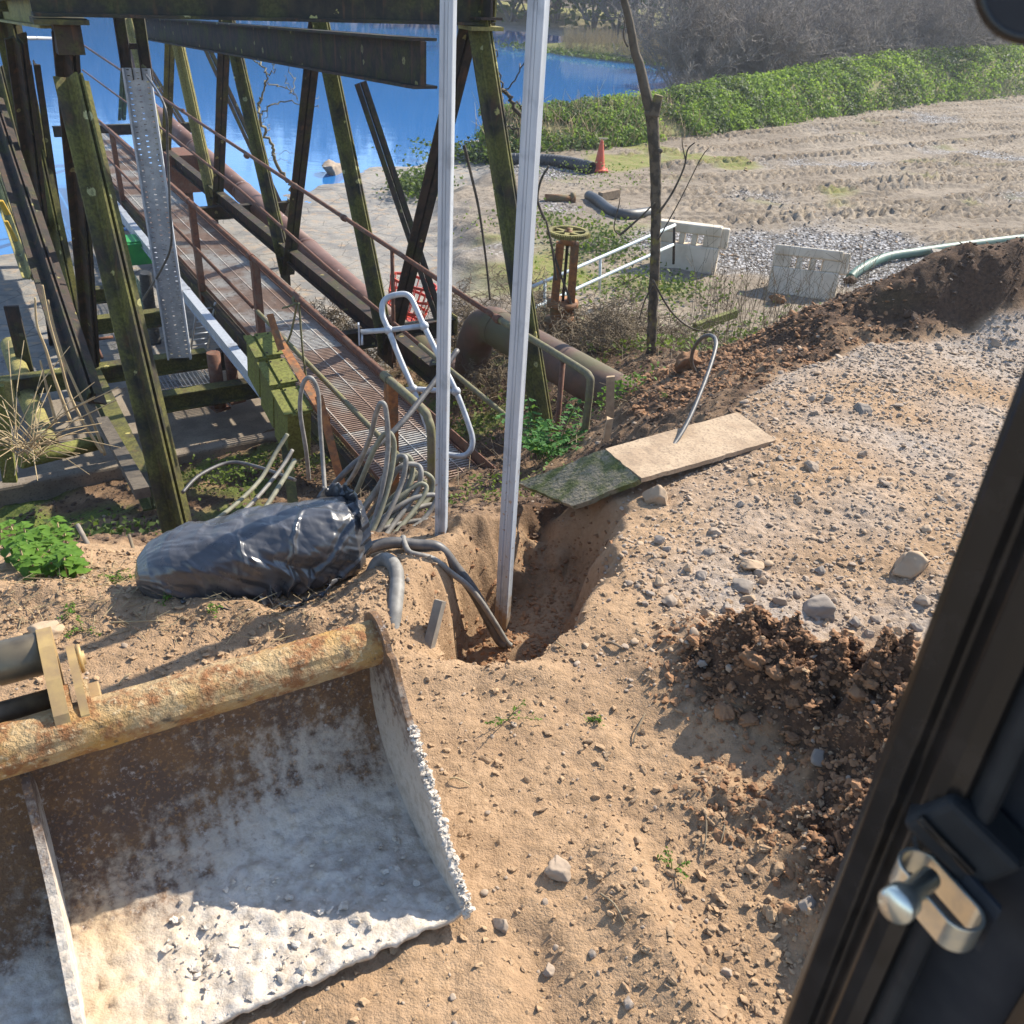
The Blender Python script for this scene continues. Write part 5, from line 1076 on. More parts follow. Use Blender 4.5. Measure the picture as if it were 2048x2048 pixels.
for px, py, rp, mt in [(1370, 735, 32, 'clod'), (1330, 742, 20, 'clod'), (1280, 828, 14, 'clod'), (1272, 818, 13, 'clod'), (1555, 590, 16, 'clod'), (1815, 635, 14, 'clod_dark'), (1928, 523, 18, 'clod_dark'), (1500, 640, 14, 'clod_dark'), (1460, 660, 14, 'clod_dark'), (1580, 610, 15, 'clod_dark'), (500, 1020, 12, 'clod_dark'), (1700, 560, 12, 'clod_dark')]:
    p = on_ground(px, py, -.3); put('clod', random.choice(MC[mt]), p, prad(px, py, p, rp), parent=ground, sink=.2)
# yard gravel, nearest part
r = np.random.default_rng(41); n = 24000; x = r.uniform(-.5, 9, n); y = r.uniform(11.5, 26, n); zz, cr_, gr_, gs_ = yard_z(x, y); kp = (r.uniform(size=n) < gr_*.75) & (cr_ < .3); x, y, zz = x[kp], y[kp], zz[kp]
scatter('yard_gravel', ROCK0, x, y, zz, lognorm(len(x), .022, .35, 42, .01, .05), M['stone_grey'], yard, 43, .7, .3)
n = 5000; x = r.uniform(3, 24, n); y = r.uniform(13, 46, n); zz, cr_, gr_, gs_ = yard_z(x, y); kp = cr_ < .2
scatter('yard_clods', CLOD1, x[kp], y[kp], zz[kp], lognorm(int(kp.sum()), .020, .5, 44, .01, .06), M['clod_sand'], yard, 45, .6, .35)
# twigs and straws lying about
straws = []
def stick(px, py, px2, py2, r0, mat, label, lift=.01, grp=None):
    a = on_ground(px, py)+ZV*lift; b = on_ground(px2, py2)+ZV*lift; mdl = (a+b)/2+np.array([random.uniform(-.01, .01), random.uniform(-.01, .01), .008]); m = MB(); m.tube(spline([a, mdl, b], 4), np.linspace(r0, r0*.6, 9), 5); return obj1(m, 'stick', M[mat], label, 'stick', grp)
stick(1212, 1290, 1245, 1300, .007, 'wood', 'short brown stick on the soil right of the trench end')
m = MB(); m.tube(spline([PY(155, 1050, 3.75), PY(185, 1105, 3.6), PY(222, 1152, 3.45)], 4), .012, 6); obj1(m, 'stick', M['wood_grey'], 'thick grey stick leaning in the nettles left of the bundle', 'stick')
m = MB(); m.tube(spline([PY(258, 1070, 3.6), PY(270, 1110, 3.5), PY(282, 1155, 3.4)], 4), .008, 6); obj1(m, 'stick', M['twig_near'], 'thin pale stick upright at the left end of the bundle', 'stick')
for (a, b, c, d, lb) in [(1090, 1296, 1160, 1312, 'pair of straw bits below the trench lip'), (1110, 1290, 1130, 1300, 'tiny straw above the straw pair below the trench'), (1265, 1490, 1290, 1430, 'thin twig crossing the dirt in the middle foreground'), (1410, 1620, 1405, 1720, 'curved root lying left of the spoil tail'), (1447, 1625, 1440, 1690, 'second curved root beside the spoil tail'), (900, 1560, 940, 1572, 'flat straw lying near the bucket side plate'), (1200, 1790, 1250, 1850, 'root fragment below the lone round stone'), (220, 1248, 330, 1244, 'long straw lying behind the bucket hanger'), (240, 1370, 262, 1350, 'short pale straw behind the bucket tube')]:
    stick(a, b, c, d, .0035, 'straw' if 'straw' in lb else 'twig_near', lb, .006)
# ============================================================ THINGS IN THE MIDDLE DISTANCE
# ---- sluice valve with toothed handwheel
vl = empty('sluice_valve', PY(1150, 660, 10.9), 'rusty orange sluice valve with a toothed mossy handwheel in the brambles', 'valve')
wc = PY(1137, 465, 10.7); rw = .235; m = MB(); m.lathe(wc, ZV, [(rw*.84, -.028), (rw, -.028), (rw, .022), (rw*.84, .022), (rw*.84, -.028)], 48, False)
for i in range(56):
    a = 2*math.pi*i/56; u = np.array([math.cos(a), math.sin(a), 0]); m.box(wc+u*(rw+.010)-ZV*.005, (.024, .012, .042), (u, np.cross(ZV, u), ZV))
m.build('handwheel_rim', M['steel_lichen'], vl)
for i in range(6):
    a = 2*math.pi*i/6+.3; u = np.array([math.cos(a), math.sin(a), 0]); q = np.cross(ZV, u); m = MB(); m.add([wc+u*.03+q*.032-ZV*.012, wc+u*.2-q*-.014-ZV*.012, wc+u*.2-q*.014-ZV*.012, wc+u*.03-q*.032-ZV*.012, wc+u*.03+q*.032+ZV*.012, wc+u*.2+q*.014+ZV*.012, wc+u*.2-q*.014+ZV*.012, wc+u*.03-q*.032+ZV*.012], [(3, 2, 1, 0), (4, 5, 6, 7), (0, 1, 5, 4), (1, 2, 6, 5), (2, 3, 7, 6), (3, 0, 4, 7)]); m.build('spoke', M['steel_lichen'], vl)
m = MB(); m.lathe(wc, ZV, [(0.0, .05), (.022, .05), (.024, .02), (.05, .02), (.05, -.05), (.09, -.07), (.09, -.13), (0, -.13)], 16); m.build('hub', M['rust_valve'], vl)
for s in (-.085, .085):
    m = MB(); m.prism(wc+np.array([s, 0, -.12]), wc+np.array([s*1.15, 0, -.86]), [(-.046, -.07), (.046, -.07), (.046, .07), (-.046, .07)], [1, 0, 0]); m.build('pillar_leg', M['rust_orange'], vl)
m = MB(); m.tube([wc-ZV*.1, wc-ZV*.9], .018, 8); m.build('stem', M['steel_dark'], vl)
m = MB(); m.lathe(wc-ZV*.86, ZV, [(0, .05), (.19, .05), (.19, -.01), (.15, -.03), (.14, -.16), (.21, -.18), (.21, -.23), (.15, -.25), (.17, -.40), (.23, -.43), (.23, -.49), (.13, -.53), (.12, -.9), (.0, -.9)], 20); m.build('bonnet', M['rust_valve'], vl)
fl = wc+np.array([.17, -.02, -1.55]); m = MB(); m.lathe(fl, nrm([.8, .5, 0]), [(0, -.09), (.16, -.09), (.16, -.03), (.26, -.03), (.26, .03), (.0, .03)], 28, False); m.build('flange', M['rust_valve'], vl)
# ---- pale blue guard rails
gr_ = empty('guard_rail', PY(1215, 600, 12.4), 'pale blue tubular guard rail running behind the valve to the white barrier', 'railing')
def gy(px): return 12.0+(px-1000)/350*3.2
for pts in ([(1060, 575), (1157, 534), (1299, 472), (1350, 450)], [(1010, 640), (1100, 602), (1215, 549), (1299, 511), (1346, 489)]):
    m = MB(); m.tube([PY(a, b, gy(a)) for a, b in pts], .026, 8); m.build('rail', M['pale_blue'], gr_)
for a, b0, b1 in ((1201, 514, 580), (1349, 448, 528), (1090, 560, 640)):
    m = MB(); m.tube([PY(a, b0, gy(a)), PY(a-2, b1, gy(a))], .022, 8); m.build('rail_post', M['pale_blue'] if a < 1300 else M['steel_dark'], gr_)
# ---- white water-filled barriers
def barrier(c, rot, tilt, label, L=1.12, h=.82, roll=0):
    t = empty('plastic_barrier', c, label, 'barrier', 'white plastic barriers'); t.rotation_euler = (tilt, roll, rot)
    def part(name, m):
        me = bpy.data.meshes.new(name); me.from_pydata(m.v, [], m.f); me.materials.append(M['white_plastic']); o = bpy.data.objects.new(name, me); COL.objects.link(o); o.parent = t
        b = o.modifiers.new('bevel', 'BEVEL'); b.width = .025; b.segments = 2; b.limit_method = 'ANGLE'; return o
    m = MB(); m.add([(-L/2, -.19, 0), (L/2, -.19, 0), (L/2, .19, 0), (-L/2, .19, 0), (-L/2, -.13, .46), (L/2, -.13, .46), (L/2, .13, .46), (-L/2, .13, .46)], [(3, 2, 1, 0), (4, 5, 6, 7), (0, 1, 5, 4), (1, 2, 6, 5), (2, 3, 7, 6), (3, 0, 4, 7)]); part('lower_tank', m)
    m = MB(); m.box((0, 0, .735), (L, .24, .17)); part('top_rail', m)
    xs = [-L/2+.16, -L/2+.50, -L/2+.76, -L/2+1.02]
    ws = [.32, .10, .10, .66]
    for x0, w_ in ((-L/2+.15, .30), (-L/2+.44, .10), (-L/2+.66, .10), (L/2-.15, .30)):
        m = MB(); m.box((x0, 0, .555), (w_, .21, .2)); part('window_post', m)
    for k_ in range(5):
        m = MB(); m.box((-.02, -.168+.0105*k_, .085+k_*.075), (L*.86, .022, .034)); part('rib', m)
    m = MB(); m.box((L/2+.06, 0, .62), (.14, .13, .36)); part('coupling_lug', m)
    return t
b1 = PZ(1372, 542, -2.5); barrier((b1[0]-.02, b1[1]+.1, -2.5), math.radians(-14), math.radians(-3), 'upright white plastic barrier standing behind the bare tree trunk')
b2 = PZ(1600, 590, -2.55); barrier((b2[0], b2[1], -2.58), math.radians(-12), math.radians(-14), 'white plastic barrier tilted back among the dead stems on the right', 1.12)
# ---- traffic cone and pipes by the bank
cn = empty('traffic_cone', (1.73, 25.1, GY(1.73, 25.1)), 'single faded orange traffic cone in front of the green bank', 'cone'); c = np.array(cn.location)
m = MB(); m.box(c+ZV*.03, (.46, .46, .06)); m.build('base', M['orange_plastic'], cn, .02)
m = MB(); m.lathe(c, ZV, [(.19, .05), (.15, .09), (.12, .25), (.045, .72), (.03, .76), (0, .76)], 20); m.build('cone_body', M['orange_plastic'], cn)
m = MB(); m.box(c+np.array([.03, 0, .80]), (.22, .03, .03)); m.build('cap_bar', M['white_plastic'], cn)
pp = empty('black_pipe', PZ(1135, 325, -2.4), 'thick black plastic pipe lying left of the traffic cone', 'pipe')
path = spline([PZ(1010, 318, -2.42), PZ(1085, 320, -2.38), PZ(1140, 326, -2.36), PZ(1184, 336, -2.36)], 10); m = MB(); m.tube(path, .15, 18, cap=False); m.build('pipe_wall', M['hose_black'], pp)
m = MB()
for i in range(0, len(path)-1): m.lathe(path[i], path[i+1]-path[i], [(.15, 0), (.158, .015), (.158, .035), (.15, .05)], 18)
m.build('corrugation', M['hose_black'], pp)
m = MB(); m.tube(spline([PZ(1178, 392, -2.45), PZ(1196, 402, -2.42), PZ(1215, 418, -2.42), PZ(1235, 428, -2.42), PZ(1265, 430, -2.42), PZ(1306, 424, -2.45)], 8), .12, 14); obj1(m, 'rubber_hose', M['hose_black'], 'thick dark hose bending across the gravel behind the handwheel', 'hose')
m = MB(); a = PZ(1200, 393, -2.4); b = PZ(1236, 386, -2.4); m.prism(a, b, rect(-.09, .09, -.06, .07), [0, 0, 1]); obj1(m, 'timber_block', M['wood'], 'squared timber block lying beside the dark hose', 'timber')
m = MB(); a = PZ(1090, 396, -2.45); b = PZ(1150, 398, -2.45); m.tube([a, b], .09, 14); m.lathe(b, b-a, [(.09, -.1), (.14, -.1), (.14, 0), (.09, 0)], 14); obj1(m, 'flanged_pipe', M['rust_valve'], 'short rusty flanged pipe left of the timber block', 'pipe')
m = MB(); m.tube(spline([PZ(1700, 556, -2.5), PZ(1722, 538, -2.42), PZ(1770, 515, -2.40), PZ(1836, 504, -2.40), PZ(1934, 490, -2.40), PZ(2034, 478, -2.40), PZ(2120, 470, -2.4)], 8), .085, 14); obj1(m, 'green_hose', M['hose_green'], 'long green lay-flat hose crossing the yard to the right', 'hose')
m = MB(); a = PZ(1925, 512, -2.35); m.box(a, (1.1, .5, .05), (nrm([.98, -.2, 0]), nrm([.2, .98, 0]), ZV)); obj1(m, 'board', M['wood_grey'], 'flat grey board on the yard under the green hose', 'board')
m = MB(); a = PZ(1390, 655, -2.2); b = PZ(1472, 626, -2.2); m.prism(a, b, rect(-.06, .06, -.04, .04), [0, 0, 1]); obj1(m, 'mossy_plank', M['steel_moss'], 'moss green plank lying among the stems right of the tree', 'plank')
m = MB(); v_, f_ = ROCK2[2]; o = put('boulder', MR['stone'][2], PZ(664, 348, WATER), .42, sink=.35); tag(o, 'lone pale boulder standing in the shallow blue water', 'boulder')
# ---- red mesh basket behind the trusses
rd = empty('red_basket', PZ(812, 650, -2.75), 'bright red plastic basket beyond the pipeline on the grey mud', 'basket'); c = PZ(808, 640, -2.75)
up_ = nrm([.25, .1, 1]); u = nrm(np.cross(up_, [0, 1, 0])); w_ = np.cross(up_, u); m = MB()
for i in range(22):
    a = 2*math.pi*i/22; d = u*math.cos(a)+w_*math.sin(a); m.tube([c+d*.28, c+d*.36+up_*.62], .010, 5)
m.build('wall_bars', M['red_plastic'], rd); m = MB()
for h_, r_ in ((0.02, .285), (.2, .31), (.4, .335), (.62, .365)): m.lathe(c+up_*h_, up_, [(r_-.012, -.02), (r_+.012, -.02), (r_+.012, .02), (r_-.012, .02), (r_-.012, -.02)], 24, False)
m.build('hoops', M['red_plastic'], rd); m = MB(); m.lathe(c, up_, [(0, 0), (.285, 0), (.285, .01), (0, .01)], 24, False); m.build('floor', M['red_plastic'], rd)
# ---- under and left of the bridge
def PZa(px, py, z): return PZ(px, py, z)
con = empty('concrete_base', WN(1.5, 10, -2.75), 'weathered concrete base slab under the left side of the bridge', 'slab')
for (n0, n1, va, vb, z_) in ((-.9, 1.05, 9.2, 11.3, -2.62), (1.06, 3.3, 9.2, 11.3, -2.60)):
    m = MB(); m.box(WN((n0+n1)/2, (va+vb)/2, z_-.2), (n1-n0, vb-va, .4), (NV, VV, ZV)); m.build('slab_bay', M['concrete'], con, .02)
m = MB(); m.box(WN(1.2, 8.9, -2.5), (3.4, .16, .26), (NV, VV, ZV)); m.build('kerb', M['concrete'], con, .03)
for i, (a, b) in enumerate((((322, 745), (402, 792)), ((300, 715), (400, 742)))):
    c = PZ((a[0]+b[0])/2, (a[1]+b[1])/2, -2.45); g_ = empty('floor_grating', c, ('nearer' if i == 0 else 'farther')+' pale steel floor grating pad on the concrete base', 'grating', 'floor gratings under the bridge'); m = MB()
    for k_ in range(19): m.box(c+NV*(-.45+k_*.05), (.005, .62, .03), (NV, VV, ZV))
    m.build('bearing_bars', M['galv_old'], g_); m = MB()
    for k_ in range(13): m.box(c+VV*(-.30+k_*.05)+ZV*.004, (.92, .005, .012), (NV, VV, ZV))
    m.build('cross_bars', M['galv_old'], g_)
for (a, b, r, lb) in (((421, 700), (440, 815), .075, 'rusty red pipe stanchion under the walkway, nearer of two'), ((452, 720), (470, 800), .065, 'rusty red pipe stanchion under the walkway, half hidden behind the other')):
    p = PZ(*b, -2.42); q = np.array([p[0], p[1], -1.75]); m = MB(); m.tube([p, q], r, 14); m.lathe(p, ZV, [(0, .012), (.13, .012), (.13, -.01), (0, -.01)], 4, False); obj1(m, 'pipe_stanchion', M['rust_rail'], lb, 'post', 'rusty pipe stanchions')
m = MB(); m.tube(spline([PN(295, 540, 1.75), PN(300, 640, 1.75), PN(318, 700, 1.75)], 6), .085, 14); 
pth = spline([PN(290, 545, 2.0), PN(300, 620, 2.0), PN(312, 695, 2.0)], 14); m = MB()
for i in range(len(pth)-1): m.lathe(pth[i], pth[i+1]-pth[i], [(.075, 0), (.084, .02), (.084, .04), (.075, .058)], 14)
m.tube(pth, .075, 14); obj1(m, 'ribbed_hose', M['hose_black'], 'black ribbed suction hose hanging behind the leaning cable tray', 'hose')
m = MB(); a = PZ(70, 812, -2.7); b = PY(22, 612, a[1]); m.prism(a-ZV*.3, b, rect(-.075, .075, -.02, .02), [1, .3, 0]); obj1(m, 'fence_post', M['steel_dark'], 'dark flat fence post standing in the mud on the far left', 'post')
m = MB(); m.tube(spline([PZ(20, 690, -2.15), PZ(55, 790, -2.2), PZ(98, 895, -2.25)], 5), .105, 14); obj1(m, 'mossy_pole', M['steel_lichen'], 'thick mossy yellow pole slanting at the left edge', 'pole')
m = MB(); m.tube([PZ(40, 922, -2.05), PZ(200, 884, -2.15)], .075, 12); obj1(m, 'mossy_log', M['steel_moss'], 'mossy log lying across the foot of the slanting pole', 'log')
m = MB(); a = PZ(5, 905, -1.9); b = PY(-8, 770, a[1]); m.prism(a-ZV*.3, b, rect(-.06, .06, -.03, .03), [1, .3, 0]); obj1(m, 'mossy_stake', M['steel_moss'], 'mossy square stake at the extreme left edge', 'stake')
m = MB(); m.prism(PZ(28, 850, -2.1), PY(12, 760, PZ(28, 850, -2.1)[1]), rect(-.05, .05, -.03, .03), [1, .3, 0]); obj1(m, 'mossy_stake', M['steel_lichen'], 'yellow green stake just right of the extreme left one', 'stake')
# fallen channel at the foot of the left leg
m = MB(); m.prism(PZ(205, 840, -1.75), PY(285, 985, 5.2), rect(-.05, .05, -.04, .03), NV, None); obj1(m, 'fallen_timber', M['bark'], 'dark rotten timber leaning on the soil left of the nearest mossy leg', 'timber')
# machinery and netting seen below the walkway
m = MB(); a = PN(265, 500, 2.0); m.box(a, (.4, .5, .3), (NV, VV, ZV)); m.box(a+ZV*.16, (.3, .4, .02), (NV, VV, ZV)); obj1(m, 'green_cabinet', M['green_paint'], 'small bright green cabinet glimpsed below the trunking', 'cabinet', bevel=.02)
m = MB(); c = PN(275, 600, 2.1)
for k_ in range(16): m.tube([c+VV*(-.5+k_*.066)-ZV*.45, c+VV*(-.5+k_*.066)+ZV*.45], .005, 4); 
for k_ in range(14): m.tube([c+VV*-.5+ZV*(-.45+k_*.068), c+VV*.5+ZV*(-.45+k_*.068)], .005, 4)
obj1(m, 'mesh_guard', M['netting_green'], 'grey green wire mesh guard behind the nearest mossy leg', 'mesh')
m = MB(); a = PY(8, 415, 11.5); m.box(a, (.07, .07, .18), (NV, VV, nrm([-.35, 0, 1]))); m.box(PY(22, 462, 11.5), (.05, .06, .26), (NV, VV, nrm([-.3, 0, 1]))); obj1(m, 'yellow_bracket', M['yellow'], 'yellow painted bracket behind the left truss legs', 'bracket', bevel=.01)
for i, (a, b) in enumerate((((322, 560), (345, 690)), ((400, 610), (388, 700)))):
    lad = MB(); p, q = PN(a[0]-6, a[1], 2.25), PN(b[0]-6, b[1], 2.25)
    for s in (0, .22): lad.tube([p+NV*s, q+NV*s], .014, 6)
    for t in np.linspace(.1, .9, 7): lad.tube([p+(q-p)*t, p+(q-p)*t+NV*.22], .010, 6)
    obj1(lad, 'small_ladder', M['galv'], ('left' if i == 0 else 'right')+' short pale ladder below the walkway trunking', 'ladder', 'short ladders below the walkway')
m = MB(); m.tube([PZ(185, 680, -2.4), PZ(226, 674, -2.4)], .02, 6); m.tube([PZ(190, 684, -2.4), PZ(204, 716, -2.5)], .02, 6); obj1(m, 'red_white_rod', M['rust_rail'], 'thin red rod frame on the dark mud between the left legs', 'rod')

# ============================================================ CAB OF THE EXCAVATOR (beside the lens)
cab = empty('excavator_cab', (.4, .5, .4), 'black door pillar of the excavator cab at the right edge, with zinc door striker', 'excavator cab')
def cabray(px, py, s):
    r_ = ray(px, py); return r_[:2]/np.hypot(*r_[:2])*s
e0 = cabray(1800, 1405, .60); e0n = nrm([*e0, 0]); rgt = np.array([e0n[1], -e0n[0], 0])      # to the right of the view
O = np.array([e0[0], e0[1], 0])
def CB(a, b, z): return O+rgt*a+e0n*b+ZV*z
def cabprism(name, poly, z0, z1, mat, bevel=0):
    m = MB(); n_ = len(poly); V = [CB(a, b, z0) for a, b in poly]+[CB(a, b, z1) for a, b in poly]
    m.add(V, [tuple(range(n_))[::-1], tuple(range(n_, 2*n_))]+[(i, (i+1) % n_, n_+(i+1) % n_, n_+i) for i in range(n_)]); return m.build(name, mat, cab, bevel)
cabprism('door_pillar', [(0, 0), (.004, -.006), (.020, -.010), (.027, -.004), (.030, -.004), (.038, -.016), (.050, -.019), (.062, -.018), (.066, -.012), (.066, .05), (.0, .04)], .55, 2.6, M['cab_black'], .003)
cabprism('door_seal', [(.066, -.012), (.073, -.022), (.082, -.022), (.086, -.012), (.086, .04), (.066, .04)], .55, 2.6, M['cab_rubber'], .003)
cabprism('inner_lining', [(.086, .02), (.30, -.08), (.50, -.25), (.50, .10), (.086, .06)], .55, 2.6, M['cab_lining'])
cabprism('lining_rib', [(.150, -.022), (.160, -.035), (.168, -.038), (.180, -.034), (.185, -.02)], .55, 2.6, M['cab_black'], .003)
# latch block and striker
def cabbox(name, a, b, z, size, mat, bevel=.004, rot=0):
    m = MB(); c, s = math.cos(rot), math.sin(rot); m.box(CB(a, b, z), size, (rgt*c+ZV*s, e0n, -rgt*s+ZV*c)); return m.build(name, mat, cab, bevel)
zs = None
sp_ = PY(1850, 1785, .0001+.36); 
def cabpt(px, py, b):
    """point on the plane b behind the pillar face"""
    r_ = ray(px, py); t = (O+e0n*b-CAMP)@e0n/(r_@e0n); return CAMP+r_*t
s0 = cabpt(1872, 1795, -.045)
ax_s = nrm(rgt*.80-e0n*.60); ay_s = np.cross(ZV, ax_s); hl, hw, tk, bh_ = .021, .0165, .0032, .026
V = []; n_ = 48
for i in range(n_):
    a = 2*math.pi*i/n_; ca_, sa_ = math.cos(a), math.sin(a); ox = hl if ca_ > 0 else -hl
    for (rr2, zz2) in ((hw-tk, 0), (hw, 0), (hw, -bh_), (hw-tk, -bh_)): V.append(s0+ax_s*(ox+ca_*rr2)+ay_s*(sa_*rr2)+ZV*(zz2+.012))
m = MB(); m.add(V, [(i*4+k_, i*4+(k_+1) % 4, ((i+1) % n_)*4+(k_+1) % 4, ((i+1) % n_)*4+k_) for i in range(n_) for k_ in range(4)], False); m.build('striker_loop', M['zinc'], cab, .0008)
m = MB(); m.box(s0-ZV*.004+e0n*.028, (.10, .006, .05), (ax_s, e0n, ZV)); m.build('striker_plate', M['cab_lining'], cab, .001)
pin0 = cabpt(1846, 1766, -.045); pin1 = cabpt(1792, 1812, -.085); d_ = nrm(pin1-pin0); Lp = np.linalg.norm(pin1-pin0)
m = MB(); m.lathe(pin0, d_, [(0, -.010), (.0090, -.010), (.0090, Lp*.60), (.0130, Lp*.70), (.0138, Lp), (.012, Lp+.003), (0, Lp+.003)], 24); m.build('striker_pin', M['zinc'], cab)
m = MB(); c_ = cabpt(1930, 1660, -.01); m.box(c_, (.07, .04, .05), (nrm(rgt*.85-ZV*.5), e0n, nrm(rgt*.5+ZV*.85))); m.build('latch_housing', M['cab_rubber'], cab, .006)
m = MB(); c_ = cabpt(1893, 1690, -.033); m.box(c_, (.055, .006, .006), (nrm(rgt*.85-ZV*.55), e0n, nrm(rgt*.55+ZV*.85))); m.build('latch_edge', M['cab_black'], cab, .001)
# floor and roof of the cab, round mirror by the roof corner
mc = ray(2092, -56)*.62+CAMP; md = nrm(CAMP-mc)
mir = empty('cab_mirror', mc, 'round black cab mirror cut by the top right corner', 'mirror')
m = MB(); m.lathe(mc, md, [(0, -.02), (.021, -.02), (.030, -.014), (.034, -.004), (.034, .003), (.031, .006), (.0285, .0045)], 40); m.build('housing', M['cab_black'], mir)
m = MB(); m.lathe(mc, md, [(.0288, .004), (0, .0043)], 40); m.build('mirror_glass', M['cab_lining'], mir)
# ============================================================ PLANTS
def leaves(*a, **k):
    o = leaves_(*a, **k); o['kind'] = 'stuff'; return o
def leaves_(name, P, N_, size, mat, parent=None, aspect=1.0, seed=0, fold=.25):
    """each leaf: a folded lozenge of four triangles"""
    g = np.random.default_rng(seed); n = len(P); N_ = N_/np.linalg.norm(N_, axis=1)[:, None]
    t = g.normal(size=(n, 3)); t -= N_*(t*N_).sum(1)[:, None]; t /= np.linalg.norm(t, axis=1)[:, None]; b = np.cross(N_, t); s = (size if np.ndim(size) else np.full(n, size))[:, None]
    a0 = P-t*s*.5; a1 = P+t*s*.55; c0 = P+b*s*.36*aspect+N_*s*fold*.5-t*s*.05; c1 = P-b*s*.36*aspect+N_*s*fold*.5-t*s*.05; md = P+t*s*.05
    V = np.stack([a0, c0, a1, c1, md], 1).reshape(-1, 3); o = np.arange(n)[:, None]*5
    Fc = np.concatenate([o+np.array([[0, 4, 1]]), o+np.array([[1, 4, 2]]), o+np.array([[2, 4, 3]]), o+np.array([[3, 4, 0]])], 0)
    return link(name, npmesh(name, V, Fc, mat, True), parent)
def segs_mesh(name, A, B, ra, rb, mat, nside=3, parent=None):
    A = np.asarray(A); B = np.asarray(B); ra = np.asarray(ra); rb = np.asarray(rb); d = B-A; d /= np.linalg.norm(d, axis=1)[:, None]+1e-9
    ref = np.where(np.abs(d[:, 2:3]) < .9, np.array([[0, 0, 1.]]), np.array([[1., 0, 0]])); u = np.cross(d, ref); u /= np.linalg.norm(u, axis=1)[:, None]; w = np.cross(d, u); V = []
    for q, r_ in ((A, ra), (B, rb)):
        for k_ in range(nside):
            a = 2*math.pi*k_/nside; V.append(q+(u*math.cos(a)+w*math.sin(a))*r_[:, None])
    V = np.stack(V, 1).reshape(-1, 3); n = len(A); o = np.arange(n)[:, None]*(2*nside)
    Fc = np.concatenate([o+np.array([[k_, (k_+1) % nside, nside+(k_+1) % nside, nside+k_]]) for k_ in range(nside)], 0)
    me = npmesh(name, V, Fc, mat, True)
    return link(name, me, parent) if parent is not False else me
def grow(seed, h, levels, spread=.9, n0=5, r0=.06, droop=.0, kids=(4, 6), step=.9, up=.35, wob=.25):
    """a leafless bush: stems that fork into finer and finer twigs"""
    g = random.Random(seed); S = []
    def br(p, d, L, r, lv):
        n = max(2, int(3+lv*.6)); q = p
        pts = [p]
        for i in range(n):
            d = nrm(d+np.array([g.gauss(0, wob), g.gauss(0, wob), g.gauss(0, wob*.6)+up*.12-droop*.1])); q2 = q+d*L/n; S.append((q, q2, r*(1-.6*i/n), r*(1-.6*(i+1)/n), lv)); q = q2; pts.append(q)
        if lv > 0:
            for _ in range(g.randint(*kids)):
                t = g.uniform(.25, 1.0); i = min(int(t*n), n-1); pp_ = pts[i]+(pts[i+1]-pts[i])*(t*n-i)
                dd = nrm(d+np.array([g.gauss(0, spread), g.gauss(0, spread), g.gauss(0, spread*.55)+up*.6])); br(pp_, dd, L*g.uniform(.42, .72), r*.5, lv-1)
    for i in range(n0):
        a = 2*math.pi*i/n0+g.uniform(-.5, .5); br(np.array([math.cos(a)*.12, math.sin(a)*.12, 0.]), nrm([math.cos(a)*.55, math.sin(a)*.55, 1]), h*step*g.uniform(.45, .7), r0*g.uniform(.7, 1.1), levels)
    return S
def bush_meshes(name, S, mat, cut, scale_r=1.0, minr=.004):
    A = np.array([s[0] for s in S]); B = np.array([s[1] for s in S]); ra = np.maximum(np.array([s[2] for s in S])*scale_r, minr); rb = np.maximum(np.array([s[3] for s in S])*scale_r, minr*.8); lv = np.array([s[4] for s in S])
    t = lv >= cut
    return segs_mesh('trunk', A[t], B[t], ra[t], rb[t], mat, 4, False), segs_mesh('crown', A[~t], B[~t], ra[~t], rb[~t], mat, 3, False)
# ---- leafless scrub beyond the green bank and along the far shore
FAR = [bush_meshes('scrub', grow(500+i, 4.2, 4, .85, 6, .055, 0, (4, 6)), M['twig'], 3, 1.0, .0085) for i in range(5)]
FARR = [bush_meshes('scrub', grow(520+i, 7.5, 4, .75, 4, .10, 0, (4, 6), .9, .5), M['twig_far'], 3, 1.0, .017) for i in range(4)]
def copy_bush(pair, name, p, s, rz, label, cat, grp):
    t = empty(name, (p[0], p[1], p[2]), label, cat, grp); t.rotation_euler = (0, 0, rz); t.scale = (s, s, s*random.uniform(.85, 1.1))
    for nm, me_ in zip(('trunk', 'crown'), pair):
        o = bpy.data.objects.new(nm if name != 'bramble' else {'trunk': 'stems', 'crown': 'twigs'}[nm], me_); COL.objects.link(o); o.parent = t
        if name == 'bramble': o['kind'] = 'stuff'
    return t
rg = random.Random(9)
# first row: along the lagoon side of the bank
row = [(6.2, 41.0, 1.05), (7.0, 42.5, 1.4), (8.4, 42.5, 1.25), (9.6, 45.5, 1.45), (10.5, 43.5, 1.0), (12.0, 47.5, 1.2), (13.2, 46, 1.05), (14.5, 50, 1.3), (16.5, 49.5, 1.2), (17.5, 53, 1.35), (19.5, 52.5, 1.3), (21, 56, 1.4), (23.5, 56, 1.35), (26, 59, 1.4), (28.5, 60, 1.4), (8.8, 49.5, 1.05), (10.2, 52.5, 1.2), (12.5, 54.5, 1.25), (15, 57, 1.3), (18, 60, 1.4), (11, 58.5, 1.25), (22, 63, 1.5), (26, 66, 1.5), (31, 66, 1.5), (34, 63, 1.4)]
for i, (x, y, s) in enumerate(row):
    copy_bush(FAR[i % 5], 'bare_shrub', (x, y, -2.95 if x < 9 else -2.6), s*rg.uniform(.9, 1.1), rg.uniform(0, 6.28), 'leafless grey brown shrub in the scrub behind the green bank', 'shrub', 'bare scrub behind the green bank')
k_ = 0
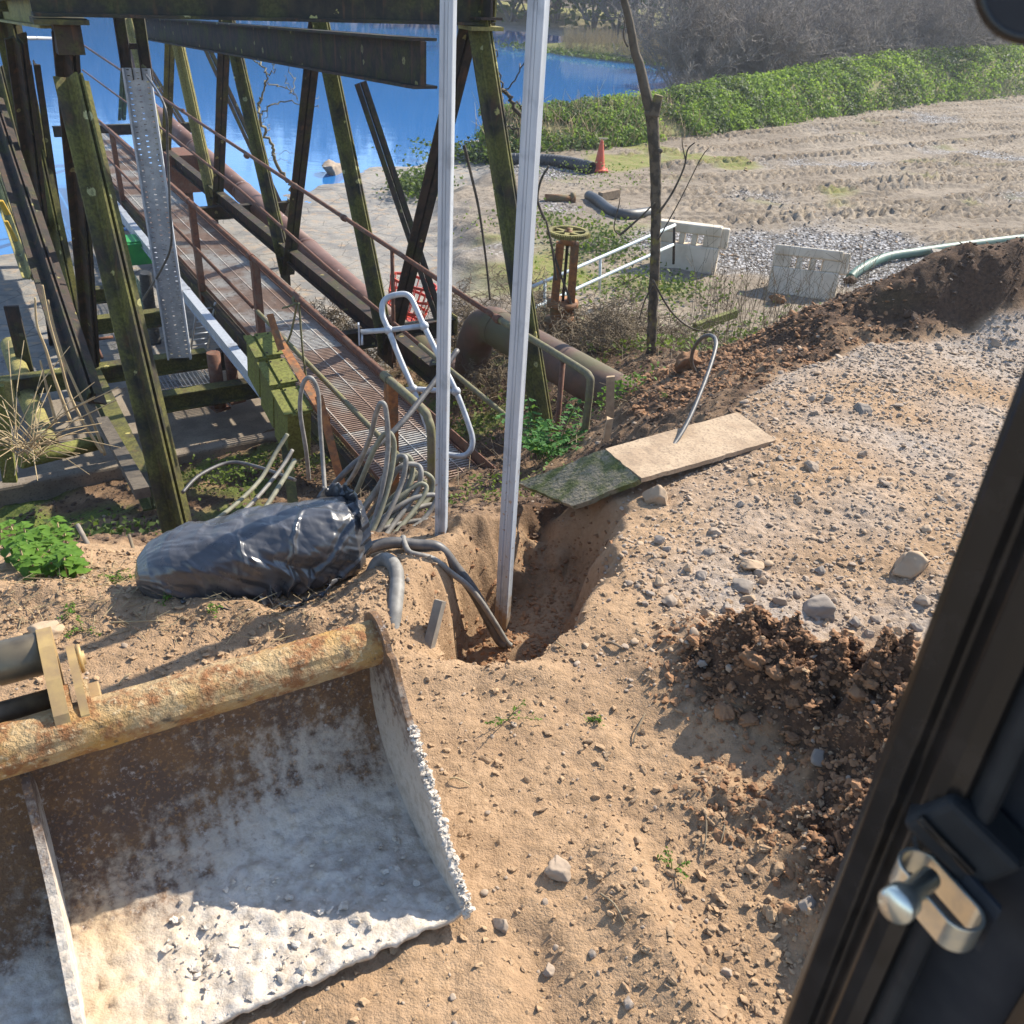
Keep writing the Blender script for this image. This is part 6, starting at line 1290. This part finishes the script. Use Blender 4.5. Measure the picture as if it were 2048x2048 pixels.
for i in range(58):
    x = -75+i*2.25+rg.uniform(-1, 1); y = np.interp(x, [-80, -30, -6, 3, 9, 30, 60], [99, 95, 91, 84, 74, 74, 76])+rg.uniform(0, 5)
    copy_bush(FARR[i % 4], 'bare_tree', (x, y, -2.7), rg.uniform(1.2, 1.7), rg.uniform(0, 6.28), 'leafless tree in the wooded far shore of the lagoon', 'tree', 'bare trees on the far shore')
for i in range(60):
    x = -80+i*2.5+rg.uniform(-1, 1); y = np.interp(x, [-80, -30, -6, 3, 9, 30, 70], [107, 103, 99, 94, 84, 82, 86])+rg.uniform(0, 6)
    copy_bush(FARR[i % 4], 'bare_tree', (x, y, -1.2), rg.uniform(1.4, 2.0), rg.uniform(0, 6.28), 'leafless tree in the wooded far shore of the lagoon', 'tree', 'bare trees on the far shore')
# dark evergreen undergrowth on the far hillside
g = np.random.default_rng(61); n = 42000; x = g.uniform(-95, 75, n); fr = np.interp(x, [-95, -30, -6, 3, 9, 30, 75], [101, 95, 90, 83, 73, 76, 80]); d = g.uniform(0, 1, n)**1.3*34; y = fr+d
cl = fbm(x*.16, y*.16, 62, 3); z = -2.8+d*.34+(3.6+2.6*cl)*g.uniform(0, 1, n)**.7
leaves('far_undergrowth', np.stack([x, y, z], 1), g.normal(size=(n, 3))*.7+np.array([0, -.3, .8]), g.uniform(.30, .85, n), M['leaf_dark'], None, .9, 63); tag(bpy.data.objects['far_undergrowth'], 'dark undergrowth covering the wooded far hillside', 'undergrowth', kind='stuff')
# reedy spit on the far right shore
g = np.random.default_rng(65); n = 2600; x = g.uniform(1.5, 9.5, n); y = np.interp(x, [1.5, 9.5], [66, 60])+g.uniform(-2.5, 2.5, n); z = np.full(n, -2.85); L_ = g.uniform(.5, 1.5, n); A = np.stack([x, y, z], 1); B = A+np.stack([g.normal(0, .18, n), g.normal(0, .18, n), L_], 1)
segs_mesh('reed_bed', A, B, np.full(n, .016), np.full(n, .006), M['straw'], 3); tag(bpy.data.objects['reed_bed'], 'dead pale reeds on the low spit at the lagoon end', 'reeds', kind='stuff')
# spit of land under it
m = MB(); v, f = ico(3); m.add([(5.8+p[0]*6.5-p[1]*1.2, 63+p[1]*3.2-p[0]*2.6, -2.95+max(p[2], -.3)*.75+.12*float(noise(p[0]*5, p[1]*5, 66))) for p in v], f, True)
o = m.build('grassy_spit', M['yard']); colattr(o.data, 'mask', np.tile([0, 0, 1.0], (len(o.data.vertices), 1))); tag(o, kind='structure')
n = 5000; g = np.random.default_rng(67); x = 5.8+g.normal(0, 3.2, n); y = 63-(x-5.8)*.4+g.normal(0, 1.5, n); z = -2.75+g.uniform(0, .75, n)*np.clip(1-np.hypot((x-5.8)/6.5, (y-63+(x-5.8)*.4)/3.2), .1, 1)
leaves('spit_grass', np.stack([x, y, z], 1), g.normal(size=(n, 3))+np.array([0, -.2, .6]), g.uniform(.15, .35, n), M['leaf_dark'], o, .7, 68); tag(bpy.data.objects['spit_grass'], kind='stuff')
# ---- the green bank: leafy plants in clumps
g = np.random.default_rng(71); Vb = BANK; nb, npf = Vb.shape[:2]; P = []; Nn = []; Sz = []
ncl = 3600; si = g.integers(0, nb-2, ncl); w_ = 1/(1+.55*np.linspace(0, 1, nb)); tj = g.uniform(0, 5.4, ncl)
for c_ in range(ncl):
    j = int(tj[c_]); f_ = tj[c_]-j; q = Vb[si[c_], j]*(1-f_)+Vb[si[c_], j+1]*f_; nx = si[c_]/nb
    bare = noise(q[0]*.55, q[1]*.55+q[2], 72)
    if bare < -.22 and nx < .35: continue
    r_ = g.uniform(.18, .42)*(.8+.5*nx); k2 = int(30*(1.05-.35*nx)); 
    th = g.uniform(0, 6.283, k2); ph = np.arccos(g.uniform(-.15, 1, k2)); dv = np.stack([np.cos(th)*np.sin(ph), np.sin(th)*np.sin(ph), np.cos(ph)*.85], 1)
    P.append(q+dv*r_*g.uniform(.75, 1.05, (k2, 1))+np.array([0, 0, r_*.25])); Nn.append(dv*.8+g.normal(0, .35, (k2, 3))+np.array([0, 0, .35])); Sz.append(g.uniform(.07, .135, k2)*(.85+.55*nx))
P = np.concatenate(P); Nn = np.concatenate(Nn); Sz = np.concatenate(Sz)
sel = fbm(P[:, 0]*.5, P[:, 1]*.5, 73, 3)+g.normal(0, .2, len(P)) < -.12
for nm, mk, mt in (('bank_foliage', ~sel, 'leaf'), ('bank_foliage', sel, 'leaf_dark')):
    o = leaves('bank_foliage', P[mk], Nn[mk], Sz[mk], M[mt], None, 1.0, 74)
    tag(o, ('light green leafy plants smothering the earth bank' if mt == 'leaf' else 'darker leafy patches among the plants on the earth bank'), 'ground cover', kind='stuff')
# dead stems poking from the bank, left end
n = 900; si = g.integers(0, int(nb*.35), n); j = g.integers(0, 4, n); A = Vb[si, j]+g.normal(0, .12, (n, 3)); B = A+np.stack([g.normal(0, .25, n), g.normal(0, .25, n), g.uniform(.15, .7, n)], 1)
segs_mesh('bank_stems', A, B, np.full(n, .011), np.full(n, .004), M['straw'], 3); tag(bpy.data.objects['bank_stems'], 'dry straw coloured stems on the near end of the bank', 'dead stems', kind='stuff')
# ---- small lichened tree behind the truss, and a snag beside it
def tree_near(name, S, base, mat, label, cut, minr, cat='tree', grp=None, rot=0, sc=1):
    p = bush_meshes(name, S, mat, cut, 1, minr); t = empty(name, base, label, cat, grp); t.rotation_euler = (0, 0, rot); t.scale = (sc,)*3
    for nm, me_ in zip(('trunk', 'crown'), p):
        o = bpy.data.objects.new(nm, me_); COL.objects.link(o); o.parent = t
    return t
def branch_px(paths, y, mat, name, label, cat):
    t = empty(name, PY(paths[0][0][0][0], paths[0][0][0][1], y), label, cat)
    for i, (pts, r0, r1) in enumerate(paths):
        sp = spline([PY(a, b, y+random.uniform(-.25, .25)*(i > 0)) for a, b in pts], 5); r0 *= .6; r1 *= .6; sp = sp+np.random.default_rng(i).normal(0, .02, sp.shape); m = MB(); m.tube(sp, np.linspace(r0, r1, len(sp)), 6); m.build('trunk' if i == 0 else 'branch', mat, t)
    return t
branch_px([([(604, 494), (590, 465), (560, 440), (575, 430), (585, 400), (583, 370), (562, 345), (548, 310)], .10, .05), ([(548, 310), (545, 290), (528, 262), (520, 235), (517, 210), (522, 195)], .05, .028), ([(520, 215), (528, 180), (534, 160), (530, 140), (515, 125), (500, 112), (488, 100)], .028, .012), ([(533, 165), (560, 172), (580, 182), (590, 190), (600, 200)], .018, .010), ([(535, 150), (548, 140), (545, 120), (540, 105)], .015, .009), ([(520, 232), (540, 210), (565, 203), (600, 205), (620, 215), (640, 212)], .024, .009), ([(585, 185), (588, 160), (578, 135), (582, 122)], .013, .007), ([(585, 182), (576, 165), (572, 150)], .012, .006), ([(605, 205), (628, 200), (640, 195)], .010, .005), ([(522, 245), (535, 235), (532, 215)], .012, .006), ([(535, 262), (541, 255), (536, 250)], .010, .005), ([(590, 465), (595, 435), (592, 415)], .05, .03), ([(562, 445), (552, 425), (556, 415)], .045, .03), ([(535, 320), (560, 305), (585, 306)], .008, .004), ([(540, 325), (560, 320), (582, 325)], .008, .004)], 16.5, M['twig_lichen'], 'lichened_tree', 'twisted lichen covered leafless tree seen through the right truss', 'tree')
# ---- bare tree trunk on the bank
dt = empty('dead_tree', PY(1303, 692, 9.1), 'tall bare tree trunk with a broken fork, yellow lichen down its side', 'tree')
sp = spline([PY(a, b, 9.1) for a, b in ((1301, 720), (1303, 692), (1306, 610), (1310, 520), (1312, 430), (1311, 340), (1307, 270), (1303, 222))], 8)
sp = sp+np.stack([.008*noise(np.arange(len(sp))*.5, np.zeros(len(sp)), 81), np.zeros(len(sp)), np.zeros(len(sp))], 1); m = MB(); m.tube(sp, np.interp(np.linspace(0, 1, len(sp)), [0, .06, .5, .9, 1], [.070, .053, .049, .058, .064]), 14); m.build('trunk', M['bark_lichen'], dt)
m = MB(); sp = spline([PY(a, b, 9.1) for a, b in ((1303, 226), (1296, 206), (1288, 170), (1279, 130), (1270, 104), (1264, 70), (1256, 30), (1248, 0), (1243, -30))], 6); m.tube(sp, np.linspace(.052, .030, len(sp)), 10); m.build('limb', M['bark'], dt)
m = MB(); sp = spline([PY(a, b, 9.05) for a, b in ((1308, 232), (1314, 205), (1318, 190))], 6); m.tube(sp, np.linspace(.05, .042, len(sp)), 10); m.build('broken_stub', M['bark_lichen'], dt)
for pts, r_ in (([(1256, 94), (1249, 80), (1247, 64), (1250, 48), (1245, 30)], .010), ([(1318, 425), (1345, 385), (1368, 335), (1375, 300), (1390, 285)], .012), ([(1372, 325), (1365, 290), (1364, 265)], .007), ([(1316, 480), (1360, 400), (1400, 320), (1418, 295)], .007), ([(1318, 303), (1325, 300)], .03), ([(1306, 560), (1340, 620), (1380, 655), (1425, 665)], .012), ([(1308, 570), (1290, 600), (1278, 640)], .010), ([(1240, 470), (1280, 435), (1310, 405)], .013), ([(1240, 470), (1228, 455), (1238, 410), (1240, 395)], .008)):
    sp = spline([PY(a, b, 9.0) for a, b in pts], 5); m = MB(); m.tube(sp, np.linspace(r_, r_*.5, len(sp)), 6); m.build('side_branch', M['bark'], dt)
# dead pole leaning behind the right post
branch_px([([(1080, 300), (1058, 255), (1030, 215), (1010, 190), (985, 165)], .045, .03), ([(1010, 190), (1000, 150), (988, 110), (978, 80)], .016, .010), ([(1012, 188), (1030, 160), (1050, 125)], .014, .010), ([(1060, 230), (1042, 215), (1030, 210)], .02, .014), ([(1062, 300), (1030, 260), (1015, 245)], .02, .014)], 10.5, M['bark'], 'dead_branch', 'forked dead branch leaning behind the right galvanised post', 'branch')
# saplings left of it
for i, pts in enumerate((([(928, 290), (940, 340), (958, 420), (972, 520), (980, 600)]), ([(1090, 440), (1075, 400), (1082, 360), (1098, 332)]), ([(1112, 560), (1105, 500), (1092, 440)]), ([(1160, 660), (1140, 600), (1118, 540), (1100, 480)]))):
    m = MB(); sp = spline([PY(a, b, 10.0+i*.2) for a, b in pts], 5); m.tube(sp, np.linspace(.018, .012, len(sp)), 6); obj1(m, 'sapling', M['bark'], ['thin bare sapling stem just right of the right truss leg', 'thick broken stem behind the right galvanised post', 'short brown stem left of the handwheel', 'leaning stem crossing in front of the valve body'][i], 'sapling')
# ---- brambles round the valve and pipe
BR = [bush_meshes('bramble', grow(600+i, 1.15, 3, 1.3, 9, .012, .5, (3, 5), 1.0, .0, .45), M['twig_near'], 3, 1, .0048) for i in range(4)]
spots = [(1040, 600, 11, .8), (1085, 560, 11.6, 1.0), (1170, 610, 11.0, 1.0), (1235, 600, 11, 1.0), (1210, 660, 10.2, .9), (1120, 690, 9.9, .9), (1255, 690, 9.6, .7), (1340, 640, 10.4, .8), (1020, 500, 12.8, 1.0), (930, 520, 12.6, 1.1), (960, 470, 13.2, 1.0), (1060, 470, 13.8, .9), (680, 640, 12.4, 1.0), (720, 690, 11.6, .8), (760, 640, 12.0, .9), (640, 600, 13, 1.0), (880, 700, 11, .7), (940, 760, 9.4, .6), (990, 740, 9.2, .6), (1290, 560, 12.4, .9), (1400, 610, 11.5, .9), (1480, 600, 12, .9), (1100, 620, 10.6, .9), (1150, 570, 11.2, .9), (1190, 690, 9.7, .8), (1060, 540, 12, .9), (1260, 640, 10.4, .8)]
for i, (px, py, y, s) in enumerate(spots):
    p = PY(px, py, y); z = GA(p[0], p[1])
    copy_bush(BR[i % 4], 'bramble', (p[0], p[1], z-.05), s, rg.uniform(0, 6.28), 'tangled leafless bramble '+('on the mud edge beyond the walkway' if px < 800 else 'under the pipe elbow' if py > 690 and px < 1000 else 'beside the right truss leg' if px < 1000 else 'around the sluice valve' if px < 1240 else 'by the foot of the bare tree trunk' if px < 1330 else 'in front of the tilted barrier'), 'bramble', 'brambles on the slope')
# tall thin dead stems by the tilted barrier
g = np.random.default_rng(83); A = []; B = []; RA = []
for i in range(150):
    px = g.uniform(1380, 1760); py = g.uniform(560, 660); y = g.uniform(11.5, 14.5); p = PY(px, py, y); p[2] = GA(p[0], p[1]); q = p
    h_ = g.uniform(.5, 1.5); d = nrm([g.normal(0, .12), g.normal(0, .12), 1])
    for s_ in range(4): q2 = q+d*h_/4; A.append(q); B.append(q2); RA.append(.006*(1-s_*.2)); d = nrm(d+g.normal(0, .08, 3)); q = q2
    for s_ in range(3):
        t = g.uniform(.4, .95); pp_ = p+(q-p)*t; A.append(pp_); B.append(pp_+np.array([g.normal(0, .12), g.normal(0, .12), g.uniform(.1, .25)])); RA.append(.0035)
A = np.array(A); B = np.array(B); RA = np.array(RA); segs_mesh('dead_stems', A, B, RA, RA*.75, M['twig_near'], 3); tag(bpy.data.objects['dead_stems'], 'thin dead stems standing in front of the tilted white barrier', 'dead stems', kind='stuff')
# ---- weeds and grass low on the slopes
def tuft_patch(name, cx, cy, n, rx, ry, hmin, hmax, mat, label, cat, seed, sz=(.03, .06), zoff=0, parent=None):
    g = np.random.default_rng(seed); x = cx+g.normal(0, rx, n); y = cy+g.normal(0, ry, n); z = GAv(x, y)+g.uniform(hmin, hmax, n)+zoff
    o = leaves(name, np.stack([x, y, z], 1), g.normal(size=(n, 3))*.6+np.array([0, -.2, .9]), g.uniform(*sz, n), mat, parent, 1.0, seed)
    return tag(o, label, cat, kind='stuff')
patches = [((1330, 660), 9.8, 700, .5, .5, 'grass', 'bright grass at the foot of the bare tree', (.03, .07)), ((1500, 600), 12.6, 900, .8, .5, 'grass', 'green weeds below the tilted white barrier', (.03, .08)), ((1690, 560), 13, 1200, 1.0, .6, 'grass', 'green weeds between tilted barrier and dark mound', (.04, .09)), ((1330, 545), 15.2, 500, .5, .4, 'leaf_dark', 'dark green weed patch at the upright barrier', (.04, .08)), ((1200, 450), 17.5, 900, .5, .6, 'leaf_dark', 'green bramble mound right of the handwheel', (.05, .10)), ((1120, 420), 19, 700, .8, .6, 'grass', 'grass tufts beside the dark hose', (.05, .10)), ((1270, 500), 15, 700, .8, .6, 'grass', 'weeds on the slope behind the guard rail', (.04, .09)), ((840, 370), 23, 1100, .35, .5, 'leaf_dark', 'green bush on the mud edge beside the strut', (.07, .13)), ((985, 280), 27.5, 1500, 1.0, .5, 'leaf_dark', 'dark green bush behind the two posts', (.08, .15)), ((930, 770), 8.6, 500, .5, .4, 'grass', 'grass below the pipe elbow', (.03, .06)), ((470, 850), 7.6, 700, .4, .2, 'grass', 'mossy grass strip under the floor bearer', (.02, .05)), ((150, 905), 5.8, 380, .3, .18, 'leaf_dark', 'green weeds at the foot of the left truss legs', (.03, .07)), ((1240, 755), 7.2, 200, .15, .1, 'leaf_near', 'tiny weeds on the soil over the buried pipe', (.02, .05)), ((1000, 950), 4.9, 260, .22, .06, 'grass', 'mossy grass fringe behind the mossy slab', (.015, .035)), ((1200, 350), 23.5, 300, .8, .5, 'grass', 'yellowish grass around the cone', (.04, .08))]
for i, ((px, py), y, n, rx, ry, mt, lb, sz) in enumerate(patches):
    p = PY(px, py, y); tuft_patch('weed_patch', p[0], p[1], n, rx, ry, 0, .18 if y < 20 else .5, M[mt], lb, 'weeds', 700+i, sz)
# ---- nettles at the left edge
def nettle(p, h, seed, mat, label, grp, parent_name='nettle', rs=.05):
    g = random.Random(seed); t = empty(parent_name, p, label, 'plant', grp); m = MB(); lean = np.array([g.uniform(-.15, .15), g.uniform(-.15, .15), 1]); p = np.asarray(p); m.tube([p-ZV*.02, p+lean*h*.5, p+lean*h], .004, 5); m.build('stem', M['straw'], t); P_ = []; N2 = []
    for k2 in range(3):
        c = p+lean*h*(.35+.65*k2/2)
        for a in (0, math.pi/2, math.pi, 3*math.pi/2):
            a2 = a+k2*.8+g.uniform(-.2, .2); L_ = rs*(1.15-.22*k2); P_.append(c+np.array([math.cos(a2), math.sin(a2), -.1])*L_*.6); N2.append((math.cos(a2)*.25, math.sin(a2)*.25, 1))
    leaves('leaf_whorls', np.array(P_), np.array(N2), rs*1.3, mat, t, .95, seed); return t
g = random.Random(91)
for i in range(22):
    px, py = g.uniform(-10, 165), g.uniform(1075, 1160); p = on_ground(px, py, -.1); nettle(p, g.uniform(.06, .14), 800+i, M['leaf_near'], 'young green nettle in the patch at the left edge', 'nettles at the left edge', rs=g.uniform(.034, .055))
def sprig(p, seed, L_, label):
    g = np.random.default_rng(seed); t = empty('weed_sprout', p, label, 'plant'); P_ = []; N2 = []; m = MB()
    for i in range(4):
        a = g.uniform(0, 6.283); d = nrm([math.cos(a), math.sin(a), g.uniform(.15, .9)]); pts = [p, p+d*L_*.5+ZV*.008, p+d*L_*g.uniform(.8, 1.2)-ZV*.006]; m.tube(spline(pts, 4), .0016, 4)
        for q in spline(pts, 4)[3:]:
            for _ in range(2): P_.append(q+g.normal(0, .006, 3)); N2.append(np.array([0, 0, 1])+g.normal(0, .5, 3))
    m.build('stalks', M['grass'], t); leaves('leaflets', np.array(P_), np.array(N2), np.random.default_rng(seed).uniform(.007, .016, len(P_)), M['leaf_near'], t, .8, seed); return t
for i, (px, py, L_, lb) in enumerate(((150, 1225, .05, 'small weed sprout above the bucket tube'), (165, 1262, .07, 'low weed rosette beside the sandy boulder'), (1015, 1440, .09, 'uprooted green sprig in front of the trench'), (1195, 1440, .04, 'tiny green sprig in the middle foreground'), (1345, 1745, .06, 'pale green sprig below the spoil heap'), (430, 1222, .03, 'seedling under the black bundle, right one'), (330, 1205, .03, 'seedling under the black bundle, left one'), (250, 1160, .06, 'weed at the left end of the bundle'), (225, 1155, .06, 'weed left of the bundle by the thin stick'), (1335, 790, .05, 'little weed beside the dusty slab'))):
    sprig(on_ground(px, py, -.02), 830+i, L_, lb)
# ---- fern-like green plant behind the right post
fp = empty('leafy_plant', PY(1120, 870, 6.2), 'lush green feathery plant behind the right post by the handrail end', 'plant'); g = np.random.default_rng(95); base = PY(1105, 875, 6.2); base[2] = GA(base[0], base[1])
P_ = []; N2 = []; A = []; B = []
for i in range(34):
    a = g.uniform(0, 6.283); el = g.uniform(.35, 1.3); L_ = g.uniform(.22, .5); d = np.array([math.cos(a)*math.cos(el), math.sin(a)*math.cos(el), math.sin(el)]); q = base+np.array([g.normal(0, .09), g.normal(0, .07), 0])
    for s_ in range(8):
        q2 = q+d*L_/8; A.append(q); B.append(q2); d = nrm(d+np.array([0, 0, -.10])); q = q2
        if s_ > 1:
            sd_ = nrm(np.cross(d, ZV)); w_ = .05*math.sin(math.pi*(s_/8.5))+.015
            for sg in (-1, 1): P_.append(q+sd_*sg*w_); N2.append(ZV+g.normal(0, .3, 3)); P_.append(q+sd_*sg*w_*.5+d*.01); N2.append(ZV+g.normal(0, .3, 3))
leaves('leaflets', np.array(P_), np.array(N2), .055, M['leaf_fern'], fp, .8, 96); segs_mesh('fronds', A, B, np.full(len(A), .003), np.full(len(A), .002), M['leaf_near'], 3, fp)
# ---- dead reeds and cane fan at the left
g = random.Random(97)
for i, pts in enumerate(([(70, 595), (74, 650), (92, 700), (110, 760), (140, 840)], [(85, 570), (98, 640), (120, 720), (140, 790), (170, 850), (205, 905)], [(80, 720), (95, 780), (112, 845)], [(96, 600), (118, 690), (150, 770), (188, 850), (210, 910)])):
    m = MB(); sp = spline([PY(a, b, 5.6+.15*i) for a, b in pts], 6); m.tube(sp, np.linspace(.006, .012, len(sp)), 6); obj1(m, 'dead_cane', M['straw'], ['short dead cane, leftmost of the four by the left truss', 'longest bowed dead cane in front of the left truss legs', 'small dead cane beside the slanting pole', 'rightmost dead cane crossing the left truss foot'][i], 'cane', 'dead canes by the left truss')
c = PY(58, 900, 5.3); A = []; B = []
for i in range(70):
    a = g.uniform(0, 6.283); L_ = g.uniform(.2, .75); e_ = g.uniform(-.25, .9); d = np.array([math.cos(a), math.sin(a)*.6, e_]); s0_ = c+np.array([g.gauss(0, .05), g.gauss(0, .05), g.gauss(0, .04)]); md_ = s0_+d*L_*.5+ZV*.04; A += [s0_, md_]; B += [md_, s0_+d*L_-ZV*.03]
segs_mesh('dead_grass_fan', A, B, np.full(len(A), .004), np.full(len(A), .003), M['straw'], 4); tag(bpy.data.objects['dead_grass_fan'], 'sprawling fan of dead pale grass stalks at the left edge', 'dead grass')
# straw litter on the left bank and below the pipe
for nm, (x0, x1, y0, y1), n, mt, lb in (('straw_litter', (-2.2, -.7, 2.55, 3.1), 420, 'straw', 'scattered straw on the soil around the black bundle'), ('twig_litter', (-1.6, 1.0, 6.2, 9.0), 900, 'twig_near', 'dead twigs littering the slope under the pipe'), ('twig_litter', (.2, 2.6, 8.4, 11.5), 900, 'twig_near', 'dead twigs littering the ground behind the pipe')):
    g2 = np.random.default_rng(n+int(x0*10)); x = g2.uniform(x0, x1, n); y = g2.uniform(y0, y1, n); z = GAv(x, y)+.008; a = g2.uniform(0, 6.283, n); L_ = g2.uniform(.02, .10, n)*(1 if y1 < 4 else 2.6); A = np.stack([x, y, z], 1); B = A+np.stack([np.cos(a)*L_, np.sin(a)*L_, g2.uniform(-.01, .03, n)*(1 if y1 < 4 else 4)], 1); rr_ = np.full(n, .0018 if y1 < 4 else .004)
    o = segs_mesh(nm, A, B, rr_, rr_*.7, M[mt], 3); tag(o, lb, 'litter', kind='stuff')
print('objects', len(bpy.data.objects))
# ============================================================ HAZE: the pale air over yard and lagoon
bpy.context.view_layer.update()
top = max(max((o.matrix_world@Vector(c))[2] for c in o.bound_box) for o in bpy.data.objects if o.type == 'MESH')
print('highest', top)
hz = MB(); z0, z1 = -5.3, max(top, H)+1.0; hz.box((0, 450, (z0+z1)/2), (1900, 1600, z1-z0))
k = NT('haze_air'); k.t.nodes.remove(k.b); pv = k.n('ShaderNodeVolumePrincipled'); pv.inputs['Color'].default_value = (.84, .90, 1, 1); pv.inputs['Density'].default_value = .0009; pv.inputs['Anisotropy'].default_value = .3
k.l(pv.outputs[0], k.o.inputs['Volume'])
tag(hz.build('haze', k.m), kind='stuff')
